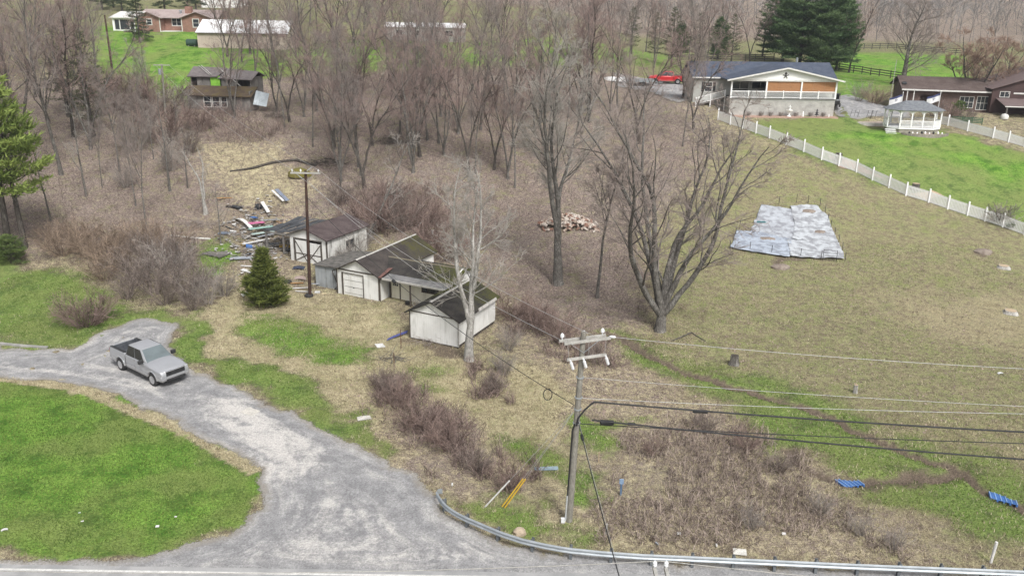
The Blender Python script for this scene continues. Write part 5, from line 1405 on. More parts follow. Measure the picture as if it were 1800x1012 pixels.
# mulch bed and its ornaments
mb = MB(); mb.box(-1, PW + .2, -1.4, .05, -.3, .12); o = mb.build("mulch_bed", M_mulch); o.matrix_world = T(W_O[0], W_O[1], 10.0) @ RZ(WA); tag(o, "strip of red mulch along the block wall of the porch", "flower bed")
def loc_w(o, x, y, z): o.matrix_world = T(W_O[0], W_O[1], 10.0) @ RZ(WA) @ T(x, y, z)
mb = MB(); mb.lathe([(.3, 0), (.3, .06), (.12, .15), (.1, .6), (.16, .7), (.42, .8), (.45, .88), (.1, .85), (.09, 1.2), (.2, 1.26), (.22, 1.3), (.05, 1.3), (.06, 1.5), (.01, 1.55)], 14)
loc_w(tag(mb.build("fountain", M_pvc, smooth=True), "white two-tier fountain before the porch wall", "fountain"), 8.1, -.8, .1)
for x, s, lab in ((10.0, 1.0, "white figurine on the mulch beside the fountain"), (13.6, .55, "tiny white figurine at the end of the mulch bed")):
    mb = MB(); mb.lathe([(.13 * s, 0), (.15 * s, .05), (.1 * s, .3 * s), (.13 * s, .45 * s), (.06 * s, .56 * s), (.1 * s, .65 * s), (.02, .76 * s)], 10); loc_w(tag(mb.build("figurine", M_pvc, smooth=True), lab, "figurine"), x, -.8, .1)
mb = MB(); mb.tube([(0, 0, 0), (0, 0, .9)], .03, 6); mb.lathe([(.3, .25), (.05, .5), (.22, .5), (.03, .8), (.14, .8), (.01, 1.1)], 9); loc_w(tag(mb.build("wind_spinner", M_black), "dark tiered garden ornament on the mulch bed", "ornament"), 11.9, -.8, .1)
for i, x in enumerate((2.5, 4.2, 5.5, 6.9, 9.0, 11.0, 12.8)):
    me, h0 = PROTO['weedy']; o = add("bedding_shrub", me, None); o.scale = (.45, .45, .5); loc_w(o, x, -.7, .05); o.scale = (.45, .45, .5); tag(o, "small leafless shrub in the mulch bed by the porch", "shrub", "bedding shrubs along the porch")

# ------------------------------------------------------------------ picket fences
def fence(px, label, step=2.4, h=1.3, seed=0, spacing=.15):
    pts = [G(x, y) for x, y in px]
    path = []
    for a, b in zip(pts[:-1], pts[1:]):
        n = max(1, round((b - a).length / step))
        for i in range(n): path.append(a + (b - a) * i / n)
    path.append(pts[-1])
    path = [Vector((p.x, p.y, H(p.x, p.y))) for p in path]
    f = empty("picket_fence", path[0], 0, label, "fence")
    O = path[0]
    for p in path:
        q = p - O; mb = MB(); mb.box(q.x - .075, q.x + .075, q.y - .075, q.y + .075, q.z - .35, q.z + h + .18)
        mb.lathe([(.1, q.z + h + .18), (.1, q.z + h + .21), (.005, q.z + h + .3)], 4, (q.x, q.y, 0)); mb.build("post", M_pvc, f)
    for a, b in zip(path[:-1], path[1:]):
        a = a - O; b = b - O; d = (b - a); u = d.normalized()
        mb = MB()
        for z in (.22, h - .2): mb.bar(a + u * .075 + Vector((0, 0, z)), b - u * .075 + Vector((0, 0, z)), .045, .09)
        mb.build("rail", M_pvc, f)
        mb = MB(); n = int(d.length / spacing); w = Vector((u.x, u.y, 0)).normalized()
        for i in range(1, n):
            p = a + d * i / n; s = Vector((w.y, -w.x, 0)) * .03
            mb._add([p + s - w * .06 + Vector((0, 0, .06)), p + s + w * .06 + Vector((0, 0, .06)), p + s + w * .06 + Vector((0, 0, h - .06)), p + s + Vector((0, 0, h)), p + s - w * .06 + Vector((0, 0, h - .06))], [(0, 1, 2, 3, 4)])
        tag(mb.build("pickets", M_pvc, f), kind="stuff")
    return f
fence([(1262, 211), (1352, 243), (1444, 281), (1505, 303), (1592, 344), (1632, 356), (1700, 379), (1762, 399), (1840, 427)], "long white picket fence running down beside the bright lawn")
fence([(1652, 219), (1666, 221), (1700, 231), (1745, 243), (1800, 259), (1850, 274)], "white picket fence between the gazebo lawn and the brick house", h=1.2)
# ------------------------------------------------------------------ dark board fences of the paddock
M_board = mat("black_stained_board", (.055, .05, .045), (.085, .078, .07), rough=.9)
def board_fence(px, label, step=2.6):
    pts = [G(x, y) for x, y in px]; path = []
    for a, b in zip(pts[:-1], pts[1:]):
        n = max(1, round((b - a).length / step)); path += [a + (b - a) * i / n for i in range(n)]
    path.append(pts[-1]); path = [Vector((p.x, p.y, H(p.x, p.y))) for p in path]
    f = empty("board_fence", path[0], 0, label, "fence"); O = path[0]
    for p in path: q = p - O; mb = MB(); mb.box(q.x - .07, q.x + .07, q.y - .07, q.y + .07, q.z - .3, q.z + 1.4); mb.build("post", M_board, f)
    for a, b in zip(path[:-1], path[1:]):
        for z in (.4, .82, 1.25): mb = MB(); mb.bar(a - O + Vector((0, -.09, z)), b - O + Vector((0, -.09, z)), .035, .15); mb.build("board", M_board, f)
board_fence([(1474, 124), (1500, 128), (1545, 135), (1585, 141)], "dark three-board fence beside the spreading shade tree")
board_fence([(1490, 88), (1560, 86), (1640, 93), (1700, 97)], "dark board fence along the far edge of the bright paddock")
board_fence([(1175, 108), (1215, 108), (1260, 107), (1310, 108), (1360, 106)], "dark board fence behind the house with the blue roof")

# ------------------------------------------------------------------ gazebo
gp = Vector((52.3, 113.6, 9.0))
gz = empty("gazebo", gp, R(-6), "white stretched octagonal gazebo with grey hipped roof", "gazebo")
oct_ = [(-3.3, -.8), (-2.1, -1.9), (2.1, -1.9), (3.3, -.8), (3.3, .8), (2.1, 1.9), (-2.1, 1.9), (-3.3, .8)]
zf = .75
mb = MB(); mb.prism([(x * 1.02, y * 1.02) for x, y in oct_], 'z', zf - .22, zf); mb.build("floor", M_pvc, gz)
mb = MB(); mb.prism([(x * .97, y * .97) for x, y in oct_], 'z', -.5, zf - .22); mb.build("skirt", M_stone, gz)
col_pts = []
for i in range(8):
    a = Vector((*oct_[i], 0)); b = Vector((*oct_[(i + 1) % 8], 0))
    n = 3 if (b - a).length > 3 else 1
    for k in range(n): col_pts.append((a + (b - a) * k / n, a + (b - a) * (k + 1) / n, i == 7 and False or (i == 0)))
for a, b, is_door in col_pts:
    mb = MB(); mb.box(a.x - .07, a.x + .07, a.y - .07, a.y + .07, zf, zf + 2.25); mb.build("post", M_pvc, gz)
    u = (b - a).normalized(); L_ = (b - a).length
    mb = MB(); mb.bar(a + u * .07 + Vector((0, 0, zf + 2.15)), b - u * .07 + Vector((0, 0, zf + 2.15)), .08, .22); mb.build("header", M_pvc, gz)
    mb = MB()
    for k in range(6):
        t0, t1 = k / 6, (k + 1) / 6
        f = lambda t: zf + 1.62 + .42 * math.sin(math.pi * t) ** .5
        P0 = a + u * .07 + (b - a - u * .14) * t0; P1 = a + u * .07 + (b - a - u * .14) * t1
        n_ = Vector((-u.y, u.x, 0)) * .02
        mb._add([P0 + n_ + Vector((0, 0, f(t0))), P1 + n_ + Vector((0, 0, f(t1))), P1 + n_ + Vector((0, 0, zf + 2.06)), P0 + n_ + Vector((0, 0, zf + 2.06))], [(0, 1, 2, 3)])
    mb.build("arch", M_pvc, gz)
    if not is_door:
        mb = MB(); mb.bar(a + u * .07 + Vector((0, 0, zf + .85)), b - u * .07 + Vector((0, 0, zf + .85)), .06, .08); mb.bar(a + u * .07 + Vector((0, 0, zf + .12)), b - u * .07 + Vector((0, 0, zf + .12)), .06, .07); mb.build("rail", M_pvc, gz)
        mb = MB()
        for k in range(1, int(L_ / .15)): P = a + (b - a) * k / int(L_ / .15); mb.box(P.x - .03, P.x + .03, P.y - .02, P.y + .02, zf + .15, zf + .81)
        tag(mb.build("balusters", M_pvc, gz), kind="stuff")
M_gzr = mat("gazebo_shingles", (.13, .14, .155), (.19, .20, .21), scale=3, rough=.95, spec=.05)
mb = MB(); ov = [(x * 1.13, y * 1.16) for x, y in oct_]; ze, zr = zf + 2.2, zf + 3.25
r0, r1 = Vector((-1.1, 0, zr)), Vector((1.1, 0, zr))
E = [Vector((x, y, ze)) for x, y in ov]
faces = [(E[0], E[1], r0), (E[1], E[2], r1, r0), (E[2], E[3], r1), (E[3], E[4], r1), (E[4], E[5], r1), (E[5], E[6], r0, r1), (E[6], E[7], r0), (E[7], E[0], r0)]
for f in faces: q = MB(); q.slab(f, .06); q.build("roof_panel", M_gzr, gz)
for k in range(3): mb = MB(); mb.box(-3.9 - .0, -2.6, -2.2 - .3 * k, -1.9 - .3 * k, zf - .3 - .22 * k, zf - .22 - .22 * k); o = mb.build("step", M_pvc, gz)
pl = empty("stone_planter", gp + Vector((.6, -2.7, -.35)), 0, "low curved stone planter in front of the gazebo", "planter")
for k in range(26):
    a = R(190 + k * 160 / 25)
    for z in range(4):
        q = MB(); q.box(-.17, .17, -.13, .13, z * .15 + .005, z * .15 + .148, T(2.9 * math.cos(a), 1.25 * math.sin(a), 0) @ RZ(a + R(90 + (z % 2) * 3))); q.build("stone", M_stone, pl)
mb = MB(); mb.prism([(2.8 * math.cos(R(a)), 1.15 * math.sin(R(a))) for a in range(185, 356, 10)], 'z', -.3, .5); mb.build("soil", M_mulch, pl)
rg_ = random.Random(9)
for k in range(9):
    q = MB(); s = rg_.uniform(.8, 1.4); q.lathe([(.08 * s, 0), (.11 * s, .1 * s), (.1 * s, .22 * s), (.03 * s, .3 * s)], 9)
    o = tag(q.build("figurine", M_pvc if k % 3 else M_black, smooth=True), ("small white" if k % 3 else "small black") + " ornament standing in the stone planter", "figurine", "white ornaments in the planter" if k % 3 else "black ornaments in the planter"); o.location = gp + Vector((-1.6 + k * .52, -3.2 + rg_.uniform(-.2, .2), .15))
# flower bed with timber edging beside the gazebo
fb = empty("flower_bed", G(1520, 214) - Vector((0, 0, .12)), R(-8), "rectangular mulch bed with timber edging beside the gazebo", "flower bed")
mb = MB(); mb.box(-2.2, 2.2, -1.1, 1.1, -.4, .12); mb.build("mulch", M_mulch, fb)
for b_ in ((-2.3, 2.3, -1.22, -1.1), (-2.3, 2.3, 1.1, 1.22), (-2.32, -2.2, -1.1, 1.1), (2.2, 2.32, -1.1, 1.1), (-2.2, 2.2, -.4, -.3), (-2.2, 2.2, .35, .45)): mb = MB(); mb.box(*b_, -.4, .17); mb.build("edging", M_ridge, fb)
for x in (-1.9, -1.4, .3, .9): mb = MB(); mb.bar((x, .9, .1), (x + .25, .9, 1.6), .04); mb.bar((x + .5, .9, .1), (x + .75, .9, 1.6), .04); mb.bar((x + .2, .9, 1.2), (x + .65, .9, 1.2), .03); mb.build("trellis", M_black, fb)
# flags
M_flag_w = mat("flag_white", (.72, .72, .72), (.66, .66, .67), amt=.06); M_flag_b = mat("flag_blue", (.06, .07, .16), (.05, .06, .13), amt=.08)
def flag(px, py, toppy, label, dx):
    b = G(px, py); h = ztop(b, toppy); f = empty("flagpole", b, 0, label, "flag")
    mb = MB(); mb.tube([(0, 0, -.3), (.0, 0, h)], .035, 8); mb.build("pole", M_pvc, f)
    mb = MB(); mb.lathe([(.01, h), (.07, h + .06), (.07, h + .1), (.01, h + .16)], 8); mb.build("finial", M_pvc, f)
    for nm, za, zb, mm in (("flag_cloth", .08, .85, M_flag_w), ("flag_band", .86, 1.12, M_flag_b)):
        n = 8; V = []
        for i in range(n + 1):
            t = i / n; x = -t * 1.7; y = .12 * math.sin(t * 7 + za); s = -t * .55
            V += [(x, y, h - 1.3 + za + s), (x, y, h - 1.3 + zb + s)]
        q = MB(); q._add(V, [(2 * i, 2 * i + 2, 2 * i + 3, 2 * i + 1) for i in range(n)]); c = q.build(nm, mm, f, smooth=True)
        if nm == "flag_cloth":
            q = MB()
            for a, bb in (((-.75, 1.0), (-1.05, .98)), ((-.8, .82), (-1.0, .76)), ((-.7, .88), (-.7, .98))):
                q.bar((a[0], -.14, h - 1.3 + a[1] - .55), (bb[0], -.14, h - 1.3 + bb[1] - .55), .03, .07)
            q.build("emblem", M_flag_b, c)
flag(1580, 212, 153, "white and blue flag on a pole at the gazebo steps", -1)
flag(1645, 214, 150, "white and blue flag on a pole behind the gazebo corner", -1)
b = G(1563, 190); mb = MB(); mb.tube([(0, 0, -.3), (0, 0, ztop(b, 95))], .045, 8); o = tag(mb.build("bare_pole", M_ridge), "tall thin bare pole beside the shade tree", "pole"); o.location = b
# ------------------------------------------------------------------ brown-roofed brick ranch, right
M_brick = brick_mat("dark_red_brick", (.12, .07, .058), (.095, .056, .048), (.17, .15, .135))
M_brick2 = brick_mat("orange_brick", (.27, .125, .085), (.22, .10, .07), (.3, .26, .22))
M_roof_brown = shingle_mat("maroon_brown_shingles", (.105, .08, .073), (.14, .11, .10), course=5)
rb = empty("brick_ranch", (57.0, 127.6, 10.2), R(-12), "low dark brick house with maroon-brown roof behind the gazebo", "house")
mb = MB(); wall_cells(mb, 0, 17, -.5, 3.1, [(2.2, 4.6, -.4, 2.2), (7.6, 9.4, .6, 2.1), (9.9, 12.4, .4, 2.2)], .2); mb.build("front_wall", M_brick, rb)
mb = MB(); mb.box(0, .2, .2, 8, -.5, 3.1); mb.prism([(0, 3.1), (8, 3.1), (4, 4.4)], 'x', 0, .2); mb.build("end_wall", M_brick, rb)
mb = MB(); mb.box(.2, 17, 7.8, 8, -.5, 3.1); mb.build("back_wall", M_brick, rb)
mb = MB(); mb.box(.5, 16.5, 2.2, 2.3, -.5, 2.4); mb.build("inner_wall", M_brick, rb)
gable_roof(rb, 0, 8, 0, 17, 3.15, 4.5, 4, .6, (M_roof_brown, M_roof_brown), axis='x', t=.12)
mb = MB(); mb.box(-.6, 17.6, -.72, -.62, 2.8, 3.0); mb.build("gutter", M_trim_w, rb)
window(rb, 7.6, 9.4, .6, 2.1, T(0, 0, 0), M_trim_w, cols=3, rows=2); window(rb, 9.9, 12.4, .4, 2.2, T(0, 0, 0), M_trim_w, cols=5, rows=2)
for x in (.2, 1.1): mb = MB(); mb.box(x, x + .12, -.6, -.48, -.5, 2.85); mb.build("porch_post", M_trim_w, rb)
mb = MB(); mb.slab([(-.3, .8, 3.6), (.3, .8, 3.6), (.3, 1.5, 3.85), (-.3, 1.5, 3.85)], .03); mb.build("roof_vent", M_black, rb)
bn = empty("maroon_barn", G(1752, 206) + Vector((0, 0, 0)), R(-7), "maroon barn with metal roof at the right-hand edge", "barn")
M_maroon = siding_mat("maroon_siding", (.075, .046, .043), (.06, .038, .036), 3.0, horiz=True, stain=.1)
M_metal_roof = siding_mat("maroon_metal_roof", (.16, .12, .115), (.135, .10, .096), 3.0, stain=.1, rough=.5)
mb = MB(); wall_cells(mb, 0, 14, -.6, 3.7, [(1.1, 2.3, 2.5, 3.2)], .2, T(0, 3, 0)); mb.prism([(0, 3.7), (14, 3.7), (7, 6.0)], 'y', 3, 3.2); mb.build("front_wall", M_maroon, bn)
mb = MB(); mb.box(0, .2, 3.2, 12, -.6, 3.7); mb.build("side_wall", M_maroon, bn)
gable_roof(bn, 0, 14, 3, 12, 3.75, 6.1, 7, .4, (M_metal_roof, M_metal_roof), t=.1)
window(bn, 1.1, 2.3, 2.5, 3.2, T(0, 3, 0), M_trim_w, cols=2, rows=1)
mb = MB(); mb.slab([(.6, 2.98, 2.3), (14, 2.98, 2.3), (14, -.6, 1.6), (.6, -.6, 1.6)], .06); mb.build("lean_to_roof", M_metal_roof, bn)
for x in (.9, 5, 9): mb = MB(); mb.box(x, x + .16, -.5, -.34, -.5, 1.55); mb.build("lean_to_post", M_greywood, bn)
mb = MB(); mb.box(.6, 14, -.66, -.6, 1.47, 1.61); mb.build("fascia", M_trim_w, bn)
# white rock and tank beside the barn
mb = MB(); mb.lathe([(.05, -.1), (.5, .0), (.55, .35), (.4, .6), (.1, .7)], 10); o = tag(mb.build("white_drum", M_trim_w, smooth=True), "whitish drum lying beside the dark green bush", "drum"); o.location = G(1765, 209)
# green bench-like panel behind the fence
pb = empty("slatted_screen", G(1672, 216), R(-20), "low green slatted panel behind the right-hand picket fence", "screen")
for k in range(4): mb = MB(); mb.bar((0, 0, .2 + k * .2), (3.8, 0, .2 + k * .2), .04, .12); mb.build("slat", mat("green_paint", (.06, .12, .075), (.05, .10, .06)) if k == 0 else M_grn, pb); M_grn = pb.children[0].data.materials[0]
for k in range(4): mb = MB(); mb.box(k * 1.24, k * 1.24 + .08, .03, .08, -.1, .95); mb.build("upright", M_grn, pb)

# ------------------------------------------------------------------ brick house and barn, upper left
M_roof_pink = shingle_mat("pale_pinkish_shingles", (.36, .29, .275), (.40, .33, .31), course=4)
lb = empty("brick_house", (-71.4, 160.6, 18.0), R(0), "long orange-brick house with pale roof, bay window and chimney", "house")
mb = MB(); wall_cells(mb, 3.2, 7.2, -.6, 2.5, [(4.9, 5.7, 1.2, 2.1)], .2, T(0, 0, 0)); mb.prism([(3.2, 2.5), (7.2, 2.5), (5.2, 3.3)], 'y', 0, .2); mb.build("left_wing_wall", M_brick2, lb)
mb = MB(); wall_cells(mb, 7.2, 11.2, -.6, 2.5, [(8.6, 10.2, 1.0, 2.2)], .2, T(0, 2.2, 0)); mb.build("centre_wall", M_brick2, lb)
mb = MB(); wall_cells(mb, 11.2, 16.6, -.6, 2.5, [(13.2, 14.2, .9, 2.2)], .2, T(0, 0, 0)); mb.prism([(11.2, 2.5), (16.6, 2.5), (13.9, 3.4)], 'y', 0, .2); mb.build("right_wing_wall", M_brick2, lb)
for x in (7.0, 11.2): mb = MB(); mb.box(x, x + .2, .2, 2.2, -.6, 2.5); mb.build("return_wall", M_brick2, lb)
mb = MB(); mb.box(3.2, 16.6, 8.8, 9, -.6, 2.5); mb.box(3.2, 3.4, .2, 8.8, -.6, 2.5); mb.box(16.4, 16.6, .2, 8.8, -.6, 2.5); mb.build("back_wall", M_brick2, lb)
mb = MB(); mb.slab([(2.6, 1.4, 2.35), (17.2, 1.4, 2.35), (17.2, 5.2, 3.75), (2.6, 5.2, 3.75)], .12); mb.slab([(2.6, 9.4, 2.2), (17.2, 9.4, 2.2), (17.2, 5.2, 3.75), (2.6, 5.2, 3.75)], .12); mb.build("main_roof", M_roof_pink, lb)
gable_roof(lb, 3.2, 7.2, 0, 4.6, 2.55, 3.42, 5.2, .5, (M_roof_pink, M_roof_pink), name="left_wing_roof"); gable_roof(lb, 11.2, 16.6, 0, 4.6, 2.55, 3.52, 13.9, .5, (M_roof_pink, M_roof_pink), name="right_wing_roof")
window(lb, 8.6, 10.2, 1.0, 2.2, T(0, 2.2, 0), M_trim_w, cols=2, rows=2, fw=.12); window(lb, 13.2, 14.2, .9, 2.2, T(0, 0, 0), M_trim_w, cols=1, rows=2, fw=.12); window(lb, 4.9, 5.7, 1.2, 2.1, T(0, 0, 0), M_trim_w, cols=1, rows=2, fw=.12)
mb = MB(); mb.box(10.7, 11.8, 3.4, 4.4, 2.6, 4.3); mb.build("chimney", M_brick2, lb)
mb = MB(); mb.lathe([(.18, 3.0), (.18, 3.7), (.3, 3.75), (.28, 3.95), (.02, 4.0)], 10, (9.9, 3.4, -.3)); mb.build("roof_fan", M_galv, lb)
mb = MB(); mb.box(7.2, 11.2, 0, 2.2, -.6, .1); mb.build("porch_slab", M_trim_w, lb)
for x in (7.15, 11.1): mb = MB(); mb.box(x, x + .12, -.14, -.01, -.4, 2.4); mb.build("downspout", M_trim_w, lb)
mb = MB(); wall_cells(mb, -1.0, 3.0, -.6, 2.4, [(-.6, .2, .3, 2.0), (.35, 2.0, .3, 2.0), (2.15, 2.8, .3, 2.0)], .15, T(0, -.8, 0)); mb.box(-1.0, -.85, -.65, 4, -.6, 2.4); mb.build("sunroom_wall", M_vinyl_w, lb)
for a, b in ((-.6, .2), (.35, 2.0), (2.15, 2.8)): window(lb, a, b, .3, 2.0, T(0, -.8, 0), M_trim_w, cols=1, rows=1, fw=.05)
mb = MB(); mb.slab([(-1.4, -1.2, 2.35), (3.3, -1.2, 2.35), (3.3, 4, 3.3), (-1.4, 4, 3.3)], .12); mb.build("sunroom_roof", M_trim_w, lb)
M_cream_metal = siding_mat("cream_metal_siding", (.56, .47, .40), (.52, .43, .37), 3.0, stain=.12, rough=.5)
M_white_metal = siding_mat("white_metal_roof", (.74, .74, .74), (.70, .70, .70), 2.0, stain=.05, rough=.45)
ba = empty("pole_barn", (-53.4, 148.6, 16.0), R(0), "cream metal pole barn with white roof beside the brick house", "barn")
mb = MB(); mb.box(0, 15, 0, .2, -.6, 2.55); mb.build("front_wall", M_cream_metal, ba); mb = MB(); mb.box(0, .2, .2, 8, -.6, 2.55); mb.prism([(0, 2.55), (8, 2.55), (4, 4.4)], 'x', 0, .2); mb.build("end_wall", M_cream_metal, ba)
mb = MB(); mb.box(14.8, 15, .2, 8, -.6, 2.55); mb.prism([(0, 2.55), (8, 2.55), (4, 4.4)], 'x', 14.8, 15); mb.build("end_wall", M_cream_metal, ba); mb = MB(); mb.box(.2, 14.8, 7.8, 8, -.6, 2.55); mb.build("back_wall", M_cream_metal, ba)
gable_roof(ba, 0, 8, 0, 15, 2.6, 4.5, 4, .25, (M_white_metal, M_white_metal), axis='x', t=.08)
mb = MB(); mb.box(-.25, 15.25, -.32, -.26, 2.36, 2.5); mb.build("gutter", M_trim, ba)
M_tank = mat("dark_green_tank", (.03, .06, .045), (.04, .075, .055), rough=.5)
tk = empty("green_tank", G(338, 82), R(0), "dark green cylindrical tank lying beside the pole barn", "tank")
mb = MB(); mb.tube([(-.95, 0, .62), (-.85, 0, .62), (.85, 0, .62), (.95, 0, .62)], [.35, .6, .6, .35], 16); mb.build("shell", M_tank, tk, smooth=True)
for x in (-.5, .5): mb = MB(); mb.box(x - .08, x + .08, -.4, .4, -.1, .2); mb.build("cradle", M_concrete, tk)
# pale trailer home behind the woods
tr_ = empty("trailer_home", (-24, 163, 16.8), R(0), "white trailer home glimpsed through the upper trees", "house")
mb = MB(); wall_cells(mb, 0, 14.5, 0, 2.6, [(2, 3.2, 1.1, 2), (5, 6.5, 1.1, 2), (8.5, 9.4, .2, 2.2), (11, 12.4, 1.1, 2)], .15); mb.box(0, .15, .15, 5, 0, 2.6); mb.box(14.35, 14.5, .15, 5, 0, 2.6); mb.box(.15, 14.35, 4.85, 5, 0, 2.6); mb.build("wall", M_vinyl, tr_)
gable_roof(tr_, 0, 5, 0, 14.5, 2.62, 3.3, 2.5, .2, (M_white_metal, M_white_metal), axis='x', t=.08)
for a, b, z in ((2, 3.2, 1.1), (5, 6.5, 1.1), (11, 12.4, 1.1)): window(tr_, a, b, z, 2, T(0, 0, 0), M_trim_w, cols=2, rows=1)
mb = MB(); mb.box(8.5, 9.4, .05, .1, .2, 2.2); mb.build("door", M_greyply, tr_); mb = MB(); mb.box(.1, 14.4, .05, .12, -.6, 0); mb.build("skirting", M_greyply, tr_)
hb = empty("white_outbuilding", (-72, 205, H(-72, 205)), R(0), "white-roofed outbuilding beyond the brick house", "building")
mb = MB(); mb.box(0, 9, 0, .2, -.6, 2.6); mb.box(0, .2, .2, 6, -.6, 2.6); mb.box(8.8, 9, .2, 6, -.6, 2.6); mb.build("wall", M_vinyl_w, hb); gable_roof(hb, 0, 6, 0, 9, 2.62, 4.2, 3, .3, (M_white_metal, M_white_metal), axis='x', t=.1)

# ------------------------------------------------------------------ ruined shed
ru = empty("ruined_shed", (-43.7, 115.6, 10.1), R(-5), "ruined grey plank shed with caved, mossy roofs", "shed")
M_ru = shingle_mat("ruin_moss_roof", (.10, .075, .06), (.16, .12, .10), 1.0, (.085, .07, .02))
M_rutin = mat("ruin_old_roofing", (.115, .10, .10), (.17, .15, .145), scale=2.2, fine=14)
mb = MB(); wall_cells(mb, 0, 8.6, -.5, 2.0, [(2.3, 3.2, .5, 1.75), (3.5, 4.4, .5, 1.75), (4.7, 5.4, .5, 1.75)], .1); mb.build("front_wall", M_greywood, ru)
for a, b in ((2.3, 3.2), (3.5, 4.4), (4.7, 5.4)): window(ru, a, b, .5, 1.75, T(0, 0, 0), M_trim_w, cols=1, rows=2, fw=.1)
for x in (0, 8.5): mb = MB(); mb.box(x, x + .1, .1, 3, -.5, 2.6); mb.build("side_wall", M_greywood, ru)
mb = MB(); mb.slab([(-.5, -.4, 1.95), (9, -.4, 1.95), (8.8, 2.6, 2.95), (-.9, 2.6, 2.95)], .12); mb.build("lower_roof", M_ru, ru)
for k, (a, b) in enumerate(((0.2, 1.0), (1.0, 2.1), (3.6, 4.6), (5.0, 5.6))): mb = MB(); mb.box(a, b - .05, 3.0, 3.06, 2.6, 4.2 - .1 * k); mb.build("upper_board", M_greywood, ru)
mb = MB(); mb.box(-.7, -.6, 3, 7.5, -.5, 4.2); mb.box(7.6, 7.7, 3, 7.5, -.5, 4.0); mb.box(-.6, 7.6, 7.4, 7.5, -.5, 4.2); mb.build("upper_wall", M_greywood, ru)
mb = MB(); mb.box(2.15, 3.45, 2.9, 2.96, 2.75, 4.2); mb.build("green_sheet", mat("lime_green_plastic", (.25, .52, .07), (.2, .45, .05), scale=2), ru)
mb = MB(); mb.slab([(-1, 2.6, 4.1), (3.2, 2.6, 4.15), (3.6, 5.4, 5.1), (-1.2, 5.4, 5.2)], .1); mb.slab([(3.25, 2.7, 3.95), (8, 2.7, 3.8), (8, 5.4, 4.7), (3.65, 5.4, 5.0)], .1); mb.slab([(-1.2, 8, 4.1), (8, 8, 3.9), (8, 5.4, 4.7), (-1.2, 5.4, 5.15)], .1); mb.build("upper_roof", M_rutin, ru)
for p0, p1 in (((-.4, 5.3, 5.3), (2.2, 2.7, 4.35)), ((-.1, 5.4, 5.35), (2.4, 2.8, 4.4)), ((2.5, 5, 5.15), (6.8, 1.6, 3.1))): mb = MB(); mb.bar(p0, p1, .09, .04); mb.build("loose_batten", M_ridge, ru)
mb = MB(); mb.slab([(8.9, .2, .9), (10.6, .5, .6), (10.7, 1.6, 2.2), (9.0, 1.4, 2.6)], .05); o = tag(mb.build("tin_sheet", mat("pale_tin", (.55, .60, .63), (.42, .47, .5), scale=2)), "pale crumpled tin sheet leaning on the ruined shed's right end", "metal sheet"); o.matrix_world = ru.matrix_basis.copy()
# ------------------------------------------------------------------ pickup trucks
def car_paint(name, c, metal=.55, rough=.32):
    m, nt, b = _nt(name)
    n = _noise(nt, 1.3, 4, .6, _coord(nt, "Object"))
    sp = nt.nodes.new("ShaderNodeSeparateXYZ"); nt.links.new(_coord(nt, "Object"), sp.inputs[0])
    col_ = _mix(nt, _map(nt, n, .35, .7), c, tuple(x * .93 for x in c))
    dust = _map(nt, _math(nt, 'ADD', sp.outputs[2], _math(nt, 'MULTIPLY', n, .3)), .55, .95, .45, 0)
    nt.links.new(_mix(nt, dust, col_, (.30, .28, .25)), b.inputs["Base Color"])
    b.inputs["Metallic"].default_value = metal; nt.links.new(_math(nt, 'ADD', dust, rough), b.inputs["Roughness"])
    b.inputs["Coat Weight"].default_value = .4; b.inputs["Coat Roughness"].default_value = .1
    return m
M_tyre = mat("tyre_rubber", (.025, .025, .026), (.045, .043, .041), rough=.85)
M_rim = mat("alloy_rim", (.55, .55, .56), (.45, .45, .46), rough=.35, metal=.7, amt=.08)
M_carglass = glass_mat("tinted_glass", (.012, .014, .016), .06)
M_shield = glass_mat("windshield_glass", (.075, .09, .094), .05)  # base paler and bluer than side glass: some sky reflection put into colour
M_lamp = mat("headlamp_lens", (.5, .5, .5), (.36, .36, .37), rough=.2, amt=.1)
M_chrome = mat("bright_trim", (.62, .62, .63), (.55, .55, .56), rough=.25, metal=.8, amt=.05)
M_red_lens = mat("red_lens", (.28, .02, .02), (.2, .015, .015), rough=.3)
def arch(cx, r, z0, n=9, rev=False):
    pts = [(cx - r * math.cos(math.pi * k / n), max(z0, .40 + r * math.sin(math.pi * k / n))) for k in range(n + 1)]
    return pts[::-1] if rev else pts
def soften(o, w=.04, seg=2):
    md = o.modifiers.new("bevel", 'BEVEL'); md.width = w; md.segments = seg; md.limit_method = 'ANGLE'; md.angle_limit = R(35)
    o.data.polygons.foreach_set("use_smooth", np.ones(len(o.data.polygons), bool))
    try: o.data.set_sharp_from_angle(angle=R(50))
    except Exception: pass
    return o
def shaped(mb, name, m, parent, fn, w=.04):
    mb.v = [fn(*v) for v in mb.v]
    return soften(mb.build(name, m, parent), w)
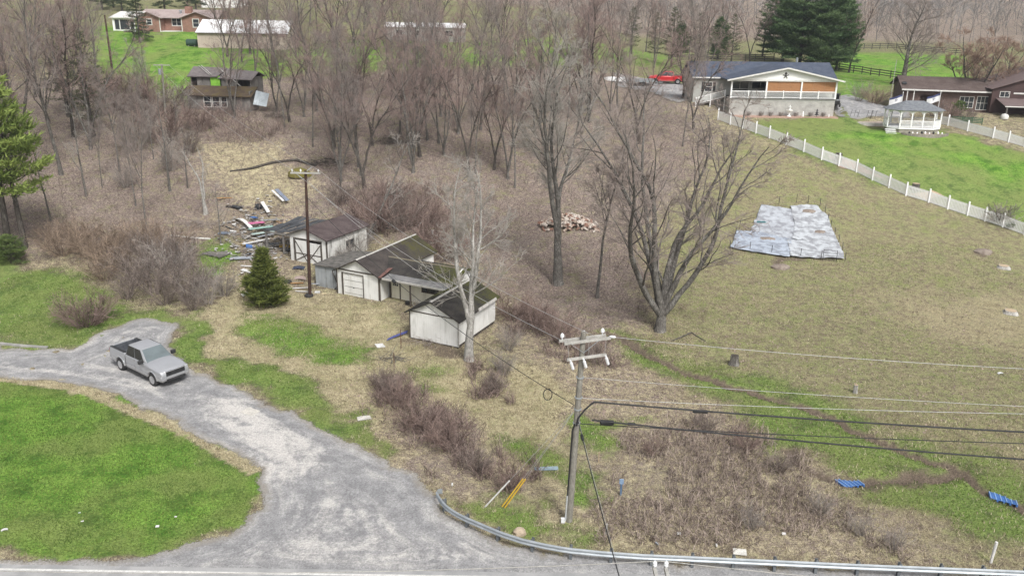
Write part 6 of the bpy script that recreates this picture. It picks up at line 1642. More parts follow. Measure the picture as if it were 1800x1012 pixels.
def pickup(name, loc, rz, label, paint, cat="pickup truck", s=1.0, crew=True):
    t = empty(name, loc, rz, label, cat); t.scale = (s, s, s)
    FA, RA = 1.84, -1.84
    def tum(x, y, z):
        k = 1.0
        if z > .95: k -= (z - .95) * .10
        if x > 2.2: k -= (x - 2.2) ** 2 * .16
        if z < .62: k -= (.62 - z) * .12
        return (x, y * k, z)
    prof = [(2.82, .45), (2.88, .62), (2.86, .98), (2.74, 1.13), (2.3, 1.21), (1.1, 1.3), (-1.2, 1.3), (-1.2, .42)] + [(x, z) for x, z in [(FA - .52, .42)]] + arch(FA, .5, .42)[1:-1] + [(FA + .52, .42)]
    mb = MB(); n = len(prof)
    ys = [-1.0, -.72, 0, .72, 1.0]
    V = []; F = []
    for y in ys:
        for x, z in prof:
            zz = z + (.05 * (1 - (y / 1.0) ** 2) if z > 1.1 and x > 1.0 else 0) - (.045 if abs(y) > .9 and z > 1.1 and x > 1.05 else 0)
            V.append((x, y, zz))
    for j in range(len(ys) - 1):
        for i in range(n): F.append((j * n + i, j * n + (i + 1) % n, (j + 1) * n + (i + 1) % n, (j + 1) * n + i))
    F.append(tuple(range(n))[::-1]); F.append(tuple((len(ys) - 1) * n + i for i in range(n)))
    mb._add(V, F); body = shaped(mb, "body", paint, t, tum, .075)
    # bed
    for sgn in (-1, 1):
        pr = [(-1.24, .46), (-1.24, 1.36), (-3.02, 1.36), (-3.05, .62), (-2.98, .5)] + [(RA - .52, .5)] + arch(RA, .5, .5)[1:-1] + [(RA + .52, .46)]
        mb = MB(); mb.prism(pr, 'y', sgn * .8, sgn * 1.0); shaped(mb, "bed_side", paint, t, tum, .035)
        q = MB(); q.box(-3.0, -1.25, sgn * .79 - .0, sgn * .985, 1.345, 1.375); shaped(q, "bed_rail", M_black, t, tum, .01)
        q = MB(); q.tube([(RA + (.56 + .0) * math.cos(a), sgn * .985, .40 + .56 * math.sin(a)) for a in np.linspace(.15, math.pi - .15, 11)], .045, 6); q.build("fender_flare", paint, t, smooth=True)
        q = MB(); q.tube([(FA + .56 * math.cos(a), sgn * .985, .40 + .56 * math.sin(a)) for a in np.linspace(.15, math.pi - .15, 11)], .045, 6); q.build("fender_flare", paint, t, smooth=True)
    mb = MB(); mb.box(-3.0, -1.24, -.8, .8, .72, .78); mb.build("bed_floor", M_bedliner, t)
    for i in range(6): q = MB(); q.box(-2.98, -1.27, -.66 + i * .25, -.6 + i * .25, .781, .8); q.build("bed_rib", M_bedliner, t)
    mb = MB(); mb.box(-1.3, -1.24, -.8, .8, .78, 1.34); mb.build("bed_front", M_bedliner, t)
    for sgn in (-1, 1):
        mb = MB(); mb.box(-2.98, -1.3, sgn * .74, sgn * .795, .8, 1.34); mb.box(-2.3, -1.4, sgn * .55, sgn * .74, .8, 1.02); mb.build("bed_liner", M_bedliner, t)
    mb = MB(); mb.box(-3.06, -2.99, -.79, .79, .68, 1.36); soften(mb.build("tailgate", paint, t), .02); mb = MB(); mb.box(-2.985, -2.965, -.735, .735, .8, 1.33); mb.build("tailgate_liner", M_bedliner, t)
    mb = MB(); mb.box(-3.2, -3.07, -.92, .92, .5, .66); soften(mb.build("rear_bumper", M_chrome, t), .03)
    for sgn in (-1, 1): mb = MB(); mb.box(-3.075, -2.98, sgn * .82, sgn * .955, .92, 1.25); mb.build("tail_lamp", M_red_lens, t)
    # cabin
    zb, zt = 1.27, 1.93
    xb0, xb1, xt0, xt1 = (-1.2, 1.2, -1.08, .38)
    B = [(xb0, -.93, zb), (xb1, -.9, zb), (xb1, .9, zb), (xb0, .93, zb)]; U = [(xt0, -.7, zt), (xt1, -.68, zt), (xt1, .68, zt), (xt0, .7, zt)]
    mb = MB(); mb._add(B + U + [(-.4, 0, zt + .035)], [(0, 1, 2, 3)[::-1], (0, 1, 5, 4), (1, 2, 6, 5), (2, 3, 7, 6), (3, 0, 4, 7), (4, 5, 8), (5, 6, 8), (6, 7, 8), (7, 4, 8)]); soften(mb.build("cabin", paint, t), .09, 3)
    def on(a, b, c, d, u0, u1, v0, v1, off):
        a, b, c, d = map(Vector, (a, b, c, d)); nrm = (b - a).cross(d - a).normalized() * off
        P = lambda u, v: (a * (1 - u) + b * u) * (1 - v) + (d * (1 - u) + c * u) * v + nrm
        return [P(u0, v0), P(u1, v0), P(u1, v1), P(u0, v1)]
    def pane(nm, q, m):
        mb = MB(); mb.slab(q, .0) if False else mb._add(q, [(0, 1, 2, 3)]); return mb.build(nm, m, t)
    pane("windshield", on(B[1], B[2], U[2], U[1], .03, .97, .03, .95, .012), M_shield)
    pane("rear_window", on(B[3], B[0], U[0], U[3], .08, .92, .15, .9, .012), M_carglass)
    for (a, b, c, d) in ((B[0], B[1], U[1], U[0]), (B[2], B[3], U[3], U[2])):
        fl = a is B[2]
        for u0, u1 in (((.05, .47), (.485, .9)) if not fl else ((.1, .515), (.53, .95))): pane("side_window", on(a, b, c, d, u0, u1, .04, .93, .012), M_carglass)
    # doors: seams and handles
    for sgn in (-1, 1):
        for x in (1.0, -.08, -1.17):
            q = MB(); q.box(x - .008, x + .008, sgn * .985, sgn * 1.003, .5, 1.24); shaped(q, "door_seam", M_black, t, tum, .002)
        for x in (.05, -1.02): q = MB(); q.box(x, x + .2, sgn * .99, sgn * 1.02, 1.07, 1.11); shaped(q, "door_handle", paint, t, tum, .01)
        mi = MB(); mi.box(.84, 1.02, sgn * .98, sgn * 1.27, 1.26, 1.5); soften(mi.build("mirror", M_black, t), .03)
        q = MB(); q.box(2.52, 2.84, sgn * .62, sgn * .93, .96, 1.09); shaped(q, "headlamp", M_lamp, t, lambda x, y, z: (x + .02 - max(0, abs(y) - .6) * .28, y, z), .02)
        q = MB(); q.box(2.72, 2.885, sgn * .62, sgn * .82, .6, .7); shaped(q, "fog_lamp", M_black, t, lambda x, y, z: (x + .02 - max(0, abs(y) - .5) * .2, y, z), .01)
        q = MB(); q.box(-1.3, 1.25, sgn * .8, sgn * .98, .36, .43); q.build("running_board", M_black, t)
    mb = MB(); mb.box(2.78, 2.895, -.63, .63, .8, 1.075); g = mb.build("grille", M_black, t)
    for z in (.88, .945, 1.01): q = MB(); q.box(2.885, 2.905, -.56, .56, z - .012, z + .012); q.build("grille_bar", M_black, g)
    q = MB(); q.box(2.77, 2.905, -.65, .65, 1.078, 1.115); q.build("grille_trim", M_chrome, t)
    mb = MB(); mb.box(2.74, 2.97, -.97, .97, .62, .8); shaped(mb, "front_bumper", paint, t, lambda x, y, z: (x - max(0, abs(y) - .55) ** 2 * .9, y, z), .035)
    mb = MB(); mb.box(2.76, 2.93, -.62, .62, .47, .6); mb.build("air_dam", M_black, t)
    mb = MB(); mb.box(-3.0, 2.7, -.72, .72, .34, .6); mb.build("chassis", M_black, t)
    for x in (FA, RA):
        for sgn in (-1, 1):
            w = MB(); w.lathe([(.25, -.15), (.40, -.15), (.425, -.08), (.425, .08), (.40, .15), (.25, .15)], 22, (x, sgn * .86, .405), 'y'); w = w.build("wheel", M_tyre, t, smooth=True)
            q = MB(); q.lathe([(.02, .0), (.25, .0), (.262, .02), (.262, -.02 * sgn), (.02, -.02 * sgn)], 18, (x, sgn * 1.0, .405), 'y'); r_ = q.build("rim", M_black, w)
            q = MB()
            for k in range(6):
                a = k * math.pi / 3; q.bar((x, sgn * 1.03, .405), (x + .25 * math.cos(a), sgn * 1.025, .405 + .25 * math.sin(a)), .035, .095, up=(-math.sin(a), 0, math.cos(a)))
            q.lathe([(.262, -.012), (.225, -.012), (.225, .012), (.262, .012)], 18, (x, sgn * 1.025, .405), 'y')
            q.build("rim_spokes", M_rim, w)
    return t
M_bedliner = mat("bed_liner", (.055, .06, .07), (.09, .095, .105), rough=.6)
P_silver = car_paint("silver_paint", (.40, .405, .42), .35, .22)
P_red = car_paint("red_paint", (.52, .02, .025), .1, .3)
ra, fa = G(216, 650), G(273, 678)
fr = (Vector((fa.x, fa.y, 0)) - Vector((ra.x, ra.y, 0))); fang = math.atan2(fr.y, fr.x)
mid = (ra + fa) / 2 + Vector((-fr.y, fr.x, 0)).normalized() * .95
pickup("pickup_truck", (mid.x, mid.y, .03), fang, "silver crew-cab pickup truck on the gravel drive", P_silver, s=fr.length / 3.68 * .985)
rp = G(1170, 147); t2 = pickup("pickup_truck", (rp.x, rp.y, H(rp.x, rp.y)), R(176), "red pickup truck parked left of the blue-roofed house", P_red, s=.98)
# utility trailer and dinghy by the red truck
ut = empty("utility_trailer", G(1128, 150), R(3), "low flat utility trailer with wooden deck beside the red truck", "trailer")
mb = MB(); mb.box(-2, 2, -1, 1, .5, .6); mb.build("deck", mat("trailer_wood", (.25, .17, .11), (.18, .12, .08)), ut)
for b_ in ((-2, 2, -1.06, -1.0, .55, .95), (-2, 2, 1.0, 1.06, .55, .95), (-2.06, -2, -1.06, 1.06, .5, .95)): mb = MB(); mb.box(*b_); mb.build("side_rail", M_galv, ut)
for sgn in (-1, 1): mb = MB(); mb.lathe([(.1, -.1), (.33, -.1), (.33, .1), (.1, .1)], 14, (0, sgn * 1.2, .33), 'y'); mb.build("wheel", M_tyre, ut)
mb = MB(); mb.bar((2, 0, .5), (3.3, 0, .45), .1); mb.build("tongue", M_galv, ut)
bt = empty("dinghy", G(1080, 142), R(-35), "white upturned dinghy left of the utility trailer", "boat")
mb = MB(); V = []
for x, w, zt_ in ((-1.9, .1, .3), (-1.3, .55, .5), (-.3, .75, .6), (.8, .7, .6), (1.7, .55, .5)): V += [(x, -w, 0), (x, -w * .6, zt_ * .85), (x, 0, zt_), (x, w * .6, zt_ * .85), (x, w, 0)]
F = [(i * 5 + k, i * 5 + k + 1, i * 5 + 6 + k, i * 5 + 5 + k) for i in range(4) for k in range(4)] + [(0, 1, 2, 3, 4), (24, 23, 22, 21, 20)]
mb._add(V, F); mb.build("hull", M_pvc, bt, smooth=True); q = MB(); q.bar((-1.85, 0, .34), (1.7, 0, .54), .06, .08); q.build("keel", M_greyply, bt)
# small black buggy
bg_ = empty("buggy", G(1467, 187), R(75), "small black roofed buggy parked at the porch corner", "golf cart")
mb = MB(); mb.prism([(-1.1, .35), (1.1, .35), (1.2, .6), (1.0, .85), (.5, .9), (.45, .5), (-.1, .5), (-.2, .85), (-1.1, .85)], 'y', -.55, .55); mb.build("body", M_black, bg_)
mb = MB(); mb.box(-.75, .6, -.58, .58, 1.72, 1.79); mb.build("roof", M_black, bg_)
for x, xt in ((-.7, -.65), (.75, .5)):
    for y in (-.52, .52): q = MB(); q.bar((x, y, .8), (xt, y, 1.73), .05); q.build("roof_post", M_black, bg_)
q = MB(); q.quad((.78, -.5, .9), (.78, .5, .9), (.55, .5, 1.7), (.55, -.5, 1.7)); q.build("windscreen", M_carglass, bg_)
q = MB(); q.box(-.55, -.05, -.5, .5, .85, .97); q.build("seat", M_greyply, bg_)
for x in (-.75, .75):
    for y in (-.6, .6): q = MB(); q.lathe([(.1, -.09), (.28, -.09), (.28, .09), (.1, .09)], 14, (x, y, .28), 'y'); w = q.build("wheel", M_tyre, bg_); q = MB(); q.lathe([(.02, -.01), (.13, -.01), (.13, .01), (.02, .01)], 10, (x, y * 1.16, .28), 'y'); q.build("rim", M_rim, w)

# ------------------------------------------------------------------ utility poles and lines
M_polewood = bark_mat("weathered_pole", (.19, .18, .155), (.27, .255, .22), (.31, .30, .26))
M_poledark = bark_mat("creosote_pole", (.05, .031, .026), (.085, .053, .042), (.115, .076, .06))
M_arm = mat("pale_crossarm", (.40, .39, .36), (.30, .29, .265), scale=3, rough=.85)
M_porc = mat("porcelain", (.66, .67, .68), (.6, .61, .62), rough=.25, amt=.05)
M_cable = mat("black_cable", (.018, .018, .019), (.03, .03, .031), rough=.6)
M_wire = mat("aluminium_wire", (.42, .42, .41), (.36, .36, .355), rough=.5, metal=.3)
M_conduit = mat("grey_conduit", (.45, .46, .46), (.38, .39, .39), rough=.5)
def wire(name, a, b, sag, r, m, label, cat="power line", group=None, n=24):
    a = Vector(a); b = Vector(b); path = []
    for i in range(n + 1):
        t = i / n; p = a.lerp(b, t); p.z -= sag * 4 * t * (1 - t); path.append(p - a)
    mb = MB(); mb.tube(path, r, 6); o = mb.build(name, m, smooth=True, loc=a); return tag(o, label, cat, group)
pb0 = G(1000, 915); ptop = atY(1026, 583, pb0.y + .1)
pole = empty("utility_pole", pb0, 0, "grey wooden utility pole with pale crossarms and cables behind the guardrail", "utility pole")
pv = ptop - pb0; PAX = pv.normalized()
mb = MB(); mb.tube([-PAX * .6, pv * .33, pv * .66, pv], [.185, .165, .145, .125], 14); mb.build("pole", M_polewood, pole, smooth=True)
AA = R(20); au = Vector((math.cos(AA), math.sin(AA), 0)); an = Vector((-au.y, au.x, 0))
def on_pole(py): return pv * ((py - 915) / (583 - 915))
pA = on_pole(596); pB = on_pole(623)
arm_pts = {}
for nm, base, off, L0, L1 in (("crossarm", pA, -.19, -1.05, 1.35), ("crossarm", pA, .19, -1.15, 1.25), ("crossarm", pB, -.19, -.85, 1.2)):
    mb = MB(); mb.bar(base + an * off + au * L0, base + an * off + au * L1, .095, .12); mb.build(nm, M_arm if base is pA else M_ridge, pole)
for L0 in (-1.0, .12, 1.1):
    mb = MB(); c = pA + an * .19 + au * L0 + Vector((0, 0, .06)); mb.lathe([(.03, 0), (.03, .12), (.09, .13), (.07, .19), (.1, .2), (.06, .3), (.02, .33)], 10, c); mb.build("insulator", M_porc, pole, smooth=True)
for sgn in (-1, 1): mb = MB(); mb.bar(pA + au * .75 * sgn + an * -.25, pA - PAX * .6 + an * -.17, .03, .02); mb.build("arm_brace", M_galv, pole)
for L0 in (-.72, -.05, 1.12):
    mb = MB(); c = pB - an * .28 + au * L0; d = (au * .35 + Vector((0, 0, -1))).normalized(); mb.tube([c, c + d * .12, c + d * .14, c + d * .5, c + d * .52], [.05, .05, .075, .075, .04], 8); k = mb.build("fuse_cutout", M_porc, pole, smooth=True)
    q = MB(); q.tube([c + d * .05, c + au * .12 + d * .3, c + d * .5], .012, 5); q.build("fuse_tube", M_black, k)
for L0 in (-.9, .25, 1.2):
    mb = MB(); a = pA + an * .19 + au * L0 + Vector((0, 0, .3)); b = pB - an * .28 + au * (L0 * .85 - .05); mb.tube([a, a.lerp(b, .3) - an * .25, b.lerp(a, .3) - an * .2, b], .008, 5); mb.build("jumper_wire", M_wire, pole)
for py in (658, 692, 712, 736):
    c = on_pole(py); mb = MB(); mb.lathe([(.165, -.03), (.19, -.03), (.19, .03), (.165, .03)], 12, c); mb.build("bracket", M_galv, pole)
s_ = Vector((-.19, -.08, 0))
mb = MB(); mb.tube([on_pole(738) + s_ + Vector((.1, -.1, .1)), on_pole(748) + s_, on_pole(800) + s_, on_pole(866) + s_], .035, 6); mb.build("riser_cable", M_cable, pole)
mb = MB(); mb.tube([on_pole(866) + s_, on_pole(912) + s_, on_pole(914) + s_ + Vector((-.1, -.1, 0))], .045, 7); mb.build("riser_conduit", M_conduit, pole)
mb = MB(); c = on_pole(909) + s_ + Vector((-.14, -.06, -.05)); mb.box(c.x - .09, c.x + .09, c.y - .07, c.y + .07, c.z - .15, c.z + .12); mb.build("conduit_box", M_porc, pole)
# lines that leave to the right along the road
def right_end(py, z): return atZ(1800, py, z)
def span(name, py0, px0, py1, r, m, label, ext=1.6):
    a = pb0 + on_pole(py0) + Vector((.18, -.1, 0)) if px0 is None else atY(px0, py0, pb0.y - .1)
    zr = a.z - .25
    b = atZ(1800, py1, zr); c = a + (b - a) * ext; c.z = a.z
    t = 1 / ext; sag = (a.z - b.z) / (4 * t * (1 - t))
    return wire(name, a, c, sag, r, m, label)
pin = pb0 + pA + au * 1.32
a = pin; b = atZ(1800, 648, a.z - .35); c = a + (b - a) * 1.6; c.z = a.z
wire("power_line", a, c, .35 / (4 * .625 * .375), .011, M_wire, "topmost bare power line from the crossarm end of the guardrail pole")
mb = MB(); d = (b - a).normalized(); mb.tube([a + d * .05, a + d * .12, a + d * .3, a + d * .36], [.03, .07, .07, .03], 8); o = tag(mb.build("strain_insulator", M_porc, smooth=True), "white strain insulator on the topmost power line", "insulator")
span("power_line", 657, None, 714, .010, M_wire, "bare neutral line leaving the pole below the crossarms")
span("power_line", 692, None, 727, .012, M_wire, "grey messenger line just above the thick black cable")
span("telephone_cable", 706, 1045, 759, .042, M_cable, "upper thick black telephone cable running along the road")
span("telephone_cable", 736, None, 779, .022, M_cable, "thinner black cable between the two thick lower cables")
span("telephone_cable", 738, 1040, 807, .04, M_cable, "lowest thick black telephone cable running along the road")
# loop that joins the upper cable to the pole, splices
a = atY(1045, 706, pb0.y - .1)
mb = MB(); P0 = pb0 + on_pole(738) + Vector((0, -.22, 0)); P1 = pb0 + on_pole(724) + Vector((.05, -.22, 0)); mb.tube([P0, P1, P1.lerp(a, .4) + Vector((0, 0, .1)), P1.lerp(a, .75) + Vector((0, 0, .06)), a], .045, 7); tag(mb.build("cable_loop", M_cable, smooth=True), "black cable bend joining the upper cable to the pole", "cable")
def sleeve(px, py, L_, r, label, slope=.03, dy=-.1):
    c = atY(px, py, pb0.y + dy); mb = MB(); d = Vector((1, 0, -slope)).normalized()
    mb.tube([c - d * L_ * .5, c - d * L_ * .44, c + d * L_ * .44, c + d * L_ * .5], [r * .5, r, r, r * .5], 10); return tag(mb.build("splice_case", M_cable, smooth=True), label, "splice case")
sleeve(1231, 723, .75, .085, "black splice case on the upper thick cable"); sleeve(1067, 742, .7, .12, "fat black splice case beside the pole on the lowest cable"); sleeve(1110, 745, .4, .07, "small black splice on the lowest cable")
# second pole
p2 = G(545, 520); t2_ = atY(537, 300, p2.y); v2 = t2_ - p2
pl2 = empty("utility_pole", p2, 0, "dark creosoted utility pole with a white crossarm beside the plywood lean-to", "utility pole")
mb = MB(); mb.tube([-v2.normalized() * .5, v2 * .5, v2], [.15, .13, .105], 14); mb.build("pole", M_poledark, pl2, smooth=True)
mb = MB(); mb.bar(v2 * .985 + Vector((-1.2, -.18, 0)), v2 * .985 + Vector((1.25, -.18, 0)), .1, .13); mb.build("crossarm", M_arm, pl2)
for x in (-1.05, -.35, 1.1): mb = MB(); mb.lathe([(.03, 0), (.03, .1), (.08, .11), (.06, .2), (.02, .26)], 9, v2 * .985 + Vector((x, -.18, .065))); mb.build("insulator", M_porc, pl2, smooth=True)
mb = MB(); mb.tube([v2 * .985 + Vector((-.9, -.1, 0)), v2 * .92, v2 * .985 + Vector((.9, -.1, 0))], .02, 5); mb.build("arm_brace", M_galv, pl2)
mb = MB(); mb.bar(v2 * .99, v2 * .99 + Vector((.5, .1, .4)), .05); mb.build("top_bracket", M_galv, pl2)
# upper left poles
p3 = G(292, 214); t3 = atY(284, 113, p3.y); v3 = t3 - p3
pl3 = empty("utility_pole", p3, 0, "thin pale utility pole with a short T arm left of the ruined shed", "utility pole")
mb = MB(); mb.tube([-v3.normalized() * .5, v3], [.15, .11], 10); mb.build("pole", M_polewood, pl3, smooth=True)
mb = MB(); mb.bar(v3 * .985 + Vector((-1.0, -.15, 0)), v3 * .985 + Vector((1.1, -.15, 0)), .09, .11); mb.build("crossarm", M_arm, pl3)
mb = MB(); mb.tube([v3 * .87 + Vector((-.28, -.1, -.35)), v3 * .87 + Vector((-.28, -.1, .35))], .18, 12); mb.build("transformer", M_galv, pl3, smooth=True)
p4 = G(197, 121); t4 = atY(184, 27, p4.y); v4 = t4 - p4
mb = MB(); mb.tube([-v4.normalized() * .5, v4], [.17, .12], 10); o = tag(mb.build("utility_pole", M_poledark, smooth=True), "plain dark pole standing on the brick house lawn", "utility pole"); o.location = p4
# lines between the poles
e1 = pb0 + pA; 
for x, lab in ((-1.05, "left"), (1.1, "right")):
    a = p2 + v2 * .985 + Vector((x, -.18, .3)); b = pb0 + pA + au * (x * .8) - an * .25; wire("power_line", a, b, .9, .011, M_wire, "bare line from the dark pole's crossarm over the white house, %s arm end" % ("near house" if x > 0 else "lawn-side"))
    a2 = p3 + v3 * .985 + Vector((x * .8, -.15, .12)); wire("power_line", a2, a, .8, .011, M_wire, "bare line from the pale T pole to the dark pole, %s arm end" % ("house-side" if x > 0 else "drive-side"))
cnr = Vector(_pl(H_O[0], H_O[1], HA, 6.9, -.9)); hc = Vector((*_pl(H_O[0], H_O[1], HA, 6.2, .0), 2.75))
wire("service_drop", p2 + v2 * .93 + Vector((.1, -.1, 0)), hc, .45, .012, M_wire, "service wire from the dark pole to the porch roof corner", "power line")
a = pb0 + on_pole(706) + Vector((-.17, 0, 0)); b = p2 + v2 * .80; wire("telephone_cable", a, b, 1.1, .018, M_cable, "black cable from the guardrail pole up over the white garage", "cable")
def along(a, b, sag, t): p = a.lerp(b, t); p.z -= sag * 4 * t * (1 - t); return p
c = along(a, b, 1.1, .55); d = (b - a).normalized(); mb = MB(); c.z -= .14; mb.tube([c - d * .22, c - d * .18, c + d * .18, c + d * .22], [.05, .1, .1, .05], 9); tag(mb.build("splice_case", M_cable, smooth=True), "black splice case hanging on the cable before the white garage", "splice case")
c = along(a, b, 1.1, .06); mb = MB(); mb.tube([c + Vector((.22 * math.cos(k), .05, -.32 + .32 * math.sin(k))) for k in np.linspace(0, 6.28, 17)], .022, 6, False); tag(mb.build("cable_coil", M_cable, smooth=True), "coil of black cable hanging left of the guardrail pole", "cable coil")
# near pole on the other side of the road
na = atZ(1150, 992, 9.6); nb = atZ(1170, 992, 9.6)
p5 = Vector(((na.x + nb.x) / 2, na.y - 1.15, 0)); npole = empty("utility_pole", p5, 0, "utility pole across the road, only its pale double arm tips in view", "utility pole")
mb = MB(); mb.tube([(0, 0, -.3), (0, 0, 9.9)], [.17, .12], 12); mb.build("pole", M_polewood, npole, smooth=True)
for q0 in (na, nb): dx = q0.x - p5.x; mb = MB(); mb.box(dx - .05, dx + .05, -1.15, 1.15, 9.45, 9.57); mb.build("crossarm", M_arm, npole); mb = MB(); mb.lathe([(.025, 9.57), (.025, 9.63), (.07, 9.64), (.05, 9.72), (.07, 9.73), (.02, 9.8)], 9, (dx, 1.08, 0)); mb.build("insulator", M_porc, npole, smooth=True)
nl = Vector((p5.x, p5.y + 1.08, 9.79))
wire("power_line", nl, nl + Vector((-42, .9, -.1)), 1.0, .013, M_arm, "white line stretching left over the road from the near pole")
wire("power_line", nl, nl + Vector((42, -.6, -.3)), 1.0, .013, M_arm, "white line stretching right over the road from the near pole")
a = pb0 + on_pole(726) + Vector((.02, -.2, 0)); b = Vector((p5.x - .2, p5.y, 6.2))
wire("telephone_cable", a, b, .25, .022, M_cable, "black cable crossing the road from the guardrail pole", "cable")
wire("guy_wire", a + Vector((.05, 0, -.1)), b + Vector((.15, 0, -.3)), .2, .008, M_wire, "thin grey wire crossing the road beside the black cable", "wire")
c = along(a, b, .25, .1); d = (b - a).normalized(); mb = MB(); mb.tube([c - d * .3, c - d * .22, c + d * .22, c + d * .3], [.03, .075, .075, .03], 9); tag(mb.build("splice_case", M_cable, smooth=True), "black splice case just below the pole on the crossing cable", "splice case")
# guys with their plastic guards
M_yel = mat("yellow_plastic", (.62, .40, .04), (.55, .36, .05), rough=.5); M_whp = mat("white_plastic_pipe", (.66, .65, .63), (.55, .54, .52), rough=.5)
for (gx, gy, ux, uy), mm, lab in (((850, 893, 889, 850), M_whp, "white guy guard tube slanting beside the yellow ones"), ((880, 893, 928, 836), M_yel, "yellow guy guard tube slanting beside the white one"), ((885, 895, 934, 834), M_yel, "yellow guy guard tube slanting toward the utility pole")):
    g = G(gx, gy); tp = pb0 + on_pole(716) + Vector((-.15, 0, 0)); d = (tp - g).normalized()
    gyw = empty("guy_wire", g, 0, lab, "guy wire"); L_ = (tp - g).length
    mb = MB(); mb.tube([d * -.2, d * L_], .009, 5); mb.build("strand", M_wire, gyw)
    mb = MB(); mb.tube([d * .15, d * 2.3], .04, 8); mb.build("guard", mm, gyw, smooth=True)
# ------------------------------------------------------------------ guardrail
gpx = [(768, 866), (776, 880), (790, 894), (812, 907), (840, 919), (880, 936), (920, 949), (960, 958), (1000, 965), (1060, 971), (1130, 976), (1200, 979), (1350, 986), (1500, 993), (1650, 999), (1800, 1005), (1950, 1011), (2150, 1018)]
gpts = [atZ(x, y, .62) for x, y in gpx]
gl = [Vector((p.x, p.y, 0)) for p in gpts]
acc = [0]
for p, q in zip(gl[:-1], gl[1:]): acc.append(acc[-1] + (q - p).length)
def gat(s):
    for i in range(len(gl) - 1):
        if s <= acc[i + 1] or i == len(gl) - 2:
            t = (s - acc[i]) / (acc[i + 1] - acc[i]); return gl[i].lerp(gl[i + 1], t), (gl[i + 1] - gl[i]).normalized()
gr = empty("guardrail", gl[0], 0, "curved galvanised steel guardrail along the road and drive mouth", "guardrail")
W = [(0, -.155), (.075, -.115), (.08, -.07), (.01, -.02), (.01, .02), (.08, .07), (.075, .115), (0, .155)]
s = 0.0; tot = acc[-1]; seg = 1.905
while s < tot - .1:
    e = min(s + seg * 2, tot); V = []; F = []; ns = 8
    for i in range(ns + 1):
        p, d = gat(s + (e - s) * i / ns); p0, d0 = gat(max(0, s + (e - s) * i / ns - .3)); p1, d1 = gat(min(tot, s + (e - s) * i / ns + .3)); d = (p1 - p0).normalized()
        nrm = Vector((d.y, -d.x, 0)); q = p - gl[0]
        for off, z in W: V.append((q.x + nrm.x * off, q.y + nrm.y * off, .56 + z))
    nw = len(W); F = [(i * nw + k, i * nw + k + 1, (i + 1) * nw + k + 1, (i + 1) * nw + k) for i in range(ns) for k in range(nw - 1)]
    mb = MB(); mb._add(V, F); mb.build("rail", M_galv, gr, smooth=True); s = e
s = .9
M_steel = mat("dark_steel_post", (.10, .11, .12), (.15, .16, .165), rough=.6)
while s < tot:
    p, d = gat(s); nrm = Vector((d.y, -d.x, 0)); q = p - gl[0] - nrm * .12; a = math.atan2(d.y, d.x)
    mb = MB()
    for b_ in ((-.07, .07, -.085, -.075), (-.07, .07, .075, .085), (-.006, .006, -.0749, .0749)): mb.box(*b_, -.5, .78, T(q.x, q.y, 0) @ RZ(a))
    mb.box(-.06, .06, .0855, .115, .42, .72, T(q.x, q.y, 0) @ RZ(a + math.pi)); mb.build("post", M_steel, gr); s += seg
p, d = gat(0); mb = MB(); n_ = 7; V = []
for i in range(n_ + 1):
    a = i / n_ * 2.4; c = Vector((-d.x, -d.y, 0)) * math.sin(a) * .2 + Vector((-d.y, d.x, 0)) * (.2 - .2 * math.cos(a))
    V += [(c.x, c.y, .405), (c.x, c.y, .715)]
mb._add(V, [(2 * i, 2 * i + 2, 2 * i + 3, 2 * i + 1) for i in range(n_)]); mb.build("end_terminal", M_galv, gr, smooth=True)
# ------------------------------------------------------------------ tarp garden
def tarp(name, px, m, label, lift, seed, amp=.13):
    o = draped(name, px, m, lift, cut=.3, step=.3, jit=.05); me = o.data
    n = len(me.vertices); co = np.zeros(n * 3, np.float32); me.vertices.foreach_get("co", co); co = co.reshape(-1, 3)
    ed = np.zeros(n, np.float32); me.attributes["edge"].data.foreach_get("value", ed)
    w = (np.abs(fbm(co[:, 0] * 1.5 + co[:, 1] * .6, co[:, 1] * 2.4 - co[:, 0] * .4, seed) - .5) * 2) ** .7
    co[:, 2] += amp * (1 - w) + .05 * (fbm(co[:, 0] * .6, co[:, 1] * .6, seed + 3) - .3)
    me.vertices.foreach_set("co", co.ravel()); me.update()
    md = o.modifiers.new("thick", 'SOLIDIFY'); md.thickness = .015
    return tag(o, label, "tarp")
def tarp_mat(name, c1, c2):
    m = mat(name, c1, c2, scale=1.4, rough=.35, fine=7, amt=.2, bump=.4, world=True, lo=.42, hi=.6); return m
M_t1 = tarp_mat("plastic_sheet_bluish", (.36, .40, .46), (.22, .24, .28)); M_t2 = tarp_mat("plastic_sheet_white", (.45, .47, .49), (.26, .265, .28)); M_t3 = tarp_mat("plastic_sheet_grey", (.40, .42, .45), (.24, .245, .265))
tarp("plastic_sheet", [(1338, 362), (1368, 365), (1392, 370), (1402, 395), (1398, 425), (1345, 418), (1318, 412), (1326, 390)], M_t3, "grey-white plastic sheet with a teal patch on the garden plot", .06, 1)
tarp("plastic_sheet", [(1388, 364), (1437, 363), (1452, 380), (1468, 415), (1478, 440), (1420, 428), (1392, 422), (1396, 392)], M_t2, "bright white plastic sheet with dirt heaps at the plot's far end", .10, 2)
tarp("plastic_sheet", [(1294, 408), (1322, 409), (1352, 414), (1392, 424), (1388, 454), (1340, 448), (1284, 438)], M_t1, "bluish plastic sheet at the plot's corner nearest the fanning tree", .13, 3)
tarp("plastic_sheet", [(1384, 425), (1440, 424), (1475, 430), (1484, 459), (1430, 456), (1388, 452)], M_t2, "white plastic sheet beside the plot's wire gate", .16, 4)
M_heap = mat("dry_soil_heap", (.17, .135, .11), (.25, .21, .175), scale=3, fine=20, amt=.4)
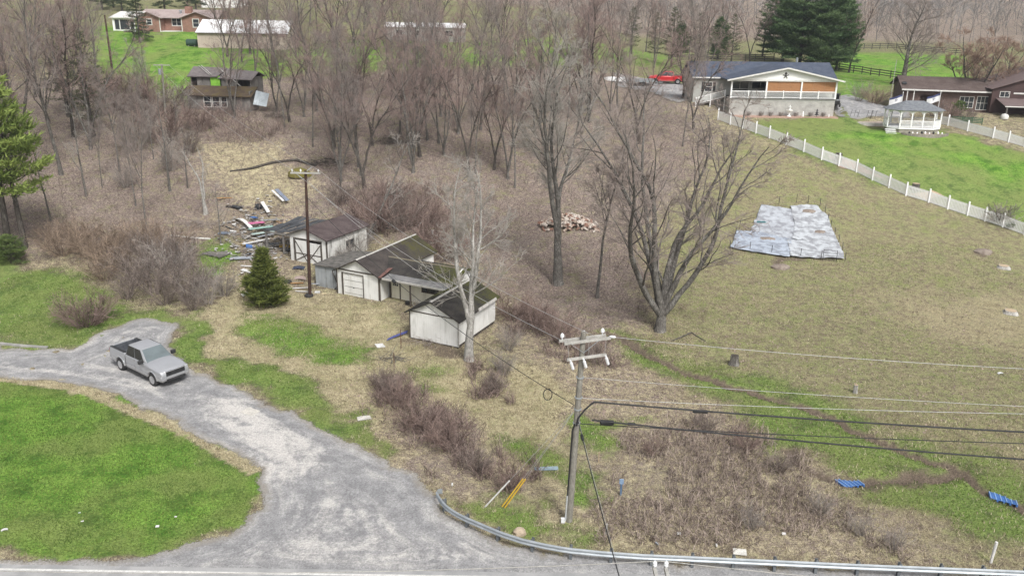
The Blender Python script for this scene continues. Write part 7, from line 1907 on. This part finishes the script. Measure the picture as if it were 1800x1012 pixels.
for i, (x, y, a, b, lab) in enumerate(((1421, 373, 1.5, .7, "oval heap of brown soil on the far white sheet"), (1347, 422, 1.9, .6, "long heap of brown soil at the bluish sheet's edge"), (1441, 410, 1.3, .7, "heap of brown soil in the middle of the white sheet"), (1372, 470, 1.6, .8, "low earth mound in the grass below the plastic sheets"), (1728, 443, 1.6, .9, "dark earth patch mound in the dry field"))):
    p = G(x, y); mb = MB(); mb.lathe([(1.0, -.25), (.92, .1), (.6, .24), (.25, .3), (.02, .31)], 18); mb.v = [(v[0] * a * .55 * (1 + .2 * math.sin(7 * k)), v[1] * b * .9 * (1 + .15 * math.cos(5 * k)), v[2] + .03 * math.sin(3.1 * k)) for k, v in enumerate(mb.v)]
    o = tag(mb.build("soil_heap", M_heap, smooth=True), lab, "soil heap"); o.location = p; o.rotation_euler = (0, 0, R(-10))
mb = MB(); mb.slab([(0, 0, .0), (1.0, -.1, .02), (.9, .6, .04), (.2, .7, .03)], .02); o = tag(mb.build("teal_cloth", mat("teal_cloth", (.03, .12, .13), (.05, .17, .18))), "small teal cloth lying on the grey plastic sheet", "cloth"); o.location = G(1330, 394) + Vector((0, 0, .22))
gf = empty("garden_fence", G(1284, 438), 0, "thin wire fence on dark stakes around the plastic-covered plot", "fence"); O = gf.location
stk = [(1283, 438), (1318, 441), (1356, 447), (1407, 453), (1443, 457), (1485, 460), (1480, 442), (1474, 428), (1467, 415), (1460, 402), (1455, 390), (1450, 375), (1441, 363), (1420, 358), (1400, 356), (1369, 360), (1300, 402), (1293, 414)]
tops = []
for x, y in stk:
    p = G(x, y) - O; mb = MB(); mb.box(p.x - .022, p.x + .022, p.y - .022, p.y + .022, p.z - .3, p.z + .95); mb.build("stake", M_black, gf); tops.append(p + Vector((0, 0, .85)))
for a, b in zip(tops[:5], tops[1:6]):
    for dz in (0, -.4): q = MB(); q.bar(a + Vector((0, 0, dz)), b + Vector((0, 0, dz)), .008); q.build("strand", M_wire, gf)
for a, b in zip(tops[5:-1], tops[6:]): q = MB(); q.bar(a, b, .008); q.build("strand", M_wire, gf)
gt = empty("wire_gate", G(1446, 458), 0, "dark metal bar gate at the plastic-covered plot", "gate"); gd_ = G(1468, 460) - gt.location; gu = Vector((gd_.x, gd_.y, 0)).normalized() * 1.25
for u in (0, 1): mb = MB(); mb.tube([gu * u + Vector((0, 0, -.1)), gu * u + Vector((0, 0, 1.15))], .025, 6); mb.build("upright", M_black, gt)
for z in (.12, .34, .56, .8, 1.1): mb = MB(); mb.tube([Vector((0, 0, z)), gu + Vector((0, 0, z))], .018, 6); mb.build("bar", M_black, gt)
# ------------------------------------------------------------------ firewood pile
M_log = mat("split_firewood", (.42, .35, .29), (.25, .18, .14), scale=5, fine=14, amt=.35); M_log2 = mat("pale_firewood", (.55, .50, .45), (.36, .29, .24), scale=5, fine=14, amt=.3); M_log3 = mat("reddish_firewood", (.27, .15, .11), (.2, .12, .09), scale=5)
fw = empty("firewood_pile", G(998, 402), 0, "loose heap of split pale firewood beside the tall forked tree", "firewood")
lm = []
for k, mm in enumerate((M_log2, M_log, M_log3, M_log2)):
    mb = MB(); mb.prism([(-.11, -.08), (.12, -.06), (.06, .1), (-.06, .11)], 'x', -.23, .23); me = mb.mesh("log"); me.materials.append(mm); lm.append(me)
rg_ = random.Random(12)
for k in range(290):
    x = rg_.gauss(0, 1.35); y = rg_.gauss(0, .55)
    x = max(-3.2, min(3.0, x)); y = max(-1.2, min(1.2, y))
    top = max(0, 1.15 * (1 - (x / 3.3) ** 2) * (1 - (y / 1.3) ** 2))
    o = add("log", rg_.choice(lm if x > -1.2 else [lm[1], lm[2], lm[0]]), None, fw); o.location = (x, y + .6, top * rg_.uniform(.55, 1.0) + .02 + (H(fw.location.x + x, fw.location.y + y + .6) - fw.location.z)); o.rotation_euler = (rg_.uniform(-.6, .6), rg_.uniform(-.7, .7), rg_.uniform(0, 6.28)); s_ = rg_.uniform(.8, 1.3); o.scale = (s_, s_, s_)
# ------------------------------------------------------------------ brush piles, fallen logs, stumps
def brush_pile(px, py, rad, h, n, label, seed, m=None):
    rg = np.random.default_rng(seed); A = []
    for i in range(n):
        a = rg.uniform(0, 6.28); r_ = rad * rg.uniform(0, 1) ** .6; p = np.array([r_ * math.cos(a), r_ * math.sin(a) * .6, h * rg.uniform(0, 1) * (1 - r_ / rad)])
        a2 = rg.uniform(0, 6.28); d = np.array([math.cos(a2), math.sin(a2), rg.normal(0, .25)]); A.append(_grow(rg, p, d / np.linalg.norm(d), rg.uniform(.6, 1.8), .02, .008, 3, .15, 0))
    v, f = _tubes([q[0] for q in A], [q[1] for q in A], 4, 0); me = fast_mesh("brush_pile", v, [f]); o = add("brush_pile", me, m or M_shrub); o.location = G(px, py); return tag(o, label, "brush pile")
brush_pile(690, 250, 2.2, 1.1, 220, "dark heap of cut branches among the upper woodlot trees", 1, M_bark_dark); brush_pile(1090, 342, 2.0, .9, 160, "heap of grey branches between the woodlot and the plot", 2, M_shrub_grey); brush_pile(575, 288, 2.2, 1.0, 160, "dark tangle of branches at the fallen log's end", 3, M_bark_dark); brush_pile(760, 602, 1.3, .4, 60, "sticks heaped against the foot of the small white garage", 4, M_shrub_grey); brush_pile(690, 632, 1.0, .3, 50, "dead branches in the grass in front of the small garage", 5, M_bark); brush_pile(350, 395, 1.6, .9, 120, "tangle of broken branches around the dead tree's foot", 6, M_shrub_grey); brush_pile(480, 205, 1.5, .7, 90, "dark scrap of branches below the ruined shed", 7, M_bark_dark)
def log_(pts, rad, label, m):
    P = [G(x, y) for x, y in pts]; P = [p + Vector((0, 0, rad[i] * .8)) for i, p in enumerate(P)]; O = P[0]
    mb = MB(); mb.tube([p - O for p in P], rad, 9); o = tag(mb.build("fallen_log", m, smooth=True, loc=O), label, "log"); return o
log_([(404, 302), (440, 298), (480, 288), (520, 283), (556, 292)], [.08, .15, .18, .17, .12], "long dark fallen trunk lying across the straw slope", M_bark_dark)
log_([(300, 415), (338, 419), (370, 421)], [.09, .09, .08], "pale plank-like log lying left of the rubbish heap", M_trim_w)
log_([(1180, 600), (1215, 585), (1240, 600)], [.04, .05, .03], "thin fallen branch at the foot of the fanning tree", M_bark)
M_cut = mat("fresh_cut_wood", (.46, .36, .25), (.36, .27, .18), scale=6)
def stump(px, py, r, h, label, m=M_bark, flare=1.5, cut=True):
    s = empty("tree_stump", G(px, py), 0, label, "stump"); mb = MB(); mb.lathe([(r * flare, -.2), (r * flare * .95, .02), (r * 1.1, h * .4), (r, h)], 13)
    mb.v = [(v[0] * (1 + .12 * math.sin(4 * math.atan2(v[1], v[0]))), v[1] * (1 + .12 * math.sin(4 * math.atan2(v[1], v[0]))), v[2]) for v in mb.v]; mb.build("bark", m, s, smooth=True)
    mb = MB(); mb.lathe([(r * .93, h + .004), (.01, h + .012)], 13); mb.build("cut_face", M_cut if cut else M_bark_dark, s)
stump(1473, 284, .42, 1.0, "tall dark stump inside the upper lawn by the picket fence", M_bark_dark, 1.15, False); stump(1609, 333, .42, .7, "freshly cut stump ringed with sawdust above the picket fence", M_bark, 1.2); stump(1290, 640, .3, .7, "grey flared stump near the creek bank", M_bark, 1.55, False)
stump(1503, 690, .14, .6, "thin broken stump standing alone in the dry field", M_bark_pale, 1.3); stump(1764, 470, .5, .2, "low wide stump in the dry field beside the earth patch", M_bark_pale, 1.4); stump(1776, 550, .5, .25, "low grey stump in the pale straw patch", M_bark_pale, 1.4)
for px, lab in (([(1455, 275), (1490, 280), (1530, 300), (1560, 318), (1520, 306), (1475, 292)], "wedge of orange bark mulch around the tall dark stump"), ([(1600, 340), (1640, 335), (1660, 345), (1630, 352)], "pale sawdust spread beside the freshly cut stump")):
    tag(draped("wood_chips", px, M_mulch if "orange" in lab else M_cut, .05, 1.0, .4, .1), lab, "wood chips", kind=None)
# ------------------------------------------------------------------ rubbish heap and yard litter
def scrap(px, py, sx, sy, rz, m, label, t=.04, tilt=(0, 0), name="scrap_board", cat="board", lift=.08, curve=0.0):
    p = G(px, py); mb = MB(); n = 5
    if curve:
        V = []
        for i in range(n + 1): u = i / n - .5; z = curve * (1 - 4 * u * u); V += [(u * sx, -sy / 2, z), (u * sx, sy / 2, z)]
        mb._add(V + [(a, b, c - t) for a, b, c in V], [(2 * i, 2 * i + 2, 2 * i + 3, 2 * i + 1) for i in range(n)] + [(2 * n + 2 + 2 * i, 2 * n + 3 + 2 * i, 2 * n + 5 + 2 * i, 2 * n + 4 + 2 * i) for i in range(n)])
    else: mb.box(-sx / 2, sx / 2, -sy / 2, sy / 2, 0, t)
    o = tag(mb.build(name, m), label, cat); o.location = p + Vector((0, 0, lift)); o.rotation_euler = (tilt[0], tilt[1], R(rz)); return o
S = lambda n, c, **k: mat(n, c, tuple(x * .75 for x in c), scale=4, **k)
MW, MBL, MTE, MPK, MOR, MBK, MGY, MYE = S("scrap_white", (.66, .65, .63)), S("scrap_blue", (.06, .14, .34)), S("scrap_teal", (.30, .46, .40)), S("scrap_pink", (.55, .16, .30)), S("scrap_orange_wood", (.42, .24, .10)), S("scrap_black", (.04, .042, .046)), S("scrap_grey", (.34, .36, .39)), S("scrap_yellow", (.52, .33, .05))
items = [(428, 397, 4.6, .5, -22, MW, "long curling white sheet at the top of the rubbish heap", .03, (.05, .05), "white_sheet", "sheet", .3, .35), (467, 372, 2.9, .45, -58, MW, "white board standing up behind the black lean-to", .05, (.2, .3), "board", "board", .5, 0), (489, 352, 3.6, .3, -50, MW, "narrow white plank leaning behind the lean-to", .05, (.1, .25), "plank", "board", .5, 0), (496, 350, 3.8, .55, -52, S("scrap_bluegrey", (.20, .23, .29)), "blue-grey panel leaning behind the lean-to", .05, (.1, .25), "panel", "panel", .45, 0),
         (452, 400, 2.2, .7, 22, MPK, "pink board on the rubbish heap", .04, (.1, .1), "board", "board", .5, 0), (460, 408, 3.8, .5, 24, MTE, "upper teal panel on the rubbish heap", .05, (.12, .1), "panel", "panel", .45, 0), (463, 415, 3.4, .55, 26, S("scrap_mint", (.42, .52, .48)), "mint green panel below the teal one", .05, (.05, .1), "panel", "panel", .35, 0), (478, 398, 3.0, .35, 30, MGY, "grey strip across the heap's upper edge", .05, (.05, .2), "strip", "board", .7, 0), (450, 428, 4.2, .45, 25, MW, "long white board at the heap's lower edge", .05, (.02, .05), "board", "board", .2, 0), (472, 418, 3.4, .3, 25, MGY, "grey plank beside the long white board", .05, (.03, .05), "plank", "board", .3, 0),
         (447, 388, 1.0, .6, 30, MBL, "upper blue plastic scrap on the heap", .05, (.2, .2), "scrap", "scrap", .35, 0), (438, 437, .8, .7, 10, MBL, "lower blue plastic scrap below the heap", .1, (.3, .3), "scrap", "scrap", .2, 0), (428, 433, .5, .5, 40, MYE, "yellow scrap beside the lower blue plastic", .12, (.2, .1), "scrap", "scrap", .15, 0), (410, 409, .8, .6, 10, MW, "small white square left of the heap", .05, (0, .2), "scrap", "scrap", .15, 0), (402, 402, 1.6, .18, -20, MBK, "black strip left of the heap", .04, (0, 0), "strip", "board", .12, 0), (394, 411, 1.4, .8, 0, S("scrap_slate", (.18, .21, .26)), "slate-blue cloth left of the heap", .05, (.1, 0), "cloth", "cloth", .08, 0),
         (460, 365, 1.6, 1.2, 20, MBK, "black tarp heap above the rubbish", .25, (.2, .2), "tarp", "tarp", .1, .2), (395, 350, 2.2, .3, 15, MOR, "orange board on the straw slope above the heap", .05, (0, .1), "board", "board", .12, 0), (412, 365, 2.4, .9, -10, MBK, "dark cloth on the slope above the heap", .06, (0, 0), "cloth", "cloth", .08, .1), (425, 455, 2.8, 1.1, 5, MGY, "grey plastic sheet beneath the heap", .04, (0, 0), "plastic_sheet", "sheet", .08, .06), (437, 448, 1.0, .8, 0, MBK, "black bag below the blue plastic", .3, (0, 0), "bag", "bag", .05, .1), (440, 470, 2.4, .25, -5, MW, "white strip on the ground behind the small evergreen", .04, (0, 0), "strip", "board", .1, 0), (434, 478, 1.4, .6, -10, MW, "white board on the ground behind the small evergreen", .05, (0, .1), "board", "board", .1, 0), (503, 437, 1.6, .8, 5, MYE, "yellow sheet under the lean-to", .06, (.1, .1), "sheet", "sheet", .25, 0), (508, 443, 1.5, .7, 30, MBK, "dark panel beside the yellow sheet under the lean-to", .06, (.2, .2), "panel", "panel", .2, 0),
         (497, 400, 2.0, .2, 20, MOR, "orange stick under the lean-to edge", .05, (0, .5), "stick", "board", .4, 0), (478, 430, 1.8, .3, 40, MGY, "grey plank before the lean-to post", .05, (0, .1), "plank", "board", .1, 0), (432, 519, .9, .35, 60, MW, "small white sheet left of the small evergreen's foot", .03, (.5, 0), "scrap", "scrap", .12, .1),
         (525, 472, 1.3, .8, 0, S("scrap_darkblue", (.05, .06, .09)), "dark blue bundle left of the dark pole", .2, (.1, 0), "bundle", "bundle", .05, .1), (528, 490, 1.2, .8, 10, S("scrap_rose", (.40, .31, .28)), "rose-grey cushion at the dark pole's foot", .25, (.1, .1), "cushion", "cushion", .05, .1), (522, 500, 1.4, .2, 35, MOR, "orange stick at the dark pole's foot", .05, (0, .15), "stick", "board", .12, 0), (528, 508, 2.2, .16, 10, MW, "upper white strip at the dark pole's foot", .04, (0, 0), "strip", "board", .1, 0), (534, 514, 1.8, .14, -8, MW, "lower white strip at the dark pole's foot", .04, (0, 0), "strip", "board", .08, 0), (558, 515, .5, .35, 0, MW, "white block right of the dark pole", .12, (0, 0), "block", "scrap", .03, 0), (560, 503, 1.8, .2, 30, MGY, "grey strip leaning right of the dark pole", .04, (0, .2), "strip", "board", .2, 0), (570, 517, .5, .3, 15, S("scrap_cream", (.6, .5, .32)), "cream block in the grass before the plywood front", .06, (0, 0), "block", "scrap", .03, 0),
         (668, 609, .75, .7, 30, MW, "white square board in the grass before the small garage", .05, (.1, .1), "board", "board", .06, 0), (440, 724, 1.15, .9, -30, S("scrap_slab", (.56, .53, .48)), "pale square slab set in the gravel drive", .03, (0, 0), "slab", "slab", .03, 0), (640, 735, 1.0, .6, 20, S("scrap_chalk", (.60, .57, .53)), "chalky pale patch of rubble beside the drive verge", .05, (0, 0), "rubble", "rubble", .02, .05),
         (277, 926, .28, .2, 10, MW, "white paper cup lid on the near lawn", .04, (.2, 0), "litter", "litter", .04, 0), (145, 917, .22, .1, 30, MW, "white scrap of paper on the near lawn's left", .03, (.1, 0), "litter", "litter", .04, 0), (140, 902, .18, .1, 10, S("scrap_mintpaper", (.5, .58, .5)), "pale green scrap of paper on the near lawn", .03, (.1, 0), "litter", "litter", .04, 0), (309, 909, .18, .12, 0, MW, "small white wrapper near the lawn's drive edge", .03, (.1, 0), "litter", "litter", .04, 0), (8, 932, .5, .2, 30, MW, "curled pale sheet at the lawn's left margin", .03, (.1, 0), "litter", "litter", .05, .05),
         (1300, 972, .75, .5, -8, S("scrap_signwhite", (.62, .60, .55)), "cream board lying behind the guardrail", .03, (.1, 0), "board", "board", .08, 0), (1155, 957, .12, .4, 30, MGY, "grey rag behind the guardrail", .06, (0, 0), "litter", "litter", .05, 0), (1193, 941, .3, .2, 0, MW, "white wrapper among the bramble behind the guardrail", .08, (0, 0), "litter", "litter", .1, 0), (1259, 962, .12, .25, 0, MW, "white cup among the bramble behind the guardrail", .1, (0, 0), "litter", "litter", .1, 0), (1377, 943, .3, .18, 0, MW, "white bag caught in the bramble", .08, (0, 0), "litter", "litter", .15, 0), (795, 855, .14, .3, 0, MW, "white bottle in the grass above the guardrail's end", .1, (0, 0), "litter", "litter", .1, 0), (1759, 657, .5, .3, 0, MW, "white rock in the dry field", .14, (0, 0), "rock", "rock", .03, .08), (960, 825, 1.6, .4, 5, S("scrap_steelblue", (.28, .36, .40)), "steel-blue strip on the ground left of the utility pole", .04, (0, 0), "strip", "board", .06, 0)]
for it in items:
    px, py, sx, sy, rz, m, lab, t, tilt, nm, cat, lift, cv = it; rz = (rz * 2.2 if abs(rz) < 40 else rz) if (py < 480 and px < 520) else rz; k_ = .78 if (py < 480 and px < 520) else (.6 if cat == 'litter' else .85); scrap(px, py, sx * k_, sy * k_, rz, m, lab, t, tilt, nm, cat, lift, cv)
rg_ = random.Random(21)
bits = MB()
for k in range(650):
    x, y = rg_.gauss(452, 32), rg_.gauss(415, 25); p = G0(x, y); s_ = rg_.uniform(.04, .24); bits.box(-s_, s_, -s_ * .5, s_ * .5, 0, .03, T(p[0], p[1], H(p[0], p[1]) + rg_.uniform(.03, .25)) @ RZ(rg_.uniform(0, 6)) @ RX(rg_.uniform(-.5, .5)))
tag(bits.build("rubbish_bits", mat("mixed_rubbish", (.46, .45, .43), (.12, .10, .085), scale=1.4, fine=3, amt=.6, world=True)), "countless small scraps scattered around the rubbish heap", "rubbish", kind="stuff")
for px, py, r_, lab in ((506, 497, .33, "old tyre lying in the grass left of the dark pole"), (543, 521, .36, "old tyre lying at the foot of the dark pole"), (678, 414, .36, "old spoked tyre propped behind the mossy roof")):
    ty = empty("old_tyre", G(px, py) + Vector((0, 0, .1 if px != 678 else .5)), 0, lab, "tyre"); mb = MB(); mb.lathe([(.2, -.1), (r_, -.1), (r_ + .03, 0), (r_, .1), (.2, .1)], 18); mb.build("tread", M_tyre, ty, smooth=True)
    mb = MB(); mb.lathe([(.02, -.03), (.19, -.03), (.19, .03), (.02, .03)], 12); mb.build("hub", M_galv if px == 678 else M_rust, ty)
    if px == 678: ty.rotation_euler = (R(75), 0, R(-20)); ty.location.z += .6
# pallet by the rubbish heap and blue grates over the ditch
def slats(name, p, rz, L_, W_, n, m, label, cat, tilt=(0, 0), cross=3, t=.03, gap=.3):
    o = empty(name, p, rz, label, cat); o.rotation_euler = (tilt[0], tilt[1], rz)
    for i in range(n): y = -W_ / 2 + W_ * (i + .5) / n; q = MB(); q.box(-L_ / 2, L_ / 2, y - W_ / n * (1 - gap) / 2, y + W_ / n * (1 - gap) / 2, .1, .1 + t); q.build("slat", m, o)
    if m is M_blue:
        for j in range(6): x = -L_ / 2 + .04 + (L_ - .08) * j / 5; q = MB(); q.box(x - .02, x + .02, -W_ / 2, W_ / 2, .101 + t, .125 + t); q.build("rib", M_blue2, o)
    for j in range(cross): x = -L_ / 2 + .05 + (L_ - .1) * j / (cross - 1); q = MB(); q.box(x - .04, x + .04, -W_ / 2, W_ / 2, .0, .098); q.build("bearer", m, o)
    return o
M_blue = mat("blue_plastic", (.07, .18, .45), (.05, .13, .34), scale=3, rough=.5); M_blue2 = mat("pale_blue_plastic", (.26, .40, .62), (.2, .33, .55), rough=.5)
slats("wooden_pallet", G(380, 447), R(-25), 2.2, 1.6, 7, M_greywood, "weathered wooden pallet below the rubbish heap", "pallet")
slats("blue_grate", G(1493, 851) + Vector((0, 0, .02)), R(14), 1.25, 1.0, 7, M_blue, "blue slatted plastic grate lying at the branch ditch's end", "grate", tilt=(R(-6), 0), cross=4, gap=.42)
slats("blue_grate", G(1762, 880) + Vector((0, 0, .05)), R(-22), 1.35, .85, 7, M_blue, "blue slatted plastic grate lying across the main ditch", "grate", tilt=(R(-4), R(4)), cross=5, gap=.42)
def post(px, py, tx, ty_, r, m, label, name="marker_post", cat="post"):
    b = G(px, py); t = atY(tx, ty_, b.y); mb = MB(); mb.tube([Vector((0, 0, -.2)), t - b], r, 8); o = tag(mb.build(name, m, smooth=True, loc=b), label, cat); return o
post(1741, 988, 1752, 952, .07, M_whp, "white plastic marker pipe leaning at the field's road edge"); post(1052, 812, 1053, 794, .03, M_cut, "short wooden survey stake beyond the utility pole"); post(1063, 940, 1067, 920, .045, M_arm, "pale wooden stake among the bramble by the guardrail"); post(705, 612, 704, 578, .03, M_rust, "rusty iron post at the small garage's near corner"); post(693, 645, 692, 620, .025, M_rust, "thin rusty rod in the grass before the small garage")
mk = empty("blue_marker", G(1091, 870), 0, "small blue utility marker post in the rough grass", "marker"); mb = MB(); mb.box(-.05, .05, -.04, .04, -.2, .7); mb.build("post", S("marker_blue", (.10, .16, .25)), mk); mb = MB(); mb.box(-.11, .11, -.05, .05, .72, .98); mb.build("head", S("marker_head", (.24, .34, .48)), mk)
mb = MB(); mb.lathe([(.1, -.1), (.32, .0), (.33, .18), (.2, .32), (.02, .34)], 9); mb.v = [(v[0] * (1 + .15 * math.sin(3 * k)), v[1] * .8, v[2]) for k, v in enumerate(mb.v)]; tag(mb.build("boulder", S("tan_rock", (.42, .34, .25)), smooth=True, loc=G(913, 938)), "tan boulder just behind the guardrail", "rock")
mb = MB(); mb.lathe([(.1, -.2), (1.15, 0), (1.1, .5), (.7, .85), (.05, .95)], 14); mb.v = [(v[0] * 1.2, v[1] * .7, v[2] + .05 * math.sin(k)) for k, v in enumerate(mb.v)]; tag(mb.build("mossy_mound", S("moss_yellow", (.16, .14, .035)), smooth=True, loc=G(527, 310)), "mossy yellow-green hump beside the fallen trunk", "mound")
# blue cloth trailing from the garage corner
rgp = [G(716, 585), G(700, 591), G(690, 595), G(680, 600)]; V = []
for i, p in enumerate(rgp): q = p - rgp[0]; V += [(q.x, q.y - .25 - .1 * math.sin(i * 2), q.z + .1 + .06 * (i % 2)), (q.x + .05, q.y + .3, q.z + .14)]
mb = MB(); mb._add(V, [(2 * i, 2 * i + 2, 2 * i + 3, 2 * i + 1) for i in range(3)]); tag(mb.build("blue_cloth", S("cloth_blue", (.09, .10, .26)), loc=rgp[0]), "strip of blue cloth trailing from the small garage's corner", "cloth")
# kerb along the upper drive edge
kp = [G(x, y) for x, y in ((-30, 602), (0, 605), (40, 609), (84, 612))]; mb = MB()
for a, b in zip(kp[:-1], kp[1:]): mb.bar(a - kp[0] + Vector((0, 0, .04)), b - kp[0] + Vector((0, 0, .04)), .22, .2)
tag(mb.build("kerb", M_concrete, loc=kp[0]), kind="structure")
# outdoor odds and ends behind the house
for px, py, lab in ((728, 405, "white stick-like scrap above the mossy roof's end"), (760, 412, "white bucket lying behind the mossy roof")):
    mb = MB(); mb.bar((0, 0, .1), (.9, .2, 1.0), .12) if px == 728 else mb.lathe([(.12, 0), (.16, .05), (.2, .4), (.18, .42)], 10); tag(mb.build("white_scrap" if px == 728 else "bucket", MW, loc=G(px, py)), lab, "scrap" if px == 728 else "bucket")
# ------------------------------------------------------------------ thin spring haze
mb = MB(); mb.box(-2600, 2600, -700, 3100, -3, 150)
hz = mb.build("haze", None)
mh = bpy.data.materials.new("haze_air"); mh.use_nodes = True
nt = mh.node_tree
for n in list(nt.nodes):
    if n.type != 'OUTPUT_MATERIAL': nt.nodes.remove(n)
pvn = nt.nodes.new("ShaderNodeVolumePrincipled")
pvn.inputs["Color"].default_value = (.80, .86, .95, 1)
pvn.inputs["Density"].default_value = .0002
nt.links.new(pvn.outputs[0], nt.nodes["Material Output"].inputs["Volume"])
hz.data.materials.append(mh)
tag(hz, "thin pale haze in the air over the valley", "haze", kind="stuff")
